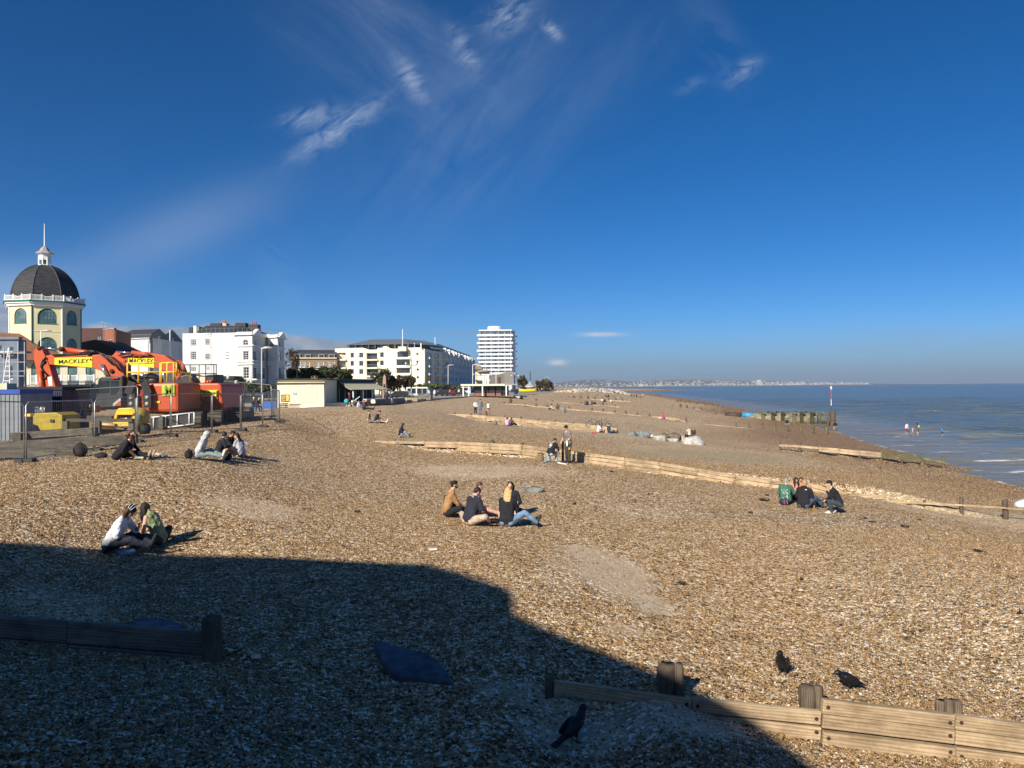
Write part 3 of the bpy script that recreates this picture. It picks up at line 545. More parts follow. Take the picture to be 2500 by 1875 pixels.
groyne('g4', [(1220, 985), (1281, 987), (1307, 991), (1376, 997), (1440, 1002), (1526, 1010), (1610, 1020), (1612, 1017), (1648, 1020), (1650, 1026), (1675, 1029)], [1225, 1252, 1281, 1307, 1335, 1362, 1388, 1414, 1444, 1471, 1499, 1526, 1555, 1584, 1612, 1648, 1674],
       [(p, lerp([(1225, 981), (1307, 985), (1444, 995), (1526, 1003), (1673, 1019)], p), 4) for p in (1229, 1281, 1307, 1335, 1362, 1388, 1444, 1471, 1499, 1526, 1555, 1584, 1673)], 'thin pale groyne with evenly spaced stubby posts beyond the rocks', courses=[1, 1, 1, 2, 2, 2, 1, 1, 1, 1, 2, 2, 2, 2, 3, 1], h=.22, bolts=False)
groyne('g4', [(1720, 1035), (1795, 1042), (1835, 1046), (1890, 1053), (1955, 1060), (2018, 1063)], [1720, 1765, 1796, 1828, 1860, 1890, 1921, 1955, 2016],
       [(1796, 1030, 4), (1828, 1032, 4), (1860, 1033, 5), (1890, 1035, 6), (1921, 1036, 6), (1953, 1038, 7), (1984, 1040, 6), (2016, 1041, 8)], 'seaward groyne in front of the outfall, its last bay an open green rail', courses=[1, 1, 2, 2, 2, 2, 2, 1], h=.24, bolts=False)
groyne('g5', [(1300, 978), (1400, 984), (1470, 989), (1512, 993)], [1300, 1340, 1380, 1420, 1470, 1478, 1512], [(1307, 974, 5), (1347, 977, 4), (1417, 982, 5), (1470, 982, 6), (1500, 988, 4), (1480, 989, 3)], 'low pale groyne beside the seated crowd halfway up the far beach', courses=2, h=.25, bolts=False)
groyne('g6', [(1310, 966), (1400, 972), (1460, 975), (1500, 977), (1538, 979)], [1310, 1350, 1400, 1417, 1434, 1451, 1468, 1485, 1502, 1520, 1538], [(1344, 966, 4), (1367, 966, 4), (1386, 967, 4), (1400, 966, 4), (1416, 966, 5), (1434, 966, 5), (1451, 968, 4), (1468, 970, 4), (1484, 971, 4), (1502, 972, 5), (1518, 973, 5)], 'far groyne with tall dark posts nearest the dark-clothed sitters', courses=2, h=.3, bolts=False)
groyne('g7', [(1315, 959), (1436, 966), (1514, 971)], [1315, 1360, 1400, 1436, 1475, 1514], [(1380, 960, 3), (1436, 962, 3), (1458, 964, 4), (1480, 967, 4), (1500, 968, 4), (1514, 969, 3)], 'farthest pale groyne on the upper beach below the white boulders', courses=2, h=.34, bolts=False)
groyne('g6', [(1575, 986), (1602, 989), (1640, 993), (1711, 1000)], [1575, 1602, 1640, 1660, 1676, 1693, 1711], [(1640, 990, 5), (1660, 986, 4), (1676, 989, 4), (1693, 993, 4), (1711, 995, 5)], 'pale seaward groyne panel left of the dark sea posts', courses=[1, 1, 3, 2, 2, 1], h=.3, bolts=False)
groyne('g6', [(1712, 1000), (1760, 1006), (1765, 1007), (1865, 1009)], [1712, 1740, 1765, 1785, 1805, 1825, 1845, 1865], [(1740, 998, 4), (1765, 999, 4), (1785, 1000, 4), (1805, 1001, 4), (1822, 1003, 4), (1860, 1007, 3)], 'dark wet groyne rail reaching into the sea behind the outfall pipe', courses=1, h=.3, mats_=lambda i, x: WOODD, bolts=False)
groyne('g7', [(1650, 983), (1700, 990), (1760, 995)], [1650, 1672, 1700, 1720, 1740, 1762], [(p, lerp([(1650, 977), (1760, 988)], p), 4) for p in (1652, 1672, 1684, 1700, 1720, 1740, 1749, 1762)], 'dark wet groyne with upright posts standing in the shallows', courses=2, h=.34, mats_=lambda i, x: WOODD if i > 2 else WOOD, bolts=False)
groyne('g8', [(1655, 977), (1710, 984), (1735, 986)], [1655, 1680, 1700, 1718, 1738], [(p, lerp([(1655, 972), (1738, 980)], p), 4) for p in (1660, 1680, 1706, 1717, 1728, 1738)], 'farthest dark groyne posts standing out in the sea', courses=1, h=.3, mats_=lambda i, x: WOODD, bolts=False)
groyne('g7', [(1533, 973), (1562, 976)], [1533, 1562], [], 'short pale plank stretch beside the walkers at the water edge', courses=2, h=.34, bolts=False)
# outfall pipe
def outfall():
    key = 'g5'; x0, y0 = gpx(key, 1842); x1, y1 = gpx(key, 1995); z0 = P(1842, 1023, y0).z; z1 = P(1995, 1023, y1).z
    t = thing('outfall_pipe', 'long algae covered outfall pipe held between timber piles at the sea edge', 'outfall pipe', (x0, y0, z0))
    pm = mat('algae_concrete', (.17, .16, .105), rough=.85, var=.4, scale=1.5, bump=.4, bscale=6, col2=(.30, .28, .19))
    q = MB(t.location); q.tube([(x0-1, y0+.5, z0+.2), (x0+2, y0-1, z0), (x1, y1, z1)], 1.15, 20); q.build('pipe', pm, t, True)
    bl = mat('blue_pipe', (.03, .28, .62), rough=.5, var=.1); xa, ya = gpx(key, 1822); xb, yb = gpx(key, 1846); za = P(1822, 1020, ya).z; zb = P(1846, 1022, yb).z
    q = MB(t.location); q.tube([(xa, ya, za-.2), (xb, yb, zb)], .95, 16); q.build('pipe_sleeve', bl, t, True)
    xa, ya = gpx(key, 1811); xb, yb = gpx(key, 1836); q = MB(t.location); q.tube([(xa, ya-.5, P(1811, 1013, ya).z), (xb, yb-.5, P(1836, 1014, yb).z)], .55, 14); q.build('pipe_sleeve', bl, t, True)
    dk = MB(t.location); xa, ya = gpx(key, 1770); xb, yb = gpx(key, 1808); dk.tube([(xa, ya, P(1770, 1013, ya).z), (xb, yb, P(1808, 1014, yb).z)], .55, 14); dk.build('pipe_end', mat('red_brown_pipe', (.07, .04, .035), rough=.7), t, True)
    for i, px in enumerate((1855, 1881, 1903, 1930, 1950, 1975, 1998)):
        x, y = gpx(key, px); q = MB(t.location); zt = P(px, 1007, y).z+.2
        for sy, w in ((-1.45, .55), (1.45, .42)): q.box((x+random.uniform(-.1, .1), y+sy, (zt-2.5)/2), (w, .4, zt+2.5))
        q.box((x+.1, y-1.7, zt-.35), (.8, .3, .3)); q.build('pile_frame', WOODD if i % 3 else WOODG, t)
    groyne('g5', [(1745, 1013), (1768, 1014), (1840, 1020)], [1745, 1768, 1792, 1816, 1840], [(1746, 1006, 6), (1767, 1007, 6), (1790, 1007, 7), (1812, 1008, 4), (1838, 1007, 9)], 'pale boards beside the blue pipe sleeves at the landward end of the outfall', courses=2, h=.3, bolts=False)
    Y = 134; t = thing('marker_post', 'red and white striped pole on a thick timber dolphin standing in the sea', 'marker post', P(2030, 1040, Y))
    q = MB(t.location); a = P(2033, 1045, Y); b = P(2033, 1004, Y); q.tube([(a.x, Y, -2), (b.x, Y, b.z)], .5, 12); q.tube([(a.x-.75, Y+.3, -2), (b.x-.75, Y+.3, b.z-.1)], .22, 8); q.build('timber_pile', WOODZ, t)
    for (ya, yb, c, nm) in ((1004, 990, (.05, .06, .12), 'lower_pole'), (990, 975, (.75, .75, .75), 'white_band'), (975, 950, (.55, .06, .05), 'red_band'), (950, 943, (.8, .8, .8), 'pole_top')):
        q = MB(t.location); A, B = P(2029.5, ya, Y), P(2029, yb, Y); q.tube([(A.x, Y, A.z), (B.x, Y, B.z)], (.06 if nm != 'pole_top' else .13), 8); q.build(nm, mat('marker_'+nm, c, rough=.5), t)
    x, y = gpx('g5', 2000); q = MB(); q.beam((x, y, .35), (a.x, Y, .35), .35, .5); tag(q.build('timber_beam', WOODG), 'green weedy beam joining the outfall to the striped marker pile', 'timber beam')
outfall()
# ================================================================ rocks and seaweed
from mathutils import noise as mn
def rock(px, py, w, h, col, label, name='boulder', dp=.8, seed=0, rot=0, sink=.25, group=None, flat=False):
    c = G(px, py+h*.5); s = c.y/F; rx, rz = w*s/2, h*s*(.62 if flat else .72); ry = rx*dp
    v, f = ICO[3]; vs = []
    for p in v:
        p = Vector(p); n = mn.fractal(p*1.3+Vector((seed*7.1, seed, 0)), .9, 2.1, 4)*.33+mn.noise(p*.9+Vector((seed, 3, seed)))*.25
        q = p*(1+n); q = Vector((math.copysign(abs(q.x)**.85, q.x), math.copysign(abs(q.y)**.85, q.y), math.copysign(abs(q.z)**.8, q.z)))
        vs.append((q.x*rx, q.y*ry, q.z*rz))
    me = MB().add(vs, f).mesh(name)
    o = link(name, me, mat('rock_%d%d%d' % tuple(int(x*100) for x in col), col, rough=.8, var=.35, scale=2.5, bump=.6, bscale=9), None, True)
    o.location = c+Vector((0, ry*.3, rz*(.5-sink))); o.rotation_euler = (0, 0, rot); o['label'] = label; o['category'] = 'rock' if name == 'rock_slab' else 'boulder'
    if group: o['group'] = group
    return o
gr = 'boulders set in a row across the beach'
BL = (.17, .19, .19); WH = (.40, .39, .355); BR = (.16, .12, .075)
for i, (px, py, w, h, col, lb) in enumerate([(1543, 1057, 26, 12, BL, 'flat blue grey boulder at the left end of the row'), (1555, 1058, 12, 8, WH, 'little white stone tucked between two blue grey boulders'), (1572, 1059, 30, 17, BL, 'blue grey boulder with a pointed top'),
        (1590, 1063, 16, 8, WH, 'small white boulder left of the smooth white one'), (1612, 1068, 30, 15, WH, 'smooth white boulder in front of the brown ones'), (1622, 1064, 26, 14, BR, 'small brown boulder leaning on the big brown one'),
        (1645, 1064, 38, 20, BR, 'biggest brown boulder, rounded, in the middle of the row'), (1643, 1073, 28, 9, WH, 'low pale stone under the big brown boulder'), (1668, 1070, 12, 14, WH, 'upright pale stone next to the white seat boulder'), (1676, 1077, 16, 8, (.10, .12, .09), 'small dark green boulder at the feet of the pair'),
        (1693, 1074, 50, 22, (.46, .45, .42), 'large white boulder the couple sit on')]):
    rock(px, py, w, h, col, lb, seed=i+1, group=gr)
rock(1305, 1194, 46, 15, BL, 'grey veined rock slab poking from the shingle beyond the picnic group', 'rock_slab', seed=21, flat=True)
rock(1273, 1196, 20, 9, BL, 'small grey rock left of the veined slab', 'rock_slab', seed=22, flat=True)
rock(1284, 1178, 16, 5, BL, 'thin sliver of grey rock just behind the veined slab', 'rock_slab', seed=23, flat=True)
def slab(poly, lab, thick, d0, tilt, col):   # angular buried slabs
    c = G(*poly[0]); pts_ = [G(a, b) for a, b in poly]; b = MB(pts_[0]); top = [p+Vector((0, 0, thick*(.25+.9*w))) for p, w in zip(pts_, tilt)]
    b.prism(top, (0, 0, -.6)); o = b.build('rock_slab', mat('slab_stone', col, rough=.75, var=.5, scale=5, bump=1.0, bscale=5)); o.location = pts_[0]; soften(o, .03, 3)
    return tag(o, lab, 'rock')
slab([(912, 1588), (960, 1600), (985, 1608), (1048, 1622), (1085, 1645), (1110, 1676), (1020, 1668), (962, 1664), (940, 1640)], 'dark blue pointed rock slab half buried in the shaded shingle', .14, 0, [1, 1, 1, .9, .5, .1, .3, .4, .6], (.075, .09, .115))
slab([(318, 1524), (352, 1516), (400, 1519), (450, 1530), (430, 1540), (340, 1534)], 'low dark rock behind the shaded plank at lower left', .1, 0, [.2, .5, .45, .1, .05, .1], (.08, .09, .10))
slab([(1108, 1640), (1120, 1636), (1128, 1650), (1122, 1664), (1110, 1664)], 'small stone block leaning on the point of the blue slab', .25, 0, [1, 1, .8, .5, .6], (.12, .12, .11)) if False else None
wd = mat('seaweed', (.018, .015, .010), rough=.6, var=.4, scale=20)
def weed(px, py, w, h, lab):
    c = G(px, py); s = c.y/F; b = MB(c); rr = w*s/2
    for i in range(26):
        a = random.uniform(0, 6.28); r = rr*random.random()**.6; p = c+Vector((math.cos(a)*r, math.sin(a)*r*1.2, .01))
        q = p+Vector((random.uniform(-1, 1), random.uniform(-1, 1), random.uniform(.2, 1)))*rr*.5; b.tube([p, (p+q)/2+Vector((0, 0, .02)), q], rr*.09+.006, 5, r1=.003)
    for i in range(5): b.ell(c+Vector((random.uniform(-.5, .5)*rr, random.uniform(-.4, .4)*rr, h*s*.15)), (rr*.4, rr*.35, h*s*.4), 1, jit=.4)
    o = b.build('seaweed', wd); o.location = c; tag(o, lab, 'seaweed', 'clumps of dark seaweed on the shingle')
for a in [(1662, 1427, 18, 16, 'spiky dark seaweed clump alone in the middle of the right foreground shingle'), (1866, 1223, 26, 7, 'long flat seaweed heap left of the picnickers with the green jacket'), (1872, 1210, 10, 5, 'tiny seaweed tuft just behind the long seaweed heap'), (1832, 1253, 11, 8, 'seaweed clump in front and left of the long heap'),
          (2112, 1267, 10, 5, 'seaweed bit right of the crouching man, nearest him'), (2130, 1276, 14, 5, 'flat seaweed streak in front of the bit near the crouching man'), (2208, 1287, 22, 5, 'longest seaweed streak on the right, in front of the buried groyne'), (2244, 1270, 8, 4, 'small seaweed dot above the long right-hand streak'),
          (1957, 1415, 9, 4, 'lone small seaweed speck below the sitting group'), (2390, 1349, 24, 4, 'thin seaweed strand near the right edge of the beach'), (1402, 1231, 9, 5, 'seaweed dot between the picnic group and the groyne'), (1493, 1153, 12, 4, 'seaweed streak close to the foot of the long groyne'), (873, 1250, 14, 4, 'small dark driftwood-like weed left of the picnic group'), (2490, 1500, 10, 26, 'dark upright weed strand at the right edge')]:
    weed(*a)
# pale litter
q = MB(); c = G(1057, 1344); q.box((c.x, c.y, c.z+.03), (.18, .08, .03), .3); tag(q.build('litter', whitep), 'small white scrap of litter on the shingle above the shadow edge', 'litter')
# white boulders of the distant breakwater: far too many and small to count
def armour():
    b = MB(); pm = [(.52, .50, .46), (.30, .31, .31)]
    for k in range(420):
        t_ = random.random(); px = 1400+140*t_**.9; band = lerp([(1400, 953), (1440, 950), (1500, 952), (1530, 962), (1545, 967)], px); lo = lerp([(1400, 958), (1440, 960), (1500, 964), (1545, 968)], px)
        py = random.uniform(band, lo); c = P(px, py, random.uniform(405, 450)); s = random.uniform(.7, 1.5)
        M = Matrix.Rotation(random.uniform(0, 6), 3, Vector((random.random(), random.random(), 1)))
        b.ell(c, (s, s*.8, s*.7), 1, M, .3)
    tag(b.build('breakwater_rocks', mat('armour_rock', (.28, .28, .27), rough=.85, var=.3, scale=.35, col2=(.62, .58, .5))), 'heap of pale grey and white breakwater rocks at the far water edge', 'breakwater', kind='stuff')
    b = MB()
    for k in range(160):
        px = random.uniform(1355, 1425); py = lerp([(1355, 958), (1390, 955), (1425, 958)], px)+random.uniform(-1, 3); c = P(px, py, random.uniform(285, 300)); s = random.uniform(.3, .8); b.ell(c, (s*1.3, s, s*.6), 1, None, .4)
    tag(b.build('rubble_bank', mat('pale_rubble', (.50, .43, .33), rough=.9, var=.4, scale=.6)), 'low bank of pale rubble on the crest of the far beach', 'rubble', kind='stuff')
armour()
# ================================================================ buildings
def poly_mesh(outer, holes, thick, name='wall'):     # flat plate in local x,z with holes; front at y=0, back at y=+thick
    cu = bpy.data.curves.new('c', 'CURVE'); cu.dimensions = '2D'; cu.fill_mode = 'BOTH'; cu.extrude = thick/2
    for lp in [outer]+holes:
        sp = cu.splines.new('POLY'); sp.points.add(len(lp)-1)
        for i, (a, b) in enumerate(lp): sp.points[i].co = (a, b, 0, 1)
        sp.use_cyclic_u = True
    o = bpy.data.objects.new('tmp', cu); C.objects.link(o); dg = bpy.context.evaluated_depsgraph_get()
    me = bpy.data.meshes.new_from_object(o.evaluated_get(dg)); me.name = name; bpy.data.objects.remove(o); bpy.data.curves.remove(cu)
    me.transform(Matrix(((1, 0, 0, 0), (0, 0, -1, thick/2), (0, 1, 0, 0), (0, 0, 0, 1)))); return me
def arch(u0, u1, v0, v1, n=10):
    r = (u1-u0)/2; c = (u0+u1)/2; k = min(r, v1-v0)
    return [(u0, v0), (u1, v0)]+[(c+r*math.cos(math.pi*i/n), v1-k+k*math.sin(math.pi*i/n)) for i in range(n+1)]
class Face:                                  # vertical facade plane from A to B (left to right as seen from outside)
    def __init__(s, t, A, B): s.t = t; s.A = Vector((A[0], A[1], 0)); s.B = Vector((B[0], B[1], 0)); s.d = (s.B-s.A).normalized(); s.n = Vector((s.d.y, -s.d.x, 0)); s.L = (s.B-s.A).length; s.holes = []; s.wins = []
    def M(s): return Matrix.Translation(s.A-s.t.location) @ Matrix.Rotation(math.atan2(s.d.y, s.d.x), 4, 'Z')
    def uv(s, px, py):
        r = Vector(ray(px, py)); C0 = Vector((0, 0, CAMZ)); k = (s.A-C0).dot(s.n)/r.dot(s.n); p = C0+r*k; return (p-s.A).dot(s.d), p.z
    def rect(s, x0, x1, y0, y1): xm, ym = (x0+x1)/2, (y0+y1)/2; u0, u1 = s.uv(x0, ym)[0], s.uv(x1, ym)[0]; v1, v0 = s.uv(xm, y0)[1], s.uv(xm, y1)[1]; return u0, u1, v0, v1
    def win(s, u0, u1, v0, v1, arched=False, nx=2, nz=3, fm=None, gm=None, hole=True, fw=.07, name='window', sill=True, bar=.035):
        if u0 > u1: u0, u1 = u1, u0
        fm = fm or whitep; gm = gm or glass
        if hole: s.holes.append(arch(u0, u1, v0, v1) if arched else [(u0, v0), (u1, v0), (u1, v1), (u0, v1)])
        dep = .12 if hole else -.04; q = MB(); w, h = u1-u0, v1-v0
        def bx(a, b, c, d, y0=0, y1=.05): q.bb(a, b, dep+y0, dep+y1, c, d)
        bx(u0, u0+fw, v0, v1 if not arched else v1-w/2); bx(u1-fw, u1, v0, v1 if not arched else v1-w/2); bx(u0+fw, u1-fw, v0, v0+fw)
        if arched:
            k = min(w/2, h); c = (u0+u1)/2; pts = [(c+(w/2-fw/2)*math.cos(math.pi*i/10), dep+.025, v1-k+(k-fw/2)*math.sin(math.pi*i/10)) for i in range(11)]; q.tube(pts, fw/2, 4)
        else: bx(u0+fw, u1-fw, v1-fw, v1)
        for i in range(1, nx): a = u0+w*i/nx; hh = v1-fw if not arched else v1-w/2+math.sqrt(max(0, (w/2)**2-(a-(u0+u1)/2)**2)); bx(a-bar/2, a+bar/2, v0+fw, hh-.02, .006, .044)
        for i in range(1, nz):
            a = v0+h*i/nz; e = 0
            if arched and a > v1-w/2: e = w/2-math.sqrt(max(0, (w/2)**2-(a-v1+w/2)**2))
            bx(u0+fw+e, u1-fw-e, a-bar/2, a+bar/2, .009, .041)
        if sill: q.bb(u0-.08, u1+.08, -.08, dep+.001 if hole else -.01, v0-.1, v0-.01)
        f = q.build(name, fm, s.t); f.matrix_local = s.M()
        lp = arch(u0+fw*.4, u1-fw*.4, v0+fw*.4, v1-fw*.4) if arched else [(u0+fw*.4, v0+fw*.4), (u1-fw*.4, v0+fw*.4), (u1-fw*.4, v1-fw*.4), (u0+fw*.4, v1-fw*.4)]
        g_ = MB(); g_.prism([(a, dep+.025, b) for a, b in lp], (0, .012, 0)); g_.build('pane', gm, f); return f
    def pwin(s, x0, x1, y0, y1, **k): return s.win(*s.rect(x0, x1, y0, y1), **k)
    def hole(s, u0, u1, v0, v1): s.holes.append([(min(u0, u1), v0), (max(u0, u1), v0), (max(u0, u1), v1), (min(u0, u1), v1)])
    def wall(s, outer, m, th=.35, name='wall'):
        me = poly_mesh(outer, s.holes, th, name); o = link(name, me, m, s.t); o.matrix_local = s.M(); return o
    def box(s, u0, u1, v0, v1, y0, y1, name, m, soft=0, parent=None):
        q = MB(); q.bb(u0, u1, y0, y1, v0, v1); o = q.build(name, m, s.t); o.matrix_local = s.M()
        if soft: soften(o, soft)
        return o
def block(t, pts, z0, z1, m, name='block'):          # plain closed prism body
    q = MB(t.location); q.prism([(x, y, z0) for x, y in pts], (0, 0, z1-z0)); return q.build(name, m, t)
slate = mat('slate_roof', (.055, .058, .065), rough=.55, var=.3, scale=3, bump=.3, bscale=12)
tile = brickmat('red_clay_tiles', (.19, .075, .04), (.25, .10, .055), (.10, .04, .025), bw=.3, bh=.2)
brick = brickmat('red_brick', (.26, .085, .05), (.33, .12, .07), (.20, .12, .09))
brownbrick = brickmat('brown_brick', (.26, .17, .09), (.34, .22, .12), (.28, .22, .15))
yel = mat('pale_yellow_render', (.80, .71, .43), rough=.75, var=.04, scale=.4)
green = mat('green_joinery', (.02, .14, .11), rough=.45, var=.15)
palegl = mat('pale_glass', (.12, .16, .18), rough=.15, var=.8, scale=.5, spec=.8)
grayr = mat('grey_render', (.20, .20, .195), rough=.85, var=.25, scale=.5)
leadm = mat('lead_grey', (.33, .31, .30), rough=.6, var=.2)
Z0 = 5.4
# ---- octagonal domed cinema tower
def dome():
    D = 127.5; c = P(110, 800, D); cx, cy = c.x, c.y; Rr = 5.62; t = thing('cinema_tower', 'pale yellow octagonal tower with a dark slate dome, green arched windows and white lantern', 'building', (cx, cy, Z0))
    base = math.atan2(-cy, -cx)+R(3.5); ang = [base+R(22.5+45*i) for i in range(8)]
    V = [(cx+Rr*math.cos(a), cy+Rr*math.sin(a)) for a in ang]
    zt = P(110, 738, D-6).z
    for i in range(8):
        # outward normal at base+45*i ; A is left seen from outside
        a, b = ang[i], ang[i-1]
        A, B = (cx+Rr*math.cos(b), cy+Rr*math.sin(b)), (cx+Rr*math.cos(a), cy+Rr*math.sin(a))
        f = Face(t, A, B); w = f.L
        if i in (0, 1, 7):
            zu0, zu1 = P(110, 787, D-6).z, P(110, 750, D-6).z; zl0, zl1 = P(110, 856, D-6).z, P(110, 821, D-6).z
            ww = 2.75 if i == 0 else 2.35
            for (a0, a1) in ((zu0, zu1), (zl0, zl1)): f.win(w/2-ww/2, w/2+ww/2, a0, a1, True, 6, 4, green, palegl, fw=.13, bar=.07)
        f.wall([(0, Z0-.2), (w, Z0-.2), (w, zt), (0, zt)], yel)
        f.box(.02, w-.02, P(110, 808, D-6).z, P(110, 806.5, D-6).z, -.05, .0, 'string_course', yel)
        f.box(-.2, w+.2, zt+.22, zt+.45, -.75, .2, 'cornice', green); f.box(-.15, w+.15, zt, zt+.215, -.6, .1, 'soffit', whitep)
        f.box(-.1, w+.1, zt-.4, zt-.003, -.35, -.003, 'frieze', whitep)
        n = 3; fl = f.L+.45
        for k in range(n):                   # balustrade with curved dips
            q = MB(); u0 = -.22+fl*k/n; u1 = -.22+fl*(k+1)/n; q.bb(u0-.09, u0+.09, -.62, -.44, zt+.45, zt+1.5)
            m_ = 9; top = [zt+1.28-(.22*math.sin(math.pi*j/m_) if k == 1 else .0) for j in range(m_+1)]
            q.tube([(u0+(u1-u0)*j/m_, -.53, top[j]) for j in range(m_+1)], .07, 5); q.bb(u0+.09, u1-.09, -.58, -.48, zt+.5, zt+.6)
            for j in range(1, m_): uu = u0+(u1-u0)*j/m_; q.bb(uu-.035, uu+.035, -.56, -.5, zt+.6, top[j])
            o = q.build('balustrade', whitep, t); o.matrix_local = f.M()
        q = MB(t.location); q.tube([(A[0], A[1], Z0), (A[0], A[1], zt)], .13, 6); q.build('corner_strip' if i % 2 else 'downpipe', whitep if i % 2 else green, t)
    block(t, [(cx+(Rr-.4)*math.cos(a), cy+(Rr-.4)*math.sin(a)) for a in ang], Z0, zt+.5, yel, 'core')
    zb = zt+.5; zd = P(110, 649, D).z; rd = 5.45
    prof = [(rd*math.cos(R(x)), zb+(zd-zb+.15)*math.sin(R(x))) for x in np.linspace(0, 80, 18)]
    q = MB(t.location); q.lathe(prof, (cx, cy, 0), 8, ang[0])
    sl = q.build('dome', slate_rows(), t)
    for a in ang:
        q = MB(t.location); q.tube([(cx+r*math.cos(a), cy+r*math.sin(a), z) for r, z in prof], .09, 5); q.build('rib', slate, t)
    z1 = P(110, 648, D).z; z2 = P(110, 620, D).z; z3 = P(110, 600, D).z; z4 = P(108, 546, D).z
    q = MB(t.location); q.lathe([(1.15, z1-.4), (1.15, z1), (1.0, z1+.05)], (cx, cy, 0), 8, ang[0]); q.build('lantern_base', whitep, t)
    for a in ang: q = MB(t.location); q.tube([(cx+.9*math.cos(a), cy+.9*math.sin(a), z1), (cx+.9*math.cos(a), cy+.9*math.sin(a), z2-.6)], .14, 6); q.build('lantern_column', whitep, t)
    q = MB(t.location); q.lathe([(.55, z1), (.55, z2-.6)], (cx, cy, 0), 8, ang[0]); q.build('lantern_core', green, t)
    q = MB(t.location); q.lathe([(.99, z2-1.1), (1.02, z2-.1), (1.45, z2)], (cx, cy, 0), 8, ang[0]); q.build('lantern_frieze', whitep, t)
    q = MB(t.location); q.lathe([(1.5, z2), (1.45, z2+.1), (.85, z2+.5), (.55, z2+1.0), (.3, z2+1.25), (.08, z3)], (cx, cy, 0), 8, ang[0]); q.build('lantern_roof', leadm, t)
    q = MB(t.location); q.tube([(cx, cy, z3-.1), (cx, cy, z4)], [.12, .06], 6); q.build('flagpole', whitep, t)
def slate_rows():
    m = mat('slate_rows', (.05, .053, .06), spec=.25, rough=.65, var=.25, scale=2); nt = m.node_tree; N = nt.nodes; L = nt.links
    g = N.new('ShaderNodeNewGeometry'); mp = N.new('ShaderNodeMapping'); mp.inputs['Scale'].default_value = (.8, .8, 9); L.new(g.outputs['Position'], mp.inputs[0]); n = N.new('ShaderNodeTexNoise'); n.inputs['Scale'].default_value = 1.4; n.inputs['Detail'].default_value = 4; L.new(mp.outputs[0], n.inputs[0])
    r = N.new('ShaderNodeValToRGB'); e = r.color_ramp.elements; e[0].position = .35; e[0].color = (.02, .021, .025, 1); e[1].position = .7; e[1].color = (.065, .068, .075, 1); L.new(n.outputs[0], r.inputs[0]); L.new(r.outputs[0], N['Principled BSDF'].inputs['Base Color']); return m
dome()
def pxbox(t, x0, x1, y0, y1, Y, dep, name, m, z0=None):   # box whose front face spans a photo rectangle at distance Y
    a, b = P(x0, (y0+y1)/2, Y), P(x1, (y0+y1)/2, Y); zt = P((x0+x1)/2, y0, Y).z; zb = z0 if z0 is not None else P((x0+x1)/2, y1, Y).z
    q = MB(t.location); q.bb(a.x, b.x, Y, Y+dep, zb, zt); return q.build(name, m, t)
def cinema_wing():                           # low cream wing with arches and roofs in front of the tower
    Y = 112; t = thing('cinema_wing', 'low cream cinema wing with green arched doors, roof terrace railing and red tiled roof', 'building', P(150, 950, Y)); 
    A, B = P(66, 900, Y), P(262, 900, Y); f = Face(t, (A.x, Y), (B.x, Y)); zt = P(160, 868, Y).z
    for x in (88, 135, 177, 221): f.pwin(x-12, x+12, 884 if x < 100 else 888, 936, arched=True, nx=4, nz=4, fm=green, gm=palegl, fw=.12, bar=.06)
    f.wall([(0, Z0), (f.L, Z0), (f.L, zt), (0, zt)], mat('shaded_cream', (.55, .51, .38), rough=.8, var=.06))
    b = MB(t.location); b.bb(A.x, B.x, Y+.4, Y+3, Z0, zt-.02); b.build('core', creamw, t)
    # red tiled sweeping roof on the left
    b = MB(t.location); pl = [P(-30, 812, 122), P(48, 814, 122), P(82, 840, 116), P(120, 855, 112.5), P(160, 868, 111), P(160, 872, 110.5), P(-30, 872, 110)]
    b.prism(pl, (0, 0, -.4)); b.build('roof', tile, t)
    f.box(0, f.L+1, P(180, 930, Y).z-1.0, P(180, 939, Y).z, -2.5, -.1, 'terrace', mat('terrace_fascia', (.30, .31, .30), rough=.7))
    z1 = P(180, 936, Y).z; z2 = P(180, 917, Y).z
    A2 = P(60, 930, Y-2.4); 
    for i in range(9):
        x = P(70+i*20, 930, Y-2.4).x; b = MB(t.location); b.bb(x-.09, x+.09, Y-2.5, Y-2.3, z1-.3, z2+.15); b.build('rail_post', whitep, t)
    for i in range(8):
        xa, xb = P(70+i*20, 930, Y-2.4).x, P(90+i*20, 930, Y-2.4).x; b = MB(t.location); b.bb(xa+.09, xb-.09, Y-2.43, Y-2.37, z2-.08, z2); b.bb(xa+.09, xb-.09, Y-2.43, Y-2.37, z1, z1+.08)
        for k in range(1, 7): x = xa+(xb-xa)*k/7; b.bb(x-.03, x+.03, Y-2.42, Y-2.38, z1, z2)
        b.build('railing', whitep, t)
    # street level shop fronts
    for x0, x1 in ((20, 90), (190, 262)): pxbox(t, x0, x1, 946, 985, Y-1.5, 1.2, 'shop_front', mat('shop_front_grey', (.14, .15, .16), rough=.5), Z0)
cinema_wing()
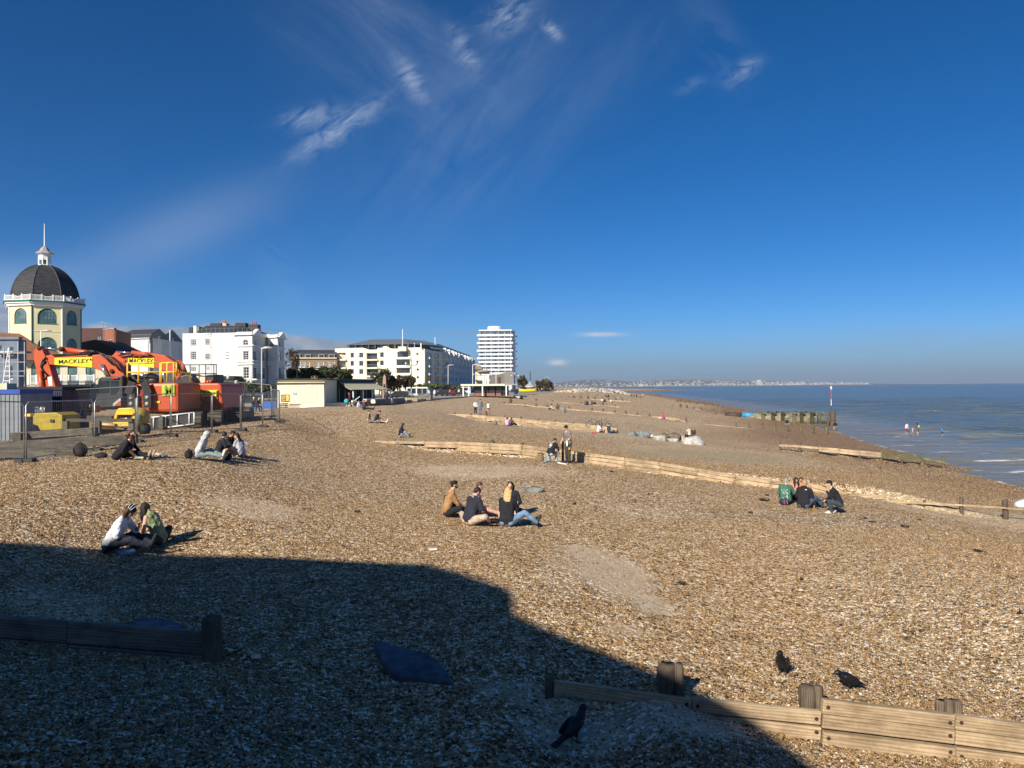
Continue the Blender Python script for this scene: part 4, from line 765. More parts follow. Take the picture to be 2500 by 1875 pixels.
def blue_building():
    Y = 100; t = thing('blue_grey_building', 'blue grey rendered building with scaffolding at the left edge', 'building', P(20, 950, Y)); m = mat('blue_grey_render', (.14, .18, .24), rough=.8, var=.15, scale=.7)
    A, B = P(-80, 880, Y), P(46, 880, Y); f = Face(t, (A.x, Y), (B.x, Y)); zt = P(10, 829, Y).z
    f.pwin(22, 33, 846, 868, nx=1, nz=2); f.pwin(25, 31, 893, 925, nx=1, nz=2); f.pwin(-4, 4, 842, 868, nx=1, nz=2)
    f.wall([(0, Z0), (f.L, Z0), (f.L, zt), (0, zt)], m); b = MB(t.location); b.bb(A.x, B.x-.01, Y+.35, Y+1.6, Z0, zt); b.build('core', m, t)
    f.box(0, f.L+.2, zt, zt+.35, -.3, .5, 'parapet', m); f.box(f.L*.6, f.L+1.6, P(40, 861, Y).z, P(40, 859, Y).z, -1.2, .0, 'canopy', whitep)
    s = thing('scaffolding', 'grey tube scaffolding with boards beside the blue grey building', 'scaffolding', P(40, 950, 96)); Yy = 96
    for x in (10, 24, 44, 60): a, b_ = P(x, 945, Yy), P(x, 835 if x > 30 else 850, Yy); q = MB(s.location); q.tube([a, b_], .07, 6); q.build('standard', steel, s)
    for y in (862, 884, 906, 918): q = MB(s.location); q.tube([P(0, y, Yy), P(62, y, Yy)], .06, 6); q.build('ledger', steel, s)
    q = MB(s.location); a, b_ = P(28, 862, Yy), P(62, 862, Yy); q.bb(a.x, b_.x, Yy, Yy+1.2, a.z, a.z+.25); q.build('deck_board', WOODGR, s)
    l = thing('ladder', 'white aluminium ladder leaning against the scaffolding at the left', 'ladder', P(15, 945, 94)); q = MB(l.location); q.tube([P(6, 948, 94), P(21, 850, 94)], .07, 5); q.build('rail', whitep, l); q = MB(l.location); q.tube([P(25, 948, 94), P(22.5, 848, 94)], .07, 5); q.build('rail', whitep, l)
    for i in range(7): q = MB(l.location); y = 858+i*12; q.tube([P(20-(y-850)*.15, y, 94), P(22.6+(y-850)*.02, y, 94)], .05, 5); q.build('rung', whitep, l)
blue_building()
def red_block():
    Y = 150; t = thing('dark_red_building', 'dark maroon clad building with a black sloping roof beside the tower', 'building', P(225, 930, Y)); dm = mat('maroon_cladding', (.055, .012, .012), rough=.6, var=.3, scale=.5)
    pxbox(t, 190, 262, 801, 930, Y, 2, 'wall', dm, Z0); b = MB(t.location); b.pxp([(196, 836), (232, 829), (310, 866), (322, 885), (196, 890)], Y-12, Y-2); b.build('roof', mat('black_roof', (.012, .012, .013), rough=.7), t)
    for x in (241, 246): b = MB(t.location); b.tube([P(x, 838, Y-4), P(x, 822, Y-4)], .16, 8); b.build('flue', steel, t)
    q = MB(t.location); q.tube([P(253, 836, Y-3), P(252, 786, Y-3)], .07, 5); q.beam(P(247, 786, Y-3), P(256, 787, Y-3), .06, .06); q.beam(P(250, 797, Y-3), P(261, 798, Y-3), .06, .06); q.build('aerial', steel, t)
    t = thing('red_brick_block', 'flat roofed red brick block with one white window beside the grey mansard roof', 'building', P(270, 930, 146)); A, B, E = P(255, 850, 146), P(279, 850, 144), P(320, 850, 156)
    f = Face(t, (A.x, 146), (B.x, 144)); f.pwin(262, 275, 828, 842, nx=2, nz=1, fw=.12); zt = P(268, 804, 145).z; f.wall([(0, Z0), (f.L, Z0), (f.L, zt), (0, zt)], brick)
    f2 = Face(t, (B.x, 144), (E.x, 156)); f2.wall([(0, Z0), (f2.L, Z0), (f2.L, zt), (0, zt)], brick); block(t, [(A.x, 146.4), (B.x-.2, 144.5), (E.x-.2, 156), (A.x-6, 157)], Z0, zt-.05, brick, 'core'); f.box(-.1, f.L+.1, zt, zt+.2, -.1, .4, 'coping', leadm)
red_block()
def mansard():
    Y = 186; t = thing('mansard_house', 'white house with grey gambrel slate roof and shaded grey gable end', 'building', P(380, 930, Y))
    A, B = P(279, 860, Y), P(364, 860, Y-3); Gc = P(445, 860, Y+22)
    f = Face(t, (A.x, Y), (B.x, Y-3)); zt = P(320, 831, Y).z
    for x in (292,): f.pwin(x-5, x+5, 848, 855, nx=3, nz=1, sill=False)
    for x in (322, 346): f.pwin(x-5, x+5, 848, 866, nx=1, nz=1, gm=white, sill=False)
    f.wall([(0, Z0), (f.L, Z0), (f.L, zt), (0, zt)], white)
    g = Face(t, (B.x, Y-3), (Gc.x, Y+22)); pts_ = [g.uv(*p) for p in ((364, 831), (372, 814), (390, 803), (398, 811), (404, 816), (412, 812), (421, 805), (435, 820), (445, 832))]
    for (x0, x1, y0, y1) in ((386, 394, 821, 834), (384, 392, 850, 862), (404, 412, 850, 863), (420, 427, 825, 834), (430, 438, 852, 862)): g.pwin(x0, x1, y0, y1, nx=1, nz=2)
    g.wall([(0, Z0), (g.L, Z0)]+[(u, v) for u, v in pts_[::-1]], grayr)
    q = MB(t.location); e = Vector((-g.d.x*0-(B.x-A.x), (A.y if False else 3)*1, 0)); e = Vector((A.x-B.x, 3, 0))
    R_ = [P(364, 831, Y-3), P(372, 814, Y-1), P(390, 803, Y+4)]
    q.add([R_[0], R_[0]+e, R_[1], R_[1]+e*.93, R_[2], R_[2]+e*.8], [(0, 1, 3, 2), (2, 3, 5, 4)]); o = q.build('roof', slate, t); s_ = o.modifiers.new('solid', 'SOLIDIFY'); s_.thickness = .25
    block(t, [(A.x+.3, Y+.5), (B.x-.3, Y-2.3), (B.x-.3, Y+18), (A.x+.3, Y+18)], Z0, zt+.5, white, 'core')
    q = MB(t.location); q.tube([P(415, 870, Y+5), P(415, 806, Y+5)], .14, 8); q.build('soil_pipe', whitep, t); q = MB(t.location); q.tube([P(366, 870, Y-3.3), P(366, 838, Y-3.3)], .12, 8); q.build('soil_pipe', whitep, t)
    for i in range(8): q = MB(t.location); x = 285+i*11; q.tube([P(x, 831, Y-.2), P(x, 817, Y-.2)], .04, 5); q.build('rail_post', steel, t)
    q = MB(t.location); q.tube([P(282, 818, Y-.3), P(366, 817, Y-3.2)], .04, 5); q.build('rail', steel, t)
mansard()
def white_terrace():
    Y = 172; t = thing('white_terrace_house', 'big white stucco house with bow windows, pediments and dark chimneys', 'building', P(560, 930, Y))
    A = P(446, 870, Y+3); B = P(575, 870, Y-2); Cc = P(622, 870, Y); f = Face(t, (A.x, A.y), (B.x, B.y))
    for (x0, x1, y0, y1) in ((465, 479, 828, 845), (500, 514, 827, 843), (465, 479, 858, 879), (500, 514, 863, 879), (465, 479, 895, 908), (502, 512, 895, 905)): f.pwin(x0, x1, y0, y1, nx=3, nz=4, sill=True, fw=.12, bar=.06)
    z = f.uv(500, 812)[1]; zr = f.uv(575, 812)[1]; f.wall([(0, Z0), (f.L, Z0), (f.L, zr), (0, z)], white)
    f.box(*f.rect(549, 562, 857, 880), -.06, -.003, 'notice_board', mat('notice_white', (.70, .70, .68), var=.1)); nb = f.rect(551, 560, 868, 871)
    for y in (860, 867, 874): r = f.rect(551, 560, y, y+2.2); f.box(*r, -.075, -.061, 'lettering', grayr)
    q = MB(); u, v0 = f.uv(515, 895); _, v1 = f.uv(515, 812); q.bb(u-.08, u+.08, -.2, -.02, Z0, v1); o = q.build('drainpipe', whitep, t); o.matrix_local = f.M()
    # first bow: front panel 590-615, side panel to 640 ; recessed wall ; second bow 655-695
    Bc = [P(575, 870, Y-2), P(580, 870, Y-3.2), P(616, 870, Y-3.6), P(636, 870, Y+2), P(640, 870, Y+6)]
    segs = []
    def seg(p, q_, wins, ztop, **k):
        g = Face(t, (p.x, p.y), (q_.x, q_.y))
        for w in wins: g.pwin(*w[:4], arched=(len(w) > 4), nx=2, nz=(2 if len(w) > 4 else 4), fw=.1, bar=.06)
        zt = g.uv(*ztop)[1]; g.wall([(0, Z0), (g.L, Z0), (g.L, zt), (0, zt)], white)
        for y in k.get('bands', ()): a, b_ = g.uv(ztop[0], y)[1], g.uv(ztop[0], y-3)[1]; g.box(-.1, g.L+.1, a, b_, -.28, -.003, 'moulding', whitep)
        g.box(-.2, g.L+.2, zt-.75, zt-.35, -.45, -.003, 'cornice', whitep); return g
    bd = (846, 883, 890)
    seg(Bc[0], Bc[1], [], (577, 811)); g1 = seg(Bc[1], Bc[2], [(593, 606, 829, 843, 1), (593, 607, 857, 879), (594, 608, 896, 924)], (598, 810), bands=bd)
    g2_ = seg(Bc[2], Bc[3], [(619, 624, 830, 844, 1), (619, 626, 857, 880), (619, 627, 897, 925)], (626, 812), bands=bd)
    D2 = [P(640, 870, Y+6), P(652, 870, Y+6.5), P(655, 870, Y+5.5), P(678, 870, Y+4.5), P(694, 870, Y+13)]
    seg(Bc[3], D2[1], [(640, 646, 858, 881), (642, 648, 898, 925)], (645, 816)); seg(D2[1], D2[2], [], (653, 816))
    seg(D2[2], D2[3], [(657, 668, 836, 847, 1)], (666, 817), bands=(851, 885, 890)); seg(D2[3], D2[4], [(680, 684, 836, 849, 1), (680, 686, 860, 881), (681, 687, 898, 925)], (686, 819), bands=(851, 885, 890))
    for (a, b_, z_, yy) in ((Bc[2], Bc[3], (628, 813), 0), (D2[3], D2[4], (686, 820), 0)):   # pediments
        g = Face(t, (a.x, a.y), (b_.x, b_.y)); zt = g.uv(*z_)[1]; q = MB(); q.prism([(-.6, -.6, zt-.6), (g.L+.6, -.6, zt-.6), (g.L/2, -.6, zt+.9)], (0, .9, 0)); o = q.build('pediment', whitep, t); o.matrix_local = g.M()
        q = MB(); zz = g.uv(z_[0], 925)[1]; q.bb(-.2, g.L+.2, -1.0, 0, zz-.3, zz); 
        o = q.build('balcony', whitep, t); o.matrix_local = g.M(); q = MB()
        for i in range(10): q.bb(g.L*i/9-.03, g.L*i/9+.03, -.95, -.9, zz, zz+1)
        q.bb(-.1, g.L+.1, -.96, -.89, zz+.95, zz+1.05); o = q.build('balcony_railing', black, t); o.matrix_local = g.M()
    zt = P(540, 815, Y).z; core = [(A.x+.3, A.y+.6), (B.x-.2, B.y+.6), (Bc[2].x-.4, Y-2.4), (Bc[3].x-.5, Y+2), (D2[1].x, Y+7.2), (D2[3].x-.5, Y+6), (D2[4].x-.6, Y+13), (D2[4].x-3, Y+22), (A.x+.3, Y+20)]
    block(t, core, Z0, zt-.6, white, 'core')
    # hipped slate roof and chimneys
    q = MB(t.location); a, b_, c_, d_ = P(478, 812, Y+3), P(565, 812, Y+.5), P(655, 815, Y+12), P(520, 812, Y+20); r1, r2 = P(503, 795, Y+8), P(590, 795, Y+9)
    q.add([a, b_, c_, d_, r1, r2], [(0, 1, 5, 4), (1, 2, 5), (2, 3, 4, 5), (3, 0, 4)]); q.build('roof', slate, t)
    dk = mat('dark_chimney', (.05, .05, .052), rough=.8); cp = mat('clay_pot', (.42, .13, .06), rough=.8)
    for (x0, x1, y0, y1, m_, pots) in ((513, 539, 789, 797, dk, 0), (543, 552, 789, 797, mat('striped_chimney', (.55, .45, .3), var=.5, scale=2), 3), (574, 599, 788, 799, dk, 0), (606, 629, 792, 803, dk, 3), (461, 470, 799, 811, dk, 0), (472, 479, 795, 812, white, 0), (479, 486, 797, 812, grayr, 0)):
        o = pxbox(t, x0, x1, y0, y1+5, Y+9, 2.2, 'chimney', m_)
        for i in range(pots): q = MB(t.location); p = P(x0+(x1-x0)*(.5+i*.2 if pots else .5)-2, y0, Y+10); q.tube([p, p+Vector((0, 0, .65))], .2, 8); q.build('chimney_pot', cp, o); o2 = q
    for i in range(14): q = MB(t.location); x = 482+i*11; p = P(x, 811, Y-1 if x < 575 else Y+2); q.tube([p, p+Vector((0, 0, 1.1))], .035, 5); q.build('rail_post', steel, t)
    q = MB(t.location); q.tube([P(482, 804, Y-1), P(575, 800.5, Y-1.6), P(620, 800, Y+1), P(690, 808, Y+8)], .035, 5); q.build('rail', steel, t)
    # dark extension at ground level
    pxbox(t, 522, 572, 918, 975, Y-8, 6, 'extension', mat('dark_foliage_wall', (.014, .018, .012), rough=.8, var=.8, scale=3), Z0)
white_terrace()
def brown_block():
    Y = 255; t = thing('brown_brick_flats', 'brown brick flats with grey mansard storey between the white house and cream apartments', 'building', P(770, 930, Y)); A, B = P(712, 880, Y), P(822, 880, Y+4)
    f = Face(t, (A.x, Y), (B.x, Y+4)); z1 = f.uv(760, 876)[1]
    for x in (716, 731, 741, 752, 775, 786, 802, 813): f.pwin(x-4, x+4, 884, 897, nx=2, nz=2, fw=.18, bar=.1)
    for x in (716, 731, 741, 752, 775, 786, 802, 813): f.pwin(x-4, x+4, 905, 920, nx=2, nz=2, fw=.18, bar=.1)
    f.wall([(0, Z0), (f.L, Z0), (f.L, z1), (0, z1)], brownbrick); f.box(-.2, f.L, z1, z1+.5, -.5, .3, 'cornice', mat('stone_cream', (.55, .48, .34))); f.box(0, f.L, f.uv(760, 904)[1], f.uv(760, 901)[1], -.15, -.003, 'string_course', mat('stone_cream', (.5, .4, .3)))
    z2 = f.uv(760, 861)[1]; z3 = f.uv(760, 852)[1]; q = MB(); q.add([(-.5, .3, z1+.5), (f.L, .3, z1+.5), (f.L, 1.3, z2), (-.5, 1.3, z2), (2, 6, z3), (f.L, 6, z3), (-.5, 12, z2), (f.L, 12, z2)], [(0, 1, 2, 3), (3, 2, 5, 4), (4, 5, 7, 6)]); o = q.build('roof', slate, t); o.matrix_local = f.M()
    for x in (726, 752, 785, 810): r = f.rect(x-8, x+7, 865, 875); f.box(r[0], r[1], r[2], r[3], -.05, 1.2, 'dormer', leadm); w = f.box(r[0]+.3, r[1]-.3, r[2]+.2, r[3]-.2, -.1, -.053, 'window', glass)
    block(t, [(A.x+.2, Y+.5), (B.x, Y+4.5), (B.x, Y+16), (A.x+.2, Y+16)], Z0, z1-.1, brownbrick, 'core')
brown_block()
def apartments():
    Y = 262; t = thing('cream_apartment_block', 'cream art deco apartment block with long balconies, porthole windows and grey hipped roof', 'building', P(980, 940, Y)); cr = mat('deco_cream', (.76, .71, .56), rough=.7, var=.04, scale=.3)
    A, B = P(818, 900, Y), P(946, 900, Y-2); f = Face(t, (A.x, Y), (B.x, Y-2))
    dg = mat('grey_frames', (.16, .17, .18), rough=.5)
    for r_, (y0, y1) in enumerate(((861, 873), (881, 893), (901, 913))):
        f.pwin(856, 864, y0, y1, fm=dg, nx=2, nz=1, sill=False, fw=.12); f.pwin(877, 887, y0, y1, fm=dg, nx=2, nz=1, sill=False, fw=.12); f.pwin(928, 937, y0-1, y1-1, fm=dg, nx=2, nz=1, sill=False, fw=.12)
        for x0, x1 in ((825, 844), (895, 921)):
            u0, u1, v0, v1 = f.rect(x0, x1, y0, y1+4); f.hole(u0, u1, v0, v1); o = f.win(u0, u1, v0, v1-.1, nx=5 if x0 > 850 else 3, nz=1, fm=dg, hole=False, sill=False, name='balcony_doors'); o.matrix_local = f.M() @ Matrix.Translation((0, 2.2, 0))
            for ch in o.children: pass
            f.box(u0-.25, u1+.25, v0-.5, v0, -1.0, 2.2, 'balcony', cr)
            q = MB(); q.bb(u0, u1, -.95, -.9, v0+1.0, v0+1.08)
            for k in range(13): uu = u0+(u1-u0)*k/12; q.bb(uu-.03, uu+.03, -.94, -.91, v0, v0+1)
            o = q.build('balcony_railing', dg, t); o.matrix_local = f.M()
    v = lambda y, x=880: f.uv(x, y)[1]; u = lambda x: f.uv(x, 870)[0]
    f.wall([(0, Z0), (f.L, Z0), (f.L, v(846)), (u(936), v(846)), (u(934), v(850)), (u(922), v(850)), (u(920), v(854)), (u(902), v(854)), (u(886), v(849)), (0, v(850))], cr)
    # projecting bay tower with stepped parapet and flagpole
    C1, C2 = P(948, 900, Y-5), P(1028, 900, Y-7.5); g = Face(t, (C1.x, C1.y), (C2.x, C2.y)); w_ = lambda x, y: g.uv(x, y)
    for (x0, x1, y0, y1, n) in ((970, 997, 858, 872, 5), (968, 1001, 879, 892, 6), (968, 1001, 899, 911, 6)): g.pwin(x0, x1, y0, y1, nx=n, nz=1, sill=False, fm=dg, fw=.12)
    pl = [(0, Z0), (g.L, Z0)]+[w_(*p) for p in ((1028, 848), (990, 849), (986, 853), (983, 856), (966, 856), (962, 852), (948, 849))]; g.wall(pl, cr)
    for (x, y) in ((1019, 864), (1019, 883), (1020, 902), (1020, 921)):
        uu, vv = w_(x, y); q = MB(); q.lathe([(.42, -.001), (.42, .04)], (0, 0, 0), 12); me = q.mesh('porthole'); me.transform(Matrix.Rotation(R(90), 4, 'X')); o = link('porthole', me, glass, t); o.matrix_local = g.M() @ Matrix.Translation((uu, -.01, vv))
    for y0, y1 in ((873, 877), (894, 898), (912, 917)): r = g.rect(966, 1003, y0, y1); g.box(*r, -.7, -.003, 'balcony', cr, .1)
    o = pxbox(t, 972, 991, 846, 857, Y-9, 3.5, 'roof_box', cr); q = MB(t.location); q.tube([P(983, 847, Y-8), P(983, 804, Y-8)], .14, 6); q.build('flagpole', whitep, t)
    q = MB(t.location); q.tube([P(1063, 850, Y+12), P(1062, 823, Y+12)], .12, 6); q.build('flagpole', whitep, t)
    h_ = Face(t, (B.x, Y-2), (C1.x, C1.y)); h_.wall([(0, Z0), (h_.L, Z0), (h_.L, v(849)), (0, v(849))], cr)
    # receding sea front, shaded, to the right
    E1, E2 = P(1037, 900, Y-8), P(1088, 900, Y+26); E3 = P(1030, 900, Y-8)
    g1 = Face(t, (C2.x, C2.y), (E1.x, E1.y)); g1.wall([(0, Z0), (g1.L, Z0), (g1.L, g1.uv(1035, 862)[1]), (0, g1.uv(1028, 850)[1])], cr)
    s = Face(t, (E1.x, E1.y), (E2.x, E2.y))
    for c in range(3):
        xa = (1041, 1061, 1079)[c]; xb = (1053, 1071, 1087)[c]
        for y0, y1 in ((861, 872), (879, 892), (899, 911), (918, 930)):
            u0, u1, v0, v1 = s.rect(xa, xb, y0+c*2, y1+c*1.5); s.win(u0, u1, v0, v1, nx=3, nz=1, fm=dg, sill=False, fw=.12); s.box(u0-.3, u1+.3, v0-.9, v0-.05, -1.3, -.003, 'balcony', cr, .2)
    s.wall([(0, Z0), (s.L, Z0), (s.L, s.uv(1088, 862)[1]), (0, s.uv(1037, 852)[1])], cr)
    pts_ = [(A.x+.2, Y+.5), (B.x, Y+2.6), (C1.x+.6, Y-4.2), (C2.x, Y-6.5), (E1.x-.6, Y-7), (E2.x-.6, Y+26), (A.x+10, Y+34), (A.x+.2, Y+20)]
    block(t, [pts_[0], (B.x, Y+2.8), (C1.x+.8, Y-3.5), (C2.x-.3, Y-5.5), (E1.x-1.2, Y-6), (E2.x-1.2, Y+26), (A.x+10, Y+34), pts_[-1]], Z0, P(900, 853, Y).z, cr, 'core')
    # set back glazed storey and grey hipped roof
    zc = P(980, 850, Y+6).z; ze = P(980, 841, Y+5).z; q = MB(t.location); fp = [P(848, 850, Y+4), P(1000, 850, Y-1), P(1050, 850, Y+4), P(1082, 850, Y+26), P(900, 850, Y+30)]; q.prism([(p.x, p.y, zc-.3) for p in fp], (0, 0, ze-zc+.3)); q.build('penthouse', glass, t)
    for x in range(852, 1040, 16): q = MB(t.location); p = P(x, 850, Y+3-(x-850)*.03); q.tube([(p.x, p.y, zc-.3), (p.x, p.y, ze)], .22, 6); q.build('column', whitep, t)
    q = MB(t.location); ev = [P(842, 843, Y), P(1000, 840, Y-4), P(1060, 843, Y+2), P(1098, 849, Y+30), P(895, 843, Y+36)]; rd = [P(905, 829, Y+14), P(985, 828, Y+8), P(1035, 832, Y+18)]
    q.add(ev+rd, [(0, 1, 6, 5), (1, 2, 7, 6), (2, 3, 7), (3, 4, 5, 6, 7), (4, 0, 5), (0, 4, 3, 2, 1)]); q.build('roof', mat('grey_sheet_roof', (.16, .17, .18), rough=.5, var=.1, scale=.3), t)
    pxbox(t, 1060, 1085, 853, 865, Y+20, 5, 'roof_box', cr)
apartments()
def far_terrace():
    t = thing('regency_terrace', 'long shaded white terrace with bay windows and grey mansard roof receding behind the cream apartments', 'building', P(1120, 945, 300)); wm = mat('terrace_white', (.66, .68, .70), rough=.75, var=.06)
    A, B = P(1086, 900, 292), P(1158, 900, 400); s = Face(t, (A.x, 292), (B.x, 400)); zt = s.uv(1120, 876)[1]
    for i in range(8):
        u0 = s.L*(i+.12)/8; w = s.L/8*.5
        for k in range(4): zz = Z0+1+3.1*k; s.win(u0, u0+w*.42, zz+.6, zz+2.5, nx=1, nz=2, sill=False); s.win(u0+w*.58, u0+w, zz+.6, zz+2.5, nx=1, nz=2, sill=False)
        s.box(u0+w+.8, u0+w+2.2, Z0, zt+1.8, -.8, -.003, 'pilaster', wm); s.box(u0+w+.5, u0+w+2.5, zt+1.8, zt+2.3, -1.0, .3, 'pilaster_cap', whitep)
    s.wall([(0, Z0), (s.L, Z0), (s.L, zt), (0, zt)], wm); s.box(0, s.L, Z0+3.4, Z0+3.8, -2.2, -.003, 'canopy', wm); s.box(-.3, s.L, zt, zt+.5, -.6, .2, 'cornice', wm)
    q = MB(); q.add([(-.5, .2, zt+.5), (s.L, .2, zt+.5), (s.L, 2.2, zt+4.2), (-.5, 2.2, zt+4.2), (s.L, 12, zt+4.6), (-.5, 12, zt+4.6)], [(0, 1, 2, 3), (3, 2, 4, 5)]); o = q.build('roof', slate, t); o.matrix_local = s.M()
    for i in range(10): s.box(s.L*(i+.25)/10, s.L*(i+.25)/10+2.6, zt+.9, zt+2.8, -.1, 2.0, 'dormer', whitep)
    block(t, [(A.x-.3, 293), (B.x-1.0, 400), (B.x-14, 402), (A.x-14, 300)], Z0, zt, wm, 'core')
    e = Face(t, (A.x-9, 289), (A.x, 292)); e.wall([(0, Z0), (e.L, Z0), (e.L, zt+2), (0, zt+2)], wm)
far_terrace()
def tower():
    Y = 540; t = thing('white_tower_block', 'white tower block wrapped in long balconies with a round roof drum', 'building', P(1215, 945, Y)); wm = mat('tower_white', (.80, .82, .84), rough=.6, var=.03)
    A, B = P(1172, 860, Y), P(1250, 860, Y); dep = 16; E = P(1257, 860, Y+dep); zt = P(1210, 808, Y).z
    block(t, [(A.x, Y), (B.x, Y), (E.x, Y+dep), (A.x, Y+dep)], Z0, zt, mat('tower_wall', (.50, .55, .60), rough=.6, var=.1), 'core')
    f = Face(t, (A.x, Y), (B.x, Y)); s = Face(t, (B.x, Y), (E.x, Y+dep))
    for k in range(12):
        y = 817+9.35*k; big = k % 2 == 0; xl, xr = (1164.5, 1252) if big else (1168.5, 1249.5); zf = P(1210, y+2.2, Y-2).z
        a, b_ = P(xl, y, Y-2), P(xr, y, Y-2); q = MB(t.location); e2 = P(1263 if big else 1259.5, y, Y+dep)
        q.prism([(a.x, Y-2, zf-.35), (b_.x, Y-2, zf-.35), (e2.x, Y+dep-1, zf-.35), (e2.x-1.4, Y+dep, zf-.35), (a.x, Y+dep, zf-.35)], (0, 0, .35)); q.build('balcony_slab', wm, t)
        q = MB(t.location); q.beam((a.x, Y-1.95, zf+.45), (b_.x, Y-1.95, zf+.45), .1, .9); q.beam((b_.x, Y-1.95, zf+.45), (e2.x, Y+dep-1, zf+.45), .1, .9); q.beam((a.x, Y-1.95, zf+.45), (a.x, Y+dep, zf+.45), .1, .9); q.build('balcony_front', wm, t)
        zz = zf
        for i in range(9):
            if random.random() < .25: continue
            u0 = f.L*(i+.1)/9; f.win(u0, u0+f.L/9*random.choice((.5, .75)), zz+.1, zz+2.2, nx=2, nz=1, hole=False, sill=False, gm=random.choice((glass, palegl)))
    for x in (1185, 1200, 1218, 1233, 1247): q = MB(t.location); p = P(x, 900, Y-1.6); q.tube([(p.x, Y-1.6, Z0), (p.x, Y-1.6, zt)], .16, 6); q.build('column', wm, t)
    q = MB(t.location); a, b_ = P(1169, 807, Y-3), P(1250, 806, Y-3); e2 = P(1259, 808, Y+dep); q.prism([(a.x, Y-3, zt), (b_.x, Y-3, zt), (e2.x, Y+dep, zt), (a.x, Y+dep, zt)], (0, 0, .7)); q.build('roof', wm, t)
    c = P(1207, 800, Y+7); q = MB(t.location); rr = 17*Y/F; q.lathe([(rr, zt+.7), (rr, P(1207, 798.5, Y+7).z), (rr*.9, P(1207, 798, Y+7).z+.3)], (c.x, Y+8, 0), 32); q.build('roof_drum', wm, t, False)
tower()
def mid_right():
    Y = 330; t = thing('grey_clad_hall', 'low grey brown clad hall at the foot of the white tower', 'building', P(1220, 950, Y)); gm = mat('grey_brown_cladding', (.17, .15, .13), rough=.7, var=.15, scale=.3)
    b = MB(t.location); b.pxp([(1195, 940), (1196, 919), (1232, 910), (1238, 922), (1240, 940)], Y, Y+20); b.build('front_wall', gm, t); b = MB(t.location); b.pxp([(1232, 938), (1232, 908), (1254, 907), (1254, 938)], Y-2, Y+18); b.build('wall', mat('grey_panel', (.22, .21, .20), rough=.6, var=.1, scale=.3), t)
    o = pxbox(t, 1216, 1222, 921, 936, Y-.15, .1, 'door', mat('brown_door', (.08, .04, .03)))
    t = thing('cream_kiosk_building', 'small cream building with brown roof beside the tower', 'building', P(1165, 940, 420)); pxbox(t, 1156, 1195, 901, 945, 420, 10, 'wall', creamw, Z0); b = MB(t.location); b.pxp([(1154, 902), (1162, 893), (1172, 892), (1178, 902)], 418, 430); b.build('roof', brownbrick, t)
    b = MB(t.location); b.pxp([(1165, 905), (1190, 901), (1193, 906), (1165, 908)], 417, 421); b.build('roof', leadm, t)
    # white pergola columns
    Y = 240; t = thing('white_pergola', 'white classical pergola with paired columns above the shelter roof', 'pergola', P(1180, 950, Y))
    for x in (1181, 1192): q = MB(t.location); a, b_ = P(x, 938, Y), P(x, 914, Y); q.tube([(a.x, Y, Z0), (b_.x, Y, b_.z)], [.42, .36], 12); q.build('column', whitep, t); 
    for x in (1186, 1195): q = MB(t.location); a, b_ = P(x, 938, Y+4), P(x, 917, Y+4); q.tube([(a.x, Y+4, Z0), (b_.x, Y+4, b_.z)], .26, 12); q.build('column', whitep, t)
    pxbox(t, 1175, 1186, 913, 915, Y-.3, .6, 'lintel', whitep); pxbox(t, 1187, 1197, 913, 916, Y-.3, 5, 'lintel', whitep)
    # seafront shelter
    Y = 172; t = thing('seafront_shelter', 'long flat roofed seafront shelter with white posts and red brick base', 'shelter', P(1200, 968, Y)); Zs = 5.55
    a, b_ = P(1124.5, 938, Y-1.5), P(1231, 938, Y-1.5); z1, z0_ = P(1180, 937.5, Y-1.5).z, P(1180, 942, Y-1.5).z; q = MB(t.location); q.bb(a.x, b_.x+.1, Y-1.5, Y+3.5, z0_, z1); q.build('roof', creamw, t)
    for x in (1131, 1144, 1178, 1236): p = P(x, 960, Y-1.2); q = MB(t.location); q.bb(p.x-.14, p.x+.14, Y-1.35, Y-1.05, Zs, z0_-.002); q.build('post', whitep, t)
    for x0, x1 in ((1159, 1184), (1186, 1208), (1211, 1223)): pxbox(t, x0, x1, 959.5, 967.5, Y, .3, 'brick_base', brick, Zs)
    fr = mat('shelter_dark', (.03, .03, .032), rough=.4)
    for x0, x1 in ((1159, 1176), (1179, 1192), (1194, 1208), (1211, 1226), (1228, 1240)):
        o = pxbox(t, x0, x1, 942, 959, Y+.05, .1, 'window', fr); pxbox(t, x0+1, x1-1, 943, 958, Y+.0, .04, 'pane', glass)
    pxbox(t, 1223, 1242, 942, 968, Y+.4, 3, 'dark_wing', fr, Zs); pxbox(t, 1231, 1262, 937, 940, Y+6, 5, 'rear_roof', leadm)
    pxbox(t, 1158, 1224, 941, 968, Y+3, .3, 'rear_wall', mat('shelter_rear', (.10, .09, .085)), Zs)
    # bandstand style kiosk with pointed roof
    Y = 290; t = thing('beach_kiosk', 'small round kiosk with grey pointed roof and tall dark pole beside the yellow boat', 'kiosk', P(1294, 958, Y)); c = P(1294.5, 950, Y)
    q = MB(t.location); q.lathe([(1.5, Z0), (1.5, P(1294, 943, Y).z)], (c.x, Y, 0), 12); q.build('wall', mat('kiosk_grey', (.16, .16, .16)), t); q = MB(t.location); zz = P(1294, 943, Y).z; q.lathe([(2.0, zz-.3), (2.0, zz), ], (c.x, Y, 0), 12); q.build('fascia', whitep, t)
    q = MB(t.location); q.lathe([(2.1, zz), (1.2, zz+.8), (.5, zz+1.4), (.35, zz+1.9), (.05, zz+2.1)], (c.x, Y, 0), 12); q.build('roof', leadm, t); q = MB(t.location); q.tube([P(1294.5, 935, Y), P(1294.5, 907, Y)], .14, 6); q.build('pole', black, t)
mid_right()
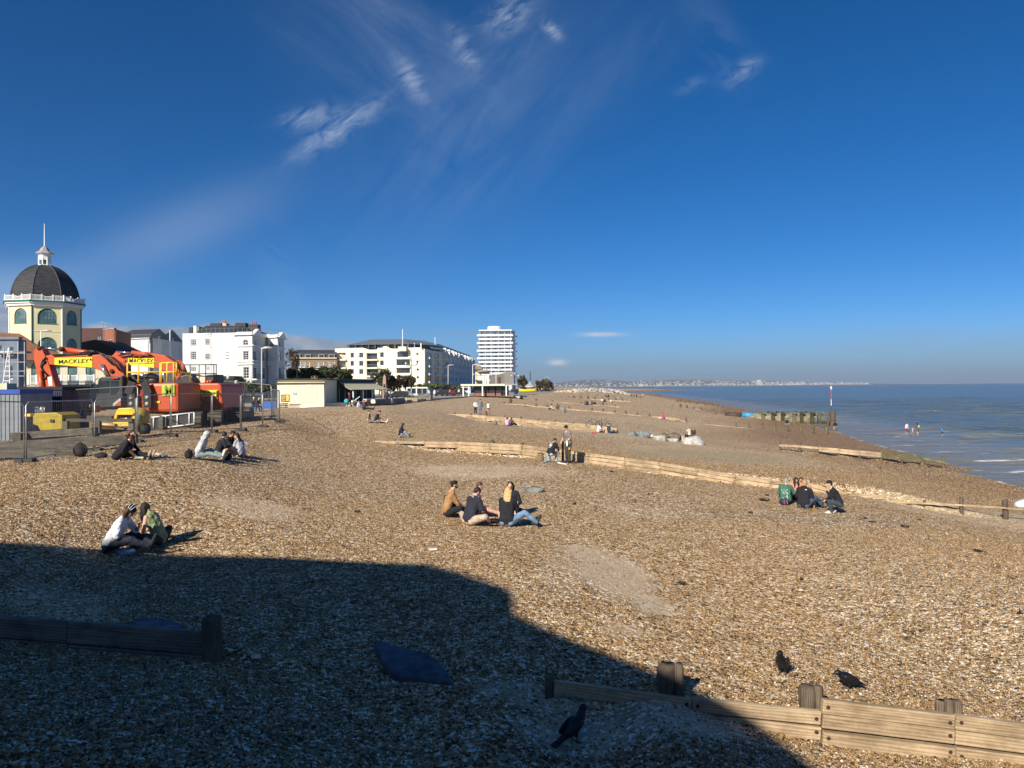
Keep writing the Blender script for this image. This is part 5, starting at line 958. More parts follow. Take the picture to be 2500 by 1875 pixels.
def cafe():
    t = thing('seafront_cafe', 'long low cream beach building with flat dark roof and posters on its wall', 'building', P(760, 990, 108)); A, B = P(677, 930, 104), P(793, 930, 104.5); f = Face(t, (A.x, 104), (B.x, 104.5)); zt = f.uv(735, 928)[1]
    f.wall([(0, 5.0), (f.L, 5.0), (f.L, zt), (0, zt)], creamw); f.box(-.3, f.L+.3, zt, zt+.22, -.4, .3, 'roof_edge', black)
    # front box: top at y~936 in the crop is the awning level; the lower box spans photo rows 935-985
    hb = Face(t, (P(677, 960, 101.5).x, 101.5), (P(791, 960, 101.5).x, 101.5)); zb = hb.uv(735, 935)[1]
    zroof = hb.uv(735, 936.5)[1]
    hb.wall([(0, 4.9), (hb.L, 4.9), (hb.L, zroof), (0, zroof)], creamw); hb.box(-.15, hb.L+.15, zroof, zroof+.12, -.25, .4, 'roof_edge', black)
    hb.box(*hb.rect(688, 776, 948, 984), -.05, -.003, 'recessed_panel', mat('panel_cream', (.68, .63, .47), rough=.8, var=.04))
    pw = hb.box(*hb.rect(686.5, 707, 963.5, 981), -.10, -.052, 'poster_frame', mat('dark_frame', (.05, .04, .035)))
    for (a, b_, c, d, cc, nm) in ((688, 698, 965, 975, (.35, .22, .12), 'poster_photo'), (699, 706, 965, 979, (.75, .45, .08), 'poster_yellow'), (688, 698, 976, 980, (.6, .2, .12), 'poster_red')): hb.box(*hb.rect(a, b_, c, d), -.12, -.102, 'poster', mat(nm, cc, var=.4, scale=3))
    hb.box(*hb.rect(717, 725, 958.5, 963.5), -.08, -.052, 'blue_sign', mat('blue_sign', (.03, .13, .5), var=.1)); hb.box(*hb.rect(719, 721, 959.5, 962), -.09, -.081, 'sign_mark', whitep); hb.box(*hb.rect(722, 723.5, 959.5, 962), -.09, -.081, 'sign_mark', whitep)
    for x_ in (690, 745): hb.box(*hb.rect(x_, x_+18, 943, 949) if False else hb.rect(x_, x_+18, 940, 945), -.06, -.003, 'plaster_panel', creamw)
    block(t, [(P(677, 960, 101.5).x+.1, 101.9), (P(791, 960, 101.5).x-.05, 101.9), (P(796, 960, 104).x, 104), (P(677, 960, 104).x, 104)], 4.9, zroof-.02, creamw, 'front_core')
    block(t, [(A.x, 104.4), (B.x, 104.9), (P(822, 930, 112).x, 112), (A.x, 116)], 4.9, zt-.01, creamw, 'core')
    s = Face(t, (B.x, 104.5), (P(822, 930, 112).x, 112)); s.wall([(0, 4.9), (s.L, 4.9), (s.L, zt), (0, zt)], creamw); s.box(-.2, s.L, zt, zt+.22, -.3, .2, 'roof_edge', black)
    # veranda with striped canvas awning
    V1, V2 = P(822, 960, 112), P(915, 960, 122); v = Face(t, (V1.x, 112), (V2.x, 122)); zr = v.uv(870, 930)[1]; v.wall([(0, 4.9), (v.L, 4.9), (v.L, zr), (0, zr)], mat('veranda_dark', (.035, .033, .03), rough=.7, var=.5, scale=.6)); v.box(0, v.L, zr, zr+.3, -.3, 6, 'flat_roof', black)
    aw = mat('canvas_awning', (.42, .40, .30), rough=.9, var=.1); b = MB(); n = 22; vs = []; fs = []
    for i in range(n+1):
        u_ = v.L*i/n; sg = .10*abs(math.sin(i*math.pi/2)); e0 = max(0, 1-i/1.5)*1.6
        for k in range(6): w_ = k/5; vs.append((u_*(1)-0+(.9-.9*w_)*(1 if i == 0 else 0)-(.6*w_ if i == 0 else 0), -.1-3.0*w_, zr-.25-1.1*(1-(1-w_)**1.7)+sg*.6*(1-w_)-.0))
    fs = [(i*6+k, i*6+k+1, (i+1)*6+k+1, (i+1)*6+k) for i in range(n) for k in range(5)]; b.add(vs, fs); o = b.build('awning', aw, t); o.matrix_local = v.M(); sm = o.modifiers.new('s', 'SOLIDIFY'); sm.thickness = .06
    for i in (0, 5.5, 11, 16.5, 22): q = MB(); u_ = v.L*i/22; q.tube([(u_, -2.95, 5.4), (u_, -2.95, zr-1.5)], .11, 8); o = q.build('post', whitep, t); o.matrix_local = v.M()
    for i in range(7): q = MB(); u_ = v.L*(i+.4)/7.2; q.bb(u_, u_+.1, -.06, -.003, 5.4, zr-1.2); o = q.build('door_frame', steel, t); o.matrix_local = v.M()
    # low sea wall in front
    t = thing('sea_wall', 'low cream sea wall below the cafe rising to a chamfered end', 'wall', P(800, 995, 103)); b = MB(t.location)
    a = [P(702, 984, 100.5), P(862, 983, 106), P(872, 983, 108)]; b.prism([(p.x, p.y, 4.0) for p in a]+[(p.x, p.y+.5, 4.0) for p in a[::-1]], (0, 0, 1.45)); b.build('wall', creamw, t)
    b = MB(t.location)
    for p, q_ in zip(a, a[1:]): b.beam((p.x, p.y+.25, 5.49), (q_.x, q_.y+.25, 5.49), .62, .08)
    b.build('coping', creamw, t)
cafe()
# ---- far coast: hills and the pale city strip
def far_coast():
    prof = [(1180, 948), (1280, 944), (1330, 939), (1380, 932), (1440, 927), (1480, 928), (1530, 931), (1580, 930), (1640, 928), (1700, 926.5), (1760, 928), (1820, 930), (1880, 930.5), (1960, 933), (2050, 935), (2150, 936), (2300, 936), (2500, 934)]
    D0, D1 = 12500, 16000; nx = 260; vs = []; rows = 9
    for r_ in range(rows):
        k = r_/(rows-1); Y = D0+(D1-D0)*k
        for i in range(nx):
            px = 1180+1200*i/(nx-1); x = (px-1250)/F*Y; top = P(px, lerp(prof, px), D1).z; fade = 1
            z = -1+(top+1)*(k**.8)*(1+.05*mn.noise(Vector((px*.02, k*3, 0)))) if k else -1
            if px > 2080: z *= max(.25, 1-(px-2080)/260)
            vs.append((x, Y, z))
    fs = [(r_*nx+i, r_*nx+i+1, (r_+1)*nx+i+1, (r_+1)*nx+i) for r_ in range(rows-1) for i in range(nx-1)]
    hm = mat('far_downs', (.10, .12, .09), rough=.95, var=.35, scale=.0012, col2=(.16, .17, .12)); b = MB(); b.add(vs, fs); tag(b.build('hills', hm, None, True), kind='structure')
    b = MB(); b.add([(P(1240, 945, 12300).x, 12300, .3), (P(2130, 940, 12300).x, 12300, .3), (P(2130, 940, 12700).x, 12700, 9), (P(1240, 945, 12700).x, 12700, 9)], [(0, 1, 2, 3)]); tag(b.build('far_shore', mat('far_shingle', (.35, .28, .2), rough=.9)), kind='structure')
    b = MB()
    for k in range(1500):
        px = random.uniform(1290, 2120); dens = .35+.65*math.exp(-((px-1880)/160)**2)+.3*math.exp(-((px-1640)/120)**2)
        if random.random() > dens: continue
        w_ = random.random()**2.2; Y = 12700+2600*w_; k2 = (Y-D0)/(D1-D0); z = (P(px, lerp(prof, px), D1).z+1)*(k2**.8)*.98
        h_ = random.choice((8, 10, 12, 16, 24 if px > 1800 else 12))*random.uniform(.7, 1.2); wd_ = random.uniform(8, 34); b.box(((px-1250)/F*Y, Y, z+h_/2-3), (wd_, 14, h_+6))
    tag(b.build('distant_city', mat('distant_city_walls', (.42, .41, .39), rough=.8, var=.45, scale=.004)), 'pale houses of a distant city spread along the far coast under the hills', 'city', kind='stuff')
    t = thing('observation_tower', 'thin white observation tower standing on the far shore', 'tower', (P(1565, 940, 12700).x, 12700, 0)); b = MB(t.location); x = t.location.x; b.tube([(x, 12700, 0), (x, 12700, 138)], 4.5, 10); b.build('shaft', white, t); b = MB(t.location); b.lathe([(3, 118), (11, 122), (11, 128), (3, 132)], (x, 12700, 0), 14); b.build('viewing_pod', palegl, t)
    b = MB(t.location); b.bb(x-38, x-18, 12690, 12705, 0, 34); b.bb(x-14, x+30, 12690, 12705, 0, 22); b.build('base_building', white, t)
    t = thing('far_white_tower_block', 'tall white tower block in the distant city', 'building', (P(1853, 935, 12900).x, 12900, 0)); x = t.location.x; b = MB(t.location); b.bb(x-34, x+34, 12900, 12930, 0, 98); b.build('wall', white, t)
    for i in range(6): b = MB(t.location); b.bb(x-30, x+30, 12899.2, 12899.9, 14+i*13, 17+i*13); b.build('window', glass, t)
far_coast()

def haze():
    b = MB(); b.bb(-5000, 60000, -120, 31000, -14, 330); m = bpy.data.materials.new('haze_air'); m.use_nodes = True; N = m.node_tree.nodes; N.clear(); o = N.new('ShaderNodeOutputMaterial'); v = N.new('ShaderNodeVolumePrincipled')
    v.inputs['Color'].default_value = (.72, .84, 1, 1); v.inputs['Density'].default_value = 4e-5; v.inputs['Anisotropy'].default_value = .2; m.node_tree.links.new(v.outputs[0], o.inputs['Volume']); tag(b.build('haze', m), kind='stuff', label='thin bluish sea haze over the whole bay', cat='haze')
haze()
# ================================================================ construction site
orange = mat('excavator_orange', (.60, .092, .018), rough=.42, var=.1, scale=2.6, col2=(.46, .085, .028), bump=.08, bscale=3)
orange2 = mat('faded_orange', (.50, .09, .025), rough=.5, var=.15)
yelp = mat('sign_yellow', (.85, .72, .02), rough=.5, var=.02); yelr = mat('rail_yellow', (.80, .52, .06), rough=.45, var=.1)
dkg = mat('machine_dark', (.03, .032, .035), rough=.5, var=.3); chrome = mat('chrome_rod', (.75, .75, .76), rough=.15, metal=.9, var=.05)
trk = mat('track_steel', (.10, .085, .07), rough=.7, var=.4, metal=.3); ink = mat('lettering_black', (.01, .01, .01), rough=.6)
hosem = mat('hydraulic_hose', (.02, .018, .018), rough=.5)
def text(s, px, py, wpx, hpx, Y, t, m=ink, name='lettering', parent=None, ang=0):
    cu = bpy.data.curves.new('txt', 'FONT'); cu.body = s; cu.size = 1; cu.extrude = .006; cu.offset = .010; cu.align_x = 'CENTER'; cu.align_y = 'CENTER'
    o = bpy.data.objects.new('txt', cu); C.objects.link(o); dg = bpy.context.evaluated_depsgraph_get(); me = bpy.data.meshes.new_from_object(o.evaluated_get(dg)); bpy.data.objects.remove(o); bpy.data.curves.remove(cu)
    co = np.array([v.co[:] for v in me.vertices]); w = co[:, 0].max()-co[:, 0].min(); h = co[:, 1].max()-co[:, 1].min(); cx, cy = (co[:, 0].max()+co[:, 0].min())/2, (co[:, 1].max()+co[:, 1].min())/2
    sx, sy = wpx*Y/F/w, hpx*Y/F/h
    me.transform(Matrix.Rotation(R(ang), 4, 'Y') @ Matrix(((sx, 0, 0, -cx*sx), (0, 0, -1, 0), (0, sy, 0, -cy*sy), (0, 0, 0, 1)))); o = link(name, me, m, t); o.location = P(px, py, Y)-t.location; return o
def tubes(t, pts, r, name, m, n=8): q = MB(t.location); q.tube(pts, r, n); return q.build(name, m, t, True)
def pl(t, poly, Y0, Y1, name, m, bev=.03, parent=None):
    q = MB(t.location); q.pxp(poly, Y0, Y1); o = q.build(name, m, parent or t)
    return soften(o, bev) if bev else o
def track(t, px, py, Y, L=4.2, w=.62, h=.95, yaw=R(8)):
    p = P(px, py, Y); q = MB(); n = 9; prof = [(h/2-math.sin(math.pi*i/n)*h/2-0, h/2-math.cos(math.pi*i/n)*h/2) for i in range(n+1)]
    poly = [(-w/2, a, b) for a, b in prof]+[(-w/2, L-a, b) for a, b in prof[::-1]]; q.prism(poly, (w, 0, 0)); o = q.build('crawler_track', trk, t); o.location = p-t.location; o.rotation_euler = (0, 0, yaw)
    g = MB()                                 # grouser bars on the visible front and top
    for i in range(26):
        s_ = i/25*(L+1.5)
        if s_ < math.pi*h/2: a = s_/(h/2); y, z, nx_, nz_ = h/2-math.sin(a)*h/2, h/2-math.cos(a)*h/2, a, 0; g.box((0, y-.03*math.sin(a), z-.03*math.cos(a)), (w+.04, .05, .07), rx=-a)
        else: y = h/2+(s_-math.pi*h/2); g.box((0, min(y, L-.3), h+.02), (w+.04, .07, .05))
    ob = g.build('track_shoes', trk, o)
def excavator1():
    Y = 43.2; t = thing('excavator', 'nearer orange excavator with yellow roof rails, boom reaching left over the navy container', 'excavator', G(400, 1050))
    pl(t, [(104, 886), (103, 876), (110, 869), (125, 866), (205, 868.5), (243, 865.5), (268, 871), (288, 889), (304, 917), (291, 920), (262, 919), (246, 905), (224, 898), (179, 896), (131, 891), (112, 890)], Y, Y+.55, 'boom', orange)
    pl(t, [(91, 845), (100, 848), (106, 860), (113, 874), (121, 895), (138, 952), (140, 975), (101, 975), (91, 925), (87, 898), (82, 876), (82, 856)], Y-.05, Y+.55, 'dipper_arm', orange)
    s = pl(t, [(133, 874), (225, 871.2), (225, 897.2), (133, 890)], Y-.03, Y-.005, 'sign_panel', yelp, 0)
    text('MACKLEY', 180, 882, 74, 10, Y-.045, t, ang=-1.2); tubes(t, [P(220, 876, Y-.045), P(222, 879, Y-.045)], .05, 'logo_dot', ink, 6)
    tubes(t, [P(95, 849, Y+.25), P(148, 853, Y+.25)], .07, 'cylinder_rod', chrome); tubes(t, [P(146, 852, Y+.25), P(206, 860, Y+.25), P(220, 862, Y+.25)], .15, 'cylinder', orange)
    tubes(t, [P(247, 890, Y-.12), P(264, 922, Y-.12)], .11, 'cylinder_rod', chrome); tubes(t, [P(264, 922, Y-.12), P(275, 948, Y-.12)], .15, 'cylinder', dkg)
    tubes(t, [P(97, 905, Y-.15), P(106, 975, Y-.15)], .13, 'cylinder', orange)
    for pts_ in ([(110, 880), (101, 893), (103, 903), (115, 915), (110, 925), (95, 915)], [(128, 867), (170, 864), (205, 866)], [(195, 862), (222, 856), (240, 860), (260, 876), (275, 890)], [(205, 862), (232, 858), (256, 866), (280, 888), (292, 905)], [(112, 872), (104, 880), (99, 895), (108, 908), (118, 918)]):
        tubes(t, [P(a, b, Y-.1) for a, b in pts_], .045, 'hydraulic_hose', hosem, 6)
    for (a, b) in ((95, 850), (108, 884), (148, 852), (216, 864), (272, 906)): tubes(t, [P(a, b, Y-.08), P(a, b, Y-.08)+Vector((0, .8, 0))], .13, 'pivot_pin', rust, 10)
    pl(t, [(116, 920), (126, 919), (128, 941), (119, 942)], Y-.07, Y-.045, 'data_plate', whitep, 0)
    # cab
    cb = pl(t, [(234, 1000), (234, 958), (239.5, 925), (247, 920.5), (299, 918), (300, 1000)], 41.6, 43.0, 'cab', dkg, .05)
    for poly in ([(242, 931), (265, 929), (265, 959), (238, 960)], [(270, 930), (288, 929), (288, 952), (281, 962), (270, 962)]): pl(t, poly, 41.57, 41.6, 'cab_window', glass, 0)
    pl(t, [(273, 922), (288, 921.5), (288, 924), (273, 924.5)], 41.5, 41.6, 'beacon_strip', mat('red_lamp', (.5, .03, .02)), 0)
    pl(t, [(274, 995), (276, 985), (294, 971), (295, 978), (281, 988), (280, 995)], 41.52, 41.58, 'cab_trim', mat('silver_trim', (.45, .46, .47), rough=.4), 0); pl(t, [(280, 997), (281, 989), (295, 979), (295, 996)], 41.50, 41.56, 'cab_panel', orange, 0)
    tubes(t, [P(233, 960, 41.5), P(229, 940, 41.4), P(233, 928, 41.4), P(240, 922, 41.5)], .02, 'mirror_arm', black); q = MB(t.location); q.ell(P(222, 942, 41.3), (.10, .06, .2), 2); q.build('mirror', black, t, True)
    # house: engine side and rounded counterweight
    pl(t, [(300, 996), (300, 948), (313, 940), (352, 936), (432, 934), (436, 940), (436, 1006), (365, 1006), (330, 998)], 41.9, 45.0, 'engine_cover', orange, .22)
    for (x0, x1, y0, y1) in ((305, 321, 950, 957), (305, 321, 962, 975), (342, 356, 952, 962), (342, 368, 966, 985)): pl(t, [(x0, y1), (x0, y0), (x1, y0), (x1, y1)], 41.86, 41.9, 'grille', mat('louvre', (.20, .03, .01), var=.5, scale=8), 0)
    pl(t, [(395, 967), (395, 939.5), (426, 938.5), (426, 966.5)], 41.84, 41.88, 'sign_panel', mat('sign_yellow_green', (.45, .50, .05)), 0); text('M', 412, 953, 19, 25, 41.82, t, mat('olive_letter', (.20, .25, .03)), 'letter')
    pl(t, [(378, 984), (378, 979), (390, 979), (390, 984)], 41.85, 41.89, 'warning_label', yelp, 0)
    pl(t, [(300, 1008), (300, 996), (436, 1004), (436, 1012)], 42.2, 45, 'turntable', dkg, .02)
    for x in (318, 357): 
        c = P(x, 947, 41.6); q = MB(t.location); q.box(c, (.42, .12, .75), 0, 0, R(22 if x < 340 else -22)); lb = q.build('light_bracket', black, t)
        q = MB(t.location); c = P(x+4, 978, 41.6); q.box(c, (.42, .2, .8)); lb = q.build('lamp_housing', black, t)
        for dz in (-.18, .18): q = MB(t.location); q.ell(c+Vector((0, -.12, dz)), (.12, .05, .12), 2); q.build('lamp_lens', mat('lamp_grey', (.35, .33, .30), rough=.2), lb, True)
    # yellow roof rails
    Yr = 42.1
    for x, y0 in ((311, 936), (338, 935), (391, 934), (394, 934), (408, 933), (424, 933)): tubes(t, [P(x, y0, Yr), P(x, 886, Yr)], .045, 'rail_post', yelr)
    for y, x0, x1 in ((886, 311, 391), (909, 311, 391), (886, 394, 431), (909, 394, 431)): tubes(t, [P(x0, y, Yr), P(x1, y-1, Yr)], .045, 'rail', yelr)
    tubes(t, [P(431, 885, Yr), P(431, 910, Yr)], .045, 'rail_post', yelr)
    for x in (311, 391, 431): tubes(t, [P(x, 909, Yr), P(x, 909, Yr)+Vector((0, 1.8, .0)), P(x, 934, Yr)+Vector((0, 1.8, 0))], .04, 'rail_return', yelr)
    for c, r_ in (((345, 930), .28), ((367, 925), .35), ((378, 929), .3), ((330, 926), .3)): q = MB(t.location); q.ell(P(*c, 43), (r_*1.6, .5, r_), 2); q.build('engine_part', dkg, t, True)
    tubes(t, [P(357, 935, 42.6), P(360, 925, 42.6), P(364, 931, 42.6)], .08, 'beacon', yelr)
    track(t, 476, 1049, 42.0, 4.2, .62, .95, R(19)); track(t, 415, 1050, 43.6, 4.2, .62, .95, R(19))
    pl(t, [(410, 1035), (410, 1010), (480, 1010), (480, 1030)], 43.4, 45.0, 'undercarriage', dkg, .03)
excavator1()
def excavator2():
    Y = 48.5; t = thing('excavator', 'farther orange excavator with black roof rail, partly behind the yellow railed one', 'excavator', G(548, 1045))
    pl(t, [(262, 900), (270, 872), (284, 857), (290, 862), (300, 872), (316, 868), (378, 863), (402, 868), (425, 883), (447, 911), (432, 927), (421, 914), (392, 900), (355, 893), (313, 891), (290, 895), (280, 915)], Y, Y+.6, 'boom', orange)
    pl(t, [(313, 874.5), (376, 874.5), (376, 898), (313, 890)], Y-.03, Y-.005, 'sign_panel', yelp, 0); text('MACKLEY', 344.5, 881.5, 58, 12, Y-.045, t, ang=2)
    tubes(t, [P(284, 859, Y+.3), P(325, 862, Y+.3)], .07, 'cylinder_rod', chrome); tubes(t, [P(322, 861, Y+.3), P(385, 868, Y+.3)], .15, 'cylinder', orange)
    tubes(t, [P(396, 905, Y-.1), P(406, 930, Y-.1)], .1, 'cylinder_rod', chrome)
    for k in range(9):
        x0 = 290+k*7+random.uniform(-3, 3); tubes(t, [P(x0, 866+random.uniform(0, 6), Y-.12), P(x0+14, 860+random.uniform(0, 8), Y-.15), P(x0+28, 867+random.uniform(0, 5), Y-.12)], .04, 'hydraulic_hose', orange2 if k % 2 else hosem, 5)
    for k in range(10):
        a = (415+random.uniform(0, 25), 880+random.uniform(0, 20)); tubes(t, [P(*a, Y-.2), P(a[0]+12, a[1]+random.uniform(-5, 12), Y-.4), P(a[0]+random.uniform(10, 22), a[1]+28, Y-.3)], .045, 'hydraulic_hose', orange2 if k % 3 else hosem, 5)
    for k in range(7):
        a = (288+random.uniform(0, 20), 876+random.uniform(0, 14)); tubes(t, [P(*a, Y-.5), P(a[0]+10, a[1]+random.uniform(0, 14), Y-.7), P(a[0]+random.uniform(8, 16), a[1]+26, Y-.5)], .04, 'hydraulic_hose', hosem if k % 2 else orange2, 5)
    o = pl(t, [(430, 1004), (430, 942), (445, 938), (462, 936), (535, 935), (541, 942), (545, 1000), (530, 1005)], 45.6, 49.2, 'counterweight', orange, .28)
    pl(t, [(492, 968.5), (492, 953), (531, 952), (531, 967)], 45.52, 45.57, 'sign_panel', mat('sign_yellow2', (.70, .68, .04)), 0); text('MACKLEY', 511, 960.5, 29, 6, 45.50, t)
    pl(t, [(476, 986), (476, 979), (493, 978.5), (493, 985.5)], 45.52, 45.57, 'warning_label', yelp, 0)
    pl(t, [(452, 983), (452, 962), (467, 961), (467, 984)], 45.54, 45.58, 'grille', mat('louvre', (.20, .03, .01)), 0); pl(t, [(458, 970), (458, 966.5), (466, 966.5), (466, 970)], 45.50, 45.54, 'label_plate', whitep, 0)
    pl(t, [(430, 1010), (430, 1000), (545, 1000), (545, 1008)], 45.9, 49, 'turntable', dkg, .02)
    pl(t, [(436, 940), (438, 918), (455, 913), (472, 918), (474, 938)], 46.5, 48.5, 'engine_box', dkg, .1); pl(t, [(476, 936), (478, 918), (505, 916), (505, 936)], 47, 48.5, 'tank', mat('pale_tank', (.62, .55, .38), rough=.6), .05); pl(t, [(505, 936), (505, 915), (524, 914), (524, 936)], 47, 48.5, 'tool_box', dkg, .03)
    pl(t, [(492, 936), (505, 929), (517, 928), (514, 935)], 46.2, 47, 'hatch_lid', orange, .04)
    Yr = 46.0
    for x in (464, 486, 502, 522, 528): tubes(t, [P(x, 936, Yr), P(x, 889, Yr)], .03, 'rail_post', black)
    for y, x0, x1 in ((890, 448, 529), (912, 448, 529)): tubes(t, [P(x0, y+1, Yr), P(x1, y, Yr)], .03, 'rail', black)
    Yh = 45.2
    for pts_ in ([(432, 944), (446, 944), (450, 955), (450, 985)], [(452, 1000), (452, 940), (462, 936)], [(468, 1000), (469, 940)], [(452, 938), (500, 956)], [(430, 960), (448, 962)], [(468, 962), (512, 988)]): tubes(t, [P(a, b, Yh+.1) for a, b in pts_], .04, 'rail_shadow', black)  # black tubes drawn for the shadow lines that rails cast on the counterweight
    track(t, 524, 1045, 43.6, 4.2, .7, 1.0, R(18)); track(t, 573, 1036, 47.0, 4.2, .7, 1.0, R(18)); pl(t, [(515, 1035), (515, 1006), (590, 1006), (590, 1022)], 46.5, 48.5, 'undercarriage', dkg, .03)
excavator2()
def site():
    t = thing('third_crawler_base', 'bare crawler track end showing right of the farther excavator', 'crawler base', G(598, 1022)); track(t, 598, 1024, 52, 3.5, .6, .8, R(14))
    # containers
    rib = mat('container_grey', (.20, .23, .27), rough=.6, var=.12, scale=1.5); nav = mat('container_navy', (.012, .018, .06), rough=.5, var=.3); blu = mat('container_blue', (.02, .07, .38), rough=.5, var=.1)
    Y = 34.5; t = thing('site_cabin', 'grey ribbed site cabin with a bright blue top edge at the left edge', 'site cabin', P(25, 1075, Y)); b = MB(t.location); a, c_ = P(-60, 1073, Y), P(50, 1075, Y); zt = P(25, 962, Y).z; b.bb(a.x, c_.x, Y, Y+2.4, c_.z-.2, zt)
    b.build('body', rib, t)
    for i in range(20): b = MB(t.location); x = c_.x-.15-i*.2; b.bb(x-.05, x+.05, Y-.03, Y+.0, c_.z, zt-.05); b.build('rib', rib, t)
    b = MB(t.location); b.bb(a.x, c_.x+.02, Y-.06, Y+2.45, zt, zt+.22); b.build('roof_edge', blu, t); b = MB(t.location); b.bb(a.x, c_.x-1.1, Y-.1, Y-.06, zt-.06, zt-.02); b.build('rail', whitep, t)
    Y2 = 37.5; t = thing('shipping_container', 'dark navy shipping container behind the grey site cabin', 'container', P(100, 1050, Y2)); b = MB(t.location); a, c_ = P(20, 1050, Y2), P(152, 1050, Y2); zt = P(100, 953, Y2).z; b.bb(a.x, c_.x, Y2, Y2+2.4, 5.1, zt); b.build('body', nav, t)
    b = MB(t.location); b.bb(a.x-.02, c_.x+.05, Y2-.05, Y2+2.45, zt, zt+.18); b.build('top_rail', mat('navy_rail', (.006, .008, .02)), t)
    for i in range(22): b = MB(t.location); x = a.x+.2+i*(c_.x-a.x)/23; b.bb(x-.04, x+.04, Y2-.03, Y2, 5.3, zt-.1); b.build('rib', nav, t)
    for pts_ in ([(61, 995), (64, 993), (66, 995), (62, 1000)], [(61, 1001), (76, 1001)]): tubes(t, [P(x, y, Y2-.08) for x, y in pts_], .025, 'painted_mark', whitep, 5)
    b = MB(t.location); b.bb(P(74, 0, Y2).x-2.3+2.3, P(112, 900, Y2).x, Y2-.09, Y2-.032, P(90, 992, Y2).z, P(90, 972, Y2).z) if False else None
    t = thing('plywood_crate', 'pale plywood box standing on the site cabin at the left edge', 'crate', P(5, 952, 36)); pxbox(t, -14, 14, 936, 951.5, 36, .8, 'panel', mat('plywood', (.72, .56, .32), var=.1), None); 
    for x in (-13, 14.5): pxbox(t, x-1.5, x+1.5, 934, 952, 35.95, .1, 'batten', whitep)
    # timber baulks
    bk = woodmat('grey_baulk', (.05, .045, .04), (.17, .155, .13))
    for (a, b_, th, Y0, Y1, lb) in (((33, 1056), (232, 1043), .30, 31.5, 30.5, 'upper grey timber baulk lying on blocks behind the fence'), ((-40, 1081), (335, 1060), .36, 27.8, 29.0, 'long middle timber baulk behind the temporary fence'), ((-40, 1092), (185, 1097), .34, 25.9, 26.4, 'lowest dark timber baulk nearest the shingle at the left edge')):
        A, B = P(*a, Y0), P(*b_, Y1); t = MB((A+B)/2); t.beam(A-Vector((0, 0, th/2)), B-Vector((0, 0, th/2)), .34, th); me = t.mesh('timber_baulk'); an = math.atan2(B.y-A.y, B.x-A.x); me.transform(Matrix.Rotation(-an, 4, 'Z')); o = link('timber_baulk', me, bk); o.location = (A+B)/2; o.rotation_euler = (0, 0, an); tag(o, lb, 'timber', 'timber baulks stacked behind the fence'); soften(o, .015)
    for (x0, x1, y0, y1, Yb, lb) in ((150, 180, 1092, 1107, 27, 'short timber block at the end of the lowest baulk'), (30, 50, 1058, 1073, 30.6, 'short end block under the upper baulk'), (215, 226, 1059, 1068, 29.6, 'small timber chock between the two upper baulks')):
        A = P(x0, y1, Yb); B = P(x1, y0, Yb); q = MB(A); q.bb(A.x, B.x, Yb, Yb+.5, A.z-.1, B.z); o = q.build('timber_block', bk); o.location = A; tag(o, lb, 'timber', 'timber blocks by the baulks')
    t = thing('timber_trestle', 'rough timber trestle rail behind the fence in front of the excavator cab', 'trestle', P(280, 1060, 33)); A, B = P(150, 1026, 33.5), P(326, 1026, 33); q = MB(t.location); q.beam(A, B, .22, .14); q.build('rail', bk, t)
    for x in (161, 240, 322): q = MB(t.location); a, b_ = P(x, 1062, 33.1), P(x, 1028, 33.1); q.beam(a, b_, .22, .2, (0, 1, 0)); q.build('leg', bk, t)
    q = MB(t.location); q.beam(P(215, 1018, 34.5), P(275, 1019, 34.5), .2, .14); q.build('upper_rail', bk, t)
    A, B = P(243, 1040, 34), P(281, 1041, 34); q = MB(A); q.tube([A, B], .14, 12); o = q.build('log', mat('pale_log', (.62, .42, .20), var=.15), None, True); o.location = A; tag(o, 'pale peeled log lying under the trestle rail', 'log')
    # yellow hooded roller engine
    t = thing('compactor_machine', 'small bright yellow compactor with louvred hood and round olive tank behind the fence', 'compactor', P(300, 1050, 34)); Yc = 34.2
    pl(t, [(276, 1028), (283, 1003), (289, 996.5), (322, 995.5), (329, 1001), (332, 1024), (324, 1024), (322, 1012), (287, 1012), (283, 1028)], Yc, Yc+.7, 'hood', mat('machine_yellow', (.80, .50, .02), rough=.4, var=.05), .03)
    pl(t, [(286, 1030), (286, 1008), (324, 1008), (324, 1030)], Yc+.12, Yc+.7, 'grille', dkg, 0)
    for y in (1010.5, 1033, 1038): pl(t, [(276 if y > 1020 else 284, y+2.2), (276 if y > 1020 else 284, y-2), (321 if y > 1020 else 325, y-2), (321 if y > 1020 else 325, y+2.2)], Yc-.1, Yc+.05, 'bar', mat('machine_yellow', (.8, .5, .02)), .01)
    pl(t, [(298, 1025.5), (298, 1020), (304, 1020), (304, 1025.5)], Yc+.08, Yc+.11, 'red_label', mat('red_lamp', (.5, .03, .02)), 0); pl(t, [(305, 1025), (305, 1020), (310, 1020), (310, 1025)], Yc+.08, Yc+.11, 'white_label', whitep, 0)
    c = P(343, 1019, Yc+.5); q = MB(t.location); q.ell(c, (.38, .5, .46), 3); q.build('tank', mat('olive_tank', (.38, .30, .05), rough=.5), t, True); q = MB(t.location); c2 = P(353, 1050, Yc+.4); q.tube([c2+Vector((-.1, -.15, .05)), c2+Vector((.1, .15, .05))], .24, 14); q.build('roller_drum', rubber, t, True)
    q = MB(t.location); q.ell(P(336, 1018, Yc-.02), (.12, .03, .2), 1); q.build('teal_patch', mat('teal', (.03, .22, .20)), t)
    t = thing('generator', 'dull olive yellow generator behind the fence in front of the navy container', 'generator', P(115, 1050, 33.5)); oy = mat('olive_yellow', (.36, .27, .02), rough=.55, var=.15)
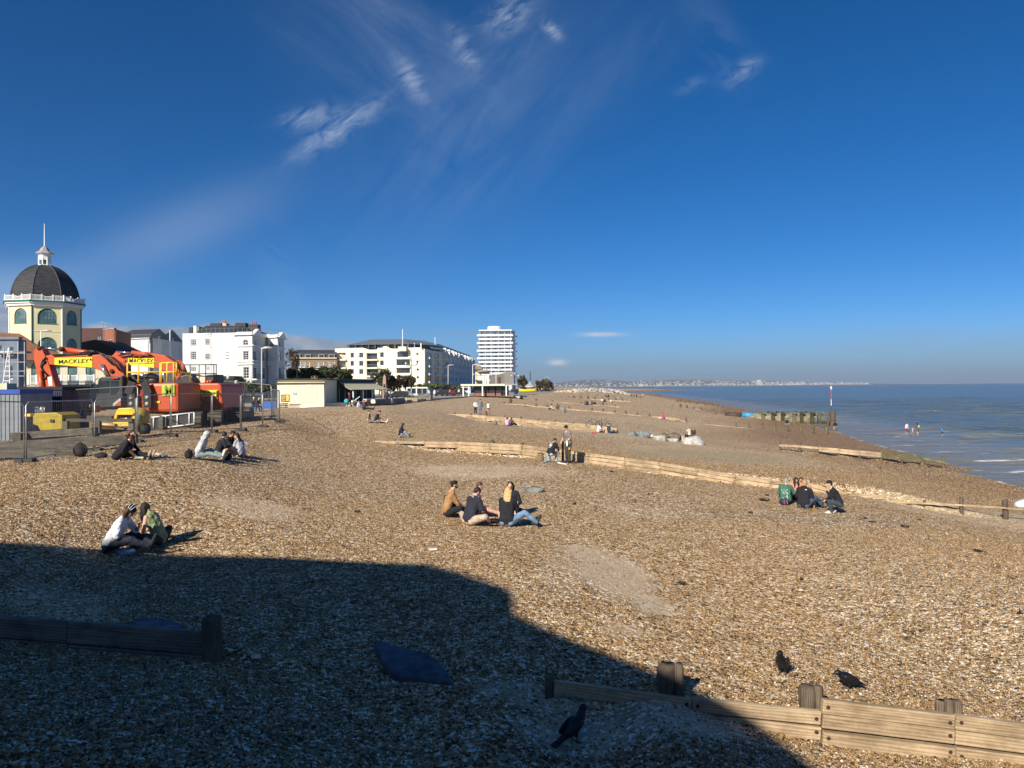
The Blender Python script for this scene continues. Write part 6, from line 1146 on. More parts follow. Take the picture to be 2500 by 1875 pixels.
    pl(t, [(80, 1018), (84, 1009), (136, 1007), (152, 1014), (152, 1048), (98, 1052), (92, 1040), (80, 1036)], 33.2, 34.6, 'canopy', oy, .04); pl(t, [(122, 1031), (122, 1024), (131, 1024), (131, 1031)], 33.15, 33.2, 'vent', dkg, 0); pl(t, [(60, 1017), (60, 1010.5), (74, 1010.5), (74, 1017)], 33.4, 34, 'yellow_cap', yelr, .01)
    pl(t, [(84, 1046), (82, 1020), (100, 1050)], 33.1, 33.18, 'side_panel', dkg, 0) if False else None
    # black panelled frame
    t = thing('panel_frame', 'black sheet panels in silver tube frames leaning in front of the excavator tracks', 'panel frame', P(420, 1045, 37)); Yp = 37.5; A, B = P(368, 1043, Yp-1), P(474, 1038, Yp)
    pl(t, [(368, 1052), (368, 1018), (474, 1010), (474, 1044)], Yp, Yp+.05, 'panel', mat('black_sheet', (.03, .03, .034), rough=.6), 0)
    for pts_ in ([(370, 1019), (474, 1007)], [(410, 1043), (474, 1035)], [(375, 1044), (375, 1019)], [(404, 1042), (404, 1015)], [(433, 1040), (433, 1011)], [(462, 1037), (462, 1008)], [(474, 1036), (474, 1007)]): tubes(t, [P(a, b, Yp-.05) for a, b in pts_], .035, 'frame_tube', whitep)
    pl(t, [(387, 1047), (387, 1017), (397, 1017), (397, 1047)], Yp-.3, Yp-.1, 'timber_upright', bk, 0)
    # scaffold props
    t = thing('steel_prop_rack', 'bundle of silver steel props standing in a rack left of the excavator', 'prop rack', P(180, 1030, 39))
    for i in range(16): a = (146+i*3.2+random.uniform(-1, 1), 1022+random.uniform(-4, 4)); tubes(t, [P(*a, 39+random.uniform(-.3, .3)), P(a[0]+random.uniform(-3, 9), a[1]-random.uniform(24, 34), 39)], .03, 'prop', steel, 6)
    tubes(t, [P(143, 1018, 38.8), P(200, 1017, 38.8)], .04, 'rack_bar', steel)
    t = thing('steel_prop_rack', 'bundle of short silver props standing on the generator', 'prop rack', P(95, 1008, 34.4))
    for i in range(9): a = (86+i*2.8, 1008); tubes(t, [P(*a, 34.3), P(a[0]+random.uniform(-3, 3), 993, 34.3)], .03, 'prop', steel, 6)
    t = thing('red_trailer', 'dark red low machine deck behind the prop rack', 'trailer', P(195, 1000, 40)); rd = mat('dark_red_paint', (.20, .015, .025), rough=.5)
    pl(t, [(155, 1000), (155, 989), (168, 987), (172, 996), (224, 996), (224, 1004), (160, 1004)], 40, 41.5, 'deck', rd, .03); pl(t, [(219, 1007), (219, 990), (230, 990), (230, 1007)], 39.8, 40.4, 'red_box', mat('red_plastic', (.6, .02, .02)), .02); tubes(t, [P(223, 972, 39.7), P(225, 985, 39.7), P(227, 1000, 39.7)], .04, 'yellow_hose', yelr)
    q = MB(t.location)
    for x in (170, 205): q.tube([P(x, 1008, 40.0), P(x, 1008, 40)+Vector((0, .2, 0))], .3, 14)
    q.v and tubes(t, [P(170, 1008, 40), P(170, 1008, 40)+Vector((0, .25, 0))], .3, 'wheel', rubber, 14); tubes(t, [P(205, 1008, 40), P(205, 1008, 40)+Vector((0, .25, 0))], .3, 'wheel', rubber, 14)
    o = tubes(thing('traffic_cone', 'small orange cone on the ground beside the stall legs', 'cone', P(575, 1008, 70)), [P(575, 1010, 70), P(575, 1000, 70)], [.22, .04], 'cone_body', orange) 
site()
# ---- temporary fence
def fence_panel(a, b, za, zb, h=2.0, lab='', lean=0.0, grp='temporary mesh fence panels round the works'):
    A, B = Vector((a[0], a[1], za)), Vector((b[0], b[1], zb)); d = B-A; L = d.length; t = thing('fence_panel', lab, 'fence panel', A, 0, grp); o_ = A; d.normalize()
    n = Vector((-d.y, d.x, 0)).normalized(); up = (Vector((0, 0, 1))+n*lean).normalized()
    q = MB(A); c = .12; pts_ = [A+d*.05, A+d*.05+up*(h-c), A+d*(.05+c)+up*h, B-d*(.05+c)+up*h, B-d*.05+up*(h-c), B-d*.05]; q.tube(pts_, .024, 6); q.tube([A+d*.05+up*.12, B-d*.05+up*.12], .02, 6); q.build('frame', steel, t, True)
    q = MB(A); k = int(L/.11)
    for i in range(1, k): p = A+d*(.05+(L-.1)*i/k); q.tube([p+up*.12, p+up*(h-.03)], .0022, 3, cap=False)
    for i in range(1, 10): q.tube([A+d*.05+up*(.12+i*.19), B-d*.05+up*(.12+i*.19)], .0018, 3, cap=False)
    q.build('mesh', mat('wire_mesh', (.22, .23, .24), rough=.5, metal=.5), t)
    q = MB(A); q.box(A+Vector((0, 0, .06)), (.28, .62, .13), math.atan2(d.y, d.x)); o = q.build('foot', mat('rubber_block', (.06, .06, .062), rough=.9), t); soften(o, .02)
FP = [(-120, 1140, 22.2), (62, 1128, 24.6), (230, 1102, 28.6), (332, 1081, 31.5), (417, 1066, 34.3), (517, 1055, 38.0), (588, 1051, 40.4), (641, 1043, 43), (683, 1031, 46.2)]
nms = ['fence panel cut by the left edge of the photo', 'nearest full fence panel with a leaning front post left of the sitters', 'fence panel right behind the two sitters in black', 'fence panel between the paired posts and the hooded sitter', 'fence panel in front of the black frames and crawler tracks', 'fence panel in front of the second excavator counterweight', 'fence panel left of the lamp post base', 'last fence panel before the corner']
W3 = [P(a, b, c) for a, b, c in FP]
for i, (a, b) in enumerate(zip(W3, W3[1:])): fence_panel((a.x, a.y), (b.x, b.y), a.z, b.z, 2.0, nms[i])
c = W3[-1]; k1 = P(664, 1018, 53); fence_panel((c.x, c.y), (k1.x, k1.y), c.z, k1.z, 2.0, 'fence panel turning back inland at the corner'); k2 = P(545, 1005, 55); fence_panel((k1.x, k1.y), (k2.x, k2.y), k1.z, k2.z, 2.3, 'back fence panel in front of the blue stall')
a, b = P(58, 1050, 41), P(134, 1049, 40); fence_panel((a.x, a.y), (b.x, b.y), a.z, b.z, 2.0, 'inner fence panel in front of the navy container'); a, b = P(144, 1048, 40), P(338, 1055, 33.6); fence_panel((a.x, a.y), (b.x, b.y), a.z, b.z, 2.1, 'inner fence panel in front of the excavator cab')
# ================================================================ promenade furniture, trees, vehicles
def globe_lamp(px, yb, yt, Y, lab, arms=3):
    t = thing('street_lamp', lab, 'street lamp', P(px, yb, Y)); tubes(t, [P(px, yb, Y), P(px, (yb+yt)/2, Y), P(px, yt, Y)], [.12, .08, .05], 'pole', steel if arms != 3 else black)
    zt = P(px, yt, Y)
    for i in range(arms):
        s = (i-(arms-1)/2)/max(1, (arms-1)/2) if arms > 1 else 0; e = zt+Vector((s*.9, 0, -.25 if s else .3)); tubes(t, [zt+Vector((0, 0, -.5)), zt+Vector((s*.6, 0, -.65)), e+Vector((0, 0, -.2))], .04, 'arm', black, 6); q = MB(t.location); q.ell(e, (.2, .2, .26), 2); q.build('lantern', mat('lantern_glass', (.5, .5, .48), rough=.3), t, True)
def column_lamp(px, yb, yt, Y, lab, side=1, m=None):
    t = thing('street_lamp', lab, 'street lamp', P(px, yb, Y), 0, 'tall plain street lamps'); p = P(px, yt, Y); tubes(t, [P(px, yb, Y), p], [.09, .06], 'pole', m or whitep)
    L_ = 1.1*side*Y/80; L_ = max(-1.6, min(1.6, L_)); q = MB(t.location); q.tube([p+Vector((-.1*side, 0, 0)), p+Vector((L_*.4, 0, .1)), p+Vector((L_, 0, .08))], [.06, .13, .1], 8); q.build('lamp_head', mat('lamp_head_grey', (.5, .51, .52), rough=.4), t, True)
column_lamp(639, 1003, 851, 76, 'tall pale lamp post in front of the white house, left of the cafe', m=mat('lamp_post_grey', (.42, .43, .44), rough=.5))
column_lamp(100, 900, 809, 106, 'lamp post in front of the yellow tower')
for px, yt, Y, lb in ((867, 871, 230, 'lamp post before the left half of the cream apartments'), (1094, 892, 200, 'lamp post before the shaded terrace'), (1154, 891, 172, 'white lamp post rising behind the shelter left end'), (1211, 902, 190, 'thin lamp post behind the shelter beside the pergola')): column_lamp(px, 948, yt, Y, lb)
globe_lamp(1004, 948, 884, 125, 'dark ornate lamp with hanging lanterns in front of the porthole wall', 3); globe_lamp(557, 985, 928, 82, 'ornate three globe lamp beside the black planted wall', 3); globe_lamp(725, 945, 885, 190, 'dark ornate lamp before the brown brick flats left window', 2); globe_lamp(1164, 945, 912, 210, 'ornate cluster lamp at the corner of the terrace', 3); globe_lamp(1257, 950, 915, 190, 'dark ornate lamp beside the right edge of the tower', 3); globe_lamp(1335, 955, 922, 300, 'ornate lamp with crossed arms among the far trees', 3)
leafd = mat('dark_evergreen', (.035, .05, .022), rough=.8, var=.5, scale=2.5, col2=(.085, .10, .04)); leafb = mat('bronze_foliage', (.075, .055, .03), rough=.8, var=.5, scale=2.5, col2=(.14, .11, .05)); leafg = mat('fresh_green', (.06, .09, .025), rough=.8, var=.4, scale=3, col2=(.17, .18, .05)); bark = mat('bark', (.09, .07, .05), rough=.9)
def crown_mesh(c, r, n, ls, seed=0):
    q = MB(c); rn = random.Random(seed)
    cl = [(rn.uniform(-.75, .75), rn.uniform(-.7, .7), rn.uniform(-.55, .7), rn.uniform(.25, .5)) for _ in range(16)]
    for i in range(n):
        a = cl[rn.randrange(16)]; v = Vector((rn.gauss(0, 1), rn.gauss(0, 1), rn.gauss(0, 1))).normalized()*a[3]*rn.uniform(.6, 1.05)
        p = Vector(((a[0]+v.x)*r[0], (a[1]+v.y)*r[1], (a[2]*.8+v.z)*r[2]))+Vector(c)
        M = Matrix.Rotation(rn.uniform(0, 6.28), 3, Vector((rn.gauss(0, 1), rn.gauss(0, 1), rn.gauss(0, 1))).normalized()); s = ls*rn.uniform(.6, 1.4)
        q.add([p+M @ Vector(w)*s for w in ((-.5, 0, 0), (0, -.35, .1), (.6, 0, 0), (0, .35, -.1))], [(0, 1, 2, 3)])
    return q
def tree(px, yb, x0, x1, y0, y1, Y, m, lab, cat='tree', n=1100, ls=.4, grp=None, name='tree', dens=1):
    c = P((x0+x1)/2, (y0+y1)/2, Y); rx = (x1-x0)/2*Y/F; rz = (y1-y0)/2*Y/F; base = P(px, yb, Y); t = thing(name, lab, cat, base, 0, grp); q = crown_mesh(c, (rx*1.12, min(rx, 3)*1.0, rz*1.25), n, ls, int(px)); q.o = t.location
    me = bpy.data.meshes.new('crown'); me.from_pydata([tuple(Vector(v)+Vector(c)-Vector(t.location)) for v in q.v], [], q.f); link('crown', me, m, t)
    b = MB(t.location); b.tube([base+Vector((0, 0, -.3)), (base+c)/2+Vector((.1, 0, 0)), c], [.16, .12, .05], 7)
    for k in range(5): d = Vector((random.uniform(-.6, .6)*rx, random.uniform(-.5, .5), random.uniform(0, .6)*rz)); b.tube([(base*.4+c*.6), c+d*.5, c+d], [.07, .04, .02], 5)
    b.build('trunk', bark, t, True)
for i, (x0, x1, y0, y1) in enumerate(((700, 745, 898, 928), (738, 790, 896, 928), (782, 835, 893, 927), (825, 858, 903, 930))): tree((x0+x1)/2, 940, x0, x1, y0, y1, 205-i*2, leafd, 'dark evergreen bush, %s of the four behind the cafe roof' % ('leftmost', 'second from left', 'third from left and tallest', 'rightmost')[i], 'bush', 1500, .55, 'dark bushes behind the cafe', 'bush')
tree(718, 935, 696, 728, 852, 925, 215, leafb, 'thin brown leaved tree between the white house and the brown flats', n=900, ls=.5)
for i, (px, x0, x1, y0, y1, m_, lb) in enumerate(((925, 908, 950, 905, 955, leafd, 'dark tree left of the pink obelisk'), (962, 948, 978, 915, 957, leafb, 'bronze tree right of the pink obelisk'), (998, 975, 1012, 917, 955, leafb, 'bronze pine shaped tree before the porthole wall'), (945, 930, 962, 925, 960, leafb, 'low brown tree behind the traffic signal'))): tree(px, 962, x0, x1, y0, y1, 165+i*2, m_, lb, n=1800, ls=.42, grp='trees before the cream apartments')
for i, (x0, x1, y0, y1) in enumerate(((1015, 1045, 938, 952), (1045, 1075, 936, 950), (1075, 1100, 940, 952), (1100, 1124, 941, 953))): tree((x0+x1)/2, 956, x0, x1, y0, y1, 185+i*4, leafg if i != 2 else leafd, 'green shrub, number %s from the left in the roadside bed before the terrace' % ('one', 'two', 'three', 'four')[i], 'shrub', 700, .4, 'roadside shrubs', 'shrub')
for i, (x0, x1, y0, y1) in enumerate(((1264, 1284, 920, 955), (1280, 1292, 928, 955), (1305, 1322, 930, 955), (1318, 1340, 925, 957), (1336, 1352, 930, 958))): tree((x0+x1)/2, 958, x0, x1, y0, y1, 330+i*8, leafb, 'brown windswept tree, %s of the five beyond the kiosk' % ('first', 'second', 'third', 'fourth', 'fifth')[i], n=800, ls=.7, grp='windswept trees on the far promenade')
def cordyline(px, yb, yt, Y):
    t = thing('cordyline_tree', 'spiky cabbage palm in front of the white bow windows', 'palm', P(px, yb, Y))
    for i in range(9):
        a = random.uniform(-1, 1); top = P(px+a*16, yt+random.uniform(0, 26)+abs(a)*10, Y+random.uniform(-.6, .6)); q = MB(t.location)
        q.tube([P(px, yb, Y), P(px+a*5, (yb+yt)/2+12, Y), top], [.14, .08, .05], 6); o = q.build('stem', bark, t)
        q = MB(t.location)
        for k in range(34):
            d = Vector((random.gauss(0, 1), random.gauss(0, 1), random.gauss(.25, 1))).normalized(); s_ = d.cross(Vector((0, 0, 1))).normalized()*.04; q.add([top-s_, top+s_, top+d*.62], [(0, 1, 2)])
        q.build('leaf_head', leafd, t)
cordyline(592, 985, 922, 108)
b = [(610, 660), ]
for i, (x, w) in enumerate(((612, 14), (632, 18), (655, 16), (668, 10))): tree(x, 985, x-w, x+w, 935+i*2, 962, 120, leafd, 'dark garden shrub %s along the foot of the white house' % ('near the palm', 'left of the lamp post', 'right of the lamp post', 'by the cafe corner')[i], 'shrub', 500, .35, 'garden shrubs of the white house', 'shrub')
def obelisk():
    Y = 150; t = thing('obelisk', 'slim pink granite obelisk between the trees', 'obelisk', P(939, 962, Y)); pk = mat('pink_granite', (.36, .22, .17), rough=.7)
    q = MB(t.location); z0, z1, z2 = 5.5, P(939, 922, Y).z, P(939, 914, Y).z; q.lathe([(.62, z0), (.40, z1), (.02, z2)], (P(939, 940, Y).x, Y, 0), 4, R(45)); q.build('shaft', pk, t); pxbox(t, 933, 945, 950, 962, Y-.8, 1.6, 'plinth', pk, 5.5)
obelisk()
t = thing('traffic_signal', 'black traffic signal head on a pole beside the awning', 'traffic signal', P(938, 985, 128)); pxbox(t, 936, 940.5, 938, 953, 128, .3, 'signal_head', black); tubes(t, [P(938, 985, 128.1), P(938, 952, 128.1)], .07, 'pole', black)
def car(px, yb, Y, col, lab, L=4.2, h=1.45, yaw=0, van=False):
    t = thing('parked_car' if not van else 'van', lab, 'car' if not van else 'van', Vector((P(px, yb, Y).x, Y, 5.53)), yaw, 'vehicles on the seafront road'); w = 1.75
    prof = [(-L/2, .3), (-L/2, .8), (-L/2+.3, .92), (-L/2+.9, 1.0), (-L/2+1.5, h), (L/2-1.0, h), (L/2-.25, 1.0), (L/2, .9), (L/2, .3)] if not van else [(-L/2, .3), (-L/2, h*.6), (-L/2+.5, h), (L/2, h), (L/2, .3)]
    q = MB(); q.prism([(x, -w/2, z) for x, z in prof], (0, w, 0)); o = q.build('body', mat('car_'+lab[:12].replace(' ', '_'), col, rough=.3, var=.05), t); soften(o, .08, 3)
    q = MB(); q.prism([(x, -w/2-.01, z) for x, z in ([(-L/2+1.05, .98), (-L/2+1.58, h-.1), (L/2-1.05, h-.1), (L/2-.5, .98)] if not van else [(-L/2+.15, h*.55), (-L/2+.5, h-.2), (L/2-.3, h-.2), (L/2-.3, h*.55)])], (0, w+.02, 0)); q.build('side_glass', glass, t)
    for x in (-L/2+.75, L/2-.8):
        for y in (-w/2-.02, w/2-.16): q = MB(); q.tube([(x, y, .32), (x, y+.18, .32)], .32, 14); q.build('wheel', rubber, t, True)
    return t
def bus():
    Y = 158; t = thing('bus', 'white single deck bus with dark windows behind the stone wall', 'bus', P(1020, 968, Y)); 
    a, b_ = P(992, 945, Y), P(1044, 945, Y); z1 = P(1018, 945, Y).z; q = MB(t.location); q.bb(a.x, b_.x, Y, Y+2.5, 5.9, z1); soften(q.build('body', whitep, t), .15, 3)
    for x0, x1 in ((994.5, 1003), (1004.5, 1015), (1018, 1030), (1031, 1042)): pxbox(t, x0, x1, 948, 961, Y-.03, .03, 'window', glass)
    pxbox(t, 994, 1006, 961, 965, Y-.05, .05, 'blue_panel', mat('bus_blue', (.03, .12, .5)));
    for x in (999, 1036): tubes(t, [P(x, 968.5, Y-.05), P(x, 968.5, Y-.05)+Vector((0, .3, 0))], .42, 'wheel', rubber, 14)
bus()
car(972, 968, 150, (.02, .022, .025), 'black car left of the bus, nearest the awning'); car(984, 967, 156, (.25, .27, .28), 'silver car just left of the bus front'); car(1078, 964, 182, (.02, .02, .022), 'dark car right of the stone wall'); car(1093, 963, 186, (.16, .02, .02), 'dark red car beside the lamp post'); car(1118, 964, 190, (.03, .035, .04), 'black car partly behind the shelter', h=1.7); car(1127, 962, 200, (.6, .6, .6), 'white van behind the left end of the shelter', L=5, h=2.2, van=True)
def gabion():
    t = thing('stone_wall', 'dark gabion stone wall beside the planter on the promenade', 'stone wall', P(1035, 975, 136)); st = mat('gabion_stone', (.10, .10, .10), rough=.9, var=.5, scale=3, col2=(.28, .27, .25)); o = pxbox(t, 1020, 1051, 962.5, 977, 136, .9, 'stone_fill', st); tubes(t, [P(1019, 962, 135.9), P(1052, 961, 135.9)], .05, 'cap', WOODGR)
    t = thing('litter_bin', 'tall black litter bin at the end of the stone wall', 'bin', P(1053, 976, 134)); pxbox(t, 1051, 1056, 958, 976, 134, .5, 'body', black); q = MB(t.location); q.ell(P(1053.5, 957.5, 134.2), (.22, .2, .1), 2); q.build('lid', black, t)
    t = thing('planter', 'long timber planter with low green plants by the cream bollards', 'planter', P(1005, 978, 130)); pxbox(t, 991, 1019, 971, 980, 128, .9, 'box', mat('planter_timber', (.32, .27, .2))); q = crown_mesh(P(1000, 969, 128.4), (.9, .3, .35), 260, .12, 5); q.build('plants', leafg, t).location = P(1000, 969, 128.4)-t.location
    cb = creamw
    for (x0, x1, y0, y1, Y, lb) in ((905, 916, 975, 983, 112, 'low cream chamfered block by the walker in maroon'), (951, 957, 972, 983, 118, 'slim cream gatepost in the sea wall gap'), (984, 993, 971, 981, 124, 'cream gatepost where the planter starts')):
        t = thing('gate_pier', lb, 'gate pier', P((x0+x1)/2, y1, Y), 0, 'cream piers along the sea wall'); pl(t, [(x0, y1+2), (x0, y0+3), (x0+2, y0), (x1-2, y0), (x1, y0+3), (x1, y1+2)], Y, Y+.6, 'pier', cb, .03)
    t = thing('sea_wall', 'low grey wall with white coping between the cafe block and the planter', 'wall', P(930, 985, 115)); A, B, D_ = P(890, 983, 111), P(951, 981, 118), P(985, 979, 124)
    for a, b_ in ((A, B), (B, D_)): q = MB(t.location); q.beam((a.x, a.y, 5.4), (b_.x, b_.y, 5.4), .35, .9); q.build('wall', mat('wall_grey', (.16, .16, .16), rough=.9), t); q = MB(t.location); q.beam((a.x, a.y, 5.9), (b_.x, b_.y, 5.9), .45, .09); q.build('coping', whitep, t)
gabion()
def stall():
    Y = 84; t = thing('glass_shelter', 'dark framed glass shelter behind the back fence', 'shelter', P(600, 1000, Y)); 
    pxbox(t, 548, 645, 962, 965, Y, 2.4, 'roof', mat('shelter_roof_green', (.06, .10, .10), rough=.4), None)
    for x in (549, 572, 596, 620, 644): tubes(t, [P(x, 1000, Y), P(x, 964, Y)], .05, 'post', black)
    for x0, x1 in ((549, 571), (573, 595), (597, 619), (621, 643)): pxbox(t, x0, x1, 967, 984, Y+2.0, .05, 'pane', palegl)
    t = thing('blue_hoarding', 'low bright blue hoarding behind the back fence by the cafe', 'hoarding', P(640, 1003, 88)); bm_ = mat('bright_blue_panel', (.02, .11, .42), rough=.55, var=.1)
    for x0, x1, y0 in ((548, 590, 992), (591, 640, 993), (641, 675, 980)): pxbox(t, x0, x1, y0, 1006, 80, .2, 'panel', bm_, None)
    t = thing('bench', 'dark slatted bench by the cafe corner', 'bench', P(690, 1000, 92)); 
    for y in (985, 989, 993): pxbox(t, 681, 700, y, y+2.6, 92, .5, 'slat', WOODD)
    for x in (683, 698): tubes(t, [P(x, 1001, 92.2), P(x, 986, 92.2)], .05, 'leg', black)
stall()
def boats():
    Y = 205; t = thing('rowing_boat', 'bright yellow boat lying on the far beach by the kiosk', 'boat', P(1288, 961, Y)); a, b_ = P(1267, 958, Y), P(1309, 957, Y); L_ = b_.x-a.x; vs = []; n = 14
    for i in range(n+1):
        u = i/n; x = a.x+L_*u; w = .75*math.sin(math.pi*min(1, .12+u*.88))**.6; sh = .35*(abs(u-.45)*1.6)**2
        for (yy, zz) in ((-w, .95+sh), (-w*.85, .45+sh*.6), (0, .05+sh*.9), (w*.85, .45+sh*.6), (w, .95+sh)): vs.append((x, Y+yy, a.z-.15+zz))
    fs = [(i*5+k, i*5+k+1, (i+1)*5+k+1, (i+1)*5+k) for i in range(n) for k in range(4)]; q = MB(t.location); q.add(vs, fs); o = q.build('hull', mat('boat_yellow', (.85, .62, .02), rough=.35, var=.04), t, True); sm = o.modifiers.new('s', 'SOLIDIFY'); sm.thickness = .05
    q = MB(t.location); q.tube([vs[i*5] for i in range(n+1)], .05, 5); q.build('gunwale', yelp, t)
    for u in (.3, .6): q = MB(t.location); x = a.x+L_*u; q.bb(x-.12, x+.12, Y-.6, Y+.6, a.z+.55, a.z+.6); q.build('thwart', WOODGR, t)
    t = thing('storage_box', 'dark blue storage box behind the turquoise tub', 'box', P(1256, 957, 215)); pxbox(t, 1247, 1267, 950, 958, 215, 2, 'body', mat('container_navy', (.012, .018, .06)))
    t = thing('turquoise_tub', 'turquoise tub with a red and white striped top beside the shelter', 'tub', P(1260, 963, 185)); c = P(1260, 960, 185); q = MB(t.location); q.lathe([(.42, c.z-.25), (.5, c.z+.35)], (c.x, 185, 0), 14); q.build('tub_body', mat('turquoise', (.05, .5, .42)), t); q = MB(t.location); q.ell(c+Vector((0, 0, .65)), (.38, .35, .22), 2); q.build('striped_top', mat('pink_red', (.55, .12, .12), var=.5, scale=6), t)
    t = thing('dinghy', 'pale blue and white upturned dinghy with dark rim at the right edge', 'dinghy', G(2500, 1240)); c = G(2512, 1240); q = MB(t.location); q.ell(c+Vector((.25, 0, .12)), (.95, .6, .36), 3); q.build('hull', mat('dinghy_pale', (.62, .70, .82), rough=.3), t, True); q = MB(t.location); q.ell(c+Vector((.25, 0, .03)), (.98, .62, .15), 3); q.build('rim', black, t, True)
boats()
# ================================================================ people
def V3(*a): return Vector(a)
def cone(q, a, b, ra, rb, n=12):            # tapered limb with round ends
    a, b = Vector(a), Vector(b)
    if (b-a).length < 1e-5: q.ell(a, ra, 2); return
    q.tube([a, b], [ra, rb], n); q.ell(a, ra*.995, 2); q.ell(b, rb*.995, 2)
def chain(q, pts_, rs):
    for i in range(len(pts_)-1): cone(q, pts_[i], pts_[i+1], rs[i], rs[i+1])
def remesh(q, vox, name, smooth=3):
    me = q.mesh(name, False); o = bpy.data.objects.new('tmp', me); C.objects.link(o); m = o.modifiers.new('r', 'REMESH'); m.mode = 'VOXEL'; m.voxel_size = vox
    s_ = o.modifiers.new('s', 'SMOOTH'); s_.iterations = smooth; s_.factor = .5
    dg = bpy.context.evaluated_depsgraph_get(); r = bpy.data.meshes.new_from_object(o.evaluated_get(dg)); r.name = name; bpy.data.objects.remove(o); bpy.data.meshes.remove(me); return r
def ik(a, b, l1, l2, pole):                 # middle joint between a and b
    a, b = Vector(a), Vector(b); d = b-a; L = min(d.length, (l1+l2)*.995); u = d.normalized(); b = a+u*L
    x = (l1*l1-l2*l2+L*L)/(2*L); h = math.sqrt(max(0, l1*l1-x*x)); p = Vector(pole)-u*Vector(pole).dot(u); p.normalize(); return a+u*x+p*h, b
SK = {'light': (.60, .36, .25), 'tan': (.42, .24, .15), 'pink': (.68, .36, .28), 'dark': (.22, .12, .075)}
def skin(k): return mat('skin_'+k, SK[k], rough=.55, var=.05)
def cloth(c, name=None): return mat('cloth_%02d_%02d_%02d' % tuple(int(x*99) for x in c), c, rough=.9, var=.25, scale=7, bump=.9, bscale=9)
def person(label, px, py, face=0, pose='sit', lean=12, hips=(0, 0), hand=None, feet=None, look=(0, 20), top=(.02, .02, .02), sleeve=1.0, legs=(.02, .02, .025), leglen=1.0, shoe=(.03, .03, .03), hair=(.015, .01, .008), hs='short', sk='light', s=1.0, near=0, hat=None, hood=False, skirt=False, coat=0, side=0, bulk=1.0, knee=None, group=None, zo=0, pos=None, extra=None, beard=False, kneel=False, cat='person'):
    near = near; vox = .0075 if near == 2 else (.016 if near == 1 else .024)
    g = pos if pos is not None else G(px, py); t = thing('person', label, cat, (g.x, g.y, g.z+zo), R(face), group)
    if s != 1.0: t.scale = (s, s, s)
    hx, hy = hips; hz = {'sit': .13, 'stand': .93, 'crouch': .34, 'kneel': .42, 'seat': .52, 'bend': .86, 'lie': .12}[pose]
    if pose in ('sit', 'seat', 'lie'): fy = .62
    F_ = feet or {'sit': ((-.14, .62, .08), (.14, .62, .08)), 'stand': ((-.1, .02, .07), (.11, 0, .07)), 'crouch': ((-.13, .16, .07), (.13, .16, .07)), 'kneel': ((-.12, -.38, .07), (.13, .22, .07)), 'seat': ((-.12, .5, .07), (.12, .5, .07)), 'bend': ((-.1, 0, .07), (.1, 0, .07)), 'lie': ((-.1, .82, .07), (.12, .80, .07))}[pose]
    P0 = V3(hx, hy, hz); la, sa = R(lean), R(side); up = V3(math.sin(sa), math.sin(la)*math.cos(sa), math.cos(la)*math.cos(sa)).normalized()
    rt = V3(1, 0, 0); rt = (rt-up*rt.dot(up)).normalized(); fw = up.cross(rt).normalized()   # forward of the chest
    up2 = (up+V3(0, .12 if pose in ('sit', 'crouch', 'kneel') else .03, 0)).normalized()
    mid = P0+up*.22; ch = mid+up2*.20; nb = ch+up2*.14; neck = nb+up2*.06
    hd = R(look[0]); hp = R(look[1]); fwd = V3(-math.sin(hd)*math.cos(hp), math.cos(hd)*math.cos(hp), -math.sin(hp)); hup = (V3(0, 0, 1)+up*.4); hup = (hup-fwd*hup.dot(fwd)).normalized(); hr = fwd.cross(hup)
    hc = neck+up2*.05+V3(0, 0, .045)+fwd*.035+hup*.035
    sh = [nb-rt*.17*bulk-up2*.025, nb+rt*.17*bulk-up2*.025]; hipj = [P0-rt*.09, P0+rt*.09]
    Hd = hand or {'sit': ((-.16, .42, .32), (.16, .42, .32)), 'stand': ((-.24, .06, .84), (.24, .06, .84)), 'crouch': ((-.1, .42, .5), (.1, .42, .5)), 'kneel': ((-.1, .45, .5), (.1, .45, .5)), 'seat': ((-.12, .38, .62), (.12, .38, .62)), 'bend': ((-.1, .5, .3), (.1, .5, .3)), 'lie': ((-.3, -.2, .06), (.25, .2, .2))}[pose]
    el, ha = [], []
    for i in (0, 1):
        pole = V3((-.6, .6)[i], -.5, -.45); e, h_ = ik(sh[i], Hd[i], .29, .25, pole); el.append(e); ha.append(h_)
    kn, an = [], []
    for i in (0, 1):
        pole = (V3((-.25, .25)[i], .25, 1) if pose in ('sit', 'seat', 'lie', 'crouch') else V3(0, 1, .1)) if knee is None else V3(*knee[i])
        if pose == 'kneel' and i == 0: pole = V3(0, 1, -.6)
        k, a_ = ik(hipj[i], F_[i], .43, .41, pole); k.z = max(k.z, .065); kn.append(k); an.append(a_)
    toe = []
    for i in (0, 1):
        d = a_dir = (an[i]-kn[i]); f_ = V3(d.x*.4, max(.15, abs(d.y))*(1 if d.y > -.25 else -1), 0).normalized()
        if pose in ('sit', 'lie') and an[i].z < .16 and (an[i]-hipj[i]).length > .62: tz = V3(f_.x*.5, .35*f_.y, .8).normalized()
        else: tz = (f_+V3((-.15, .15)[i], 0, -.12)).normalized()
        toe.append(an[i]+tz*.17)
    q = MB()                                # ---- continuous skin surface
    chain(q, [P0, mid, ch, nb], [.12*bulk, .105*bulk, .12*bulk, .09]); cone(q, sh[0], sh[1], .05, .05)
    for i in (0, 1): cone(q, hipj[i], mid+rt*(-.06, .06)[i], .095, .085*bulk); cone(q, mid+rt*(-.06, .06)[i], nb+rt*(-.09, .09)[i]-up2*.06, .085*bulk, .075*bulk)
    cone(q, nb, neck+up2*.05, .052, .05); chain(q, [neck+up2*.03, hc-hup*.05], [.05, .06])
    HM = Matrix((hr, fwd, hup)).transposed()
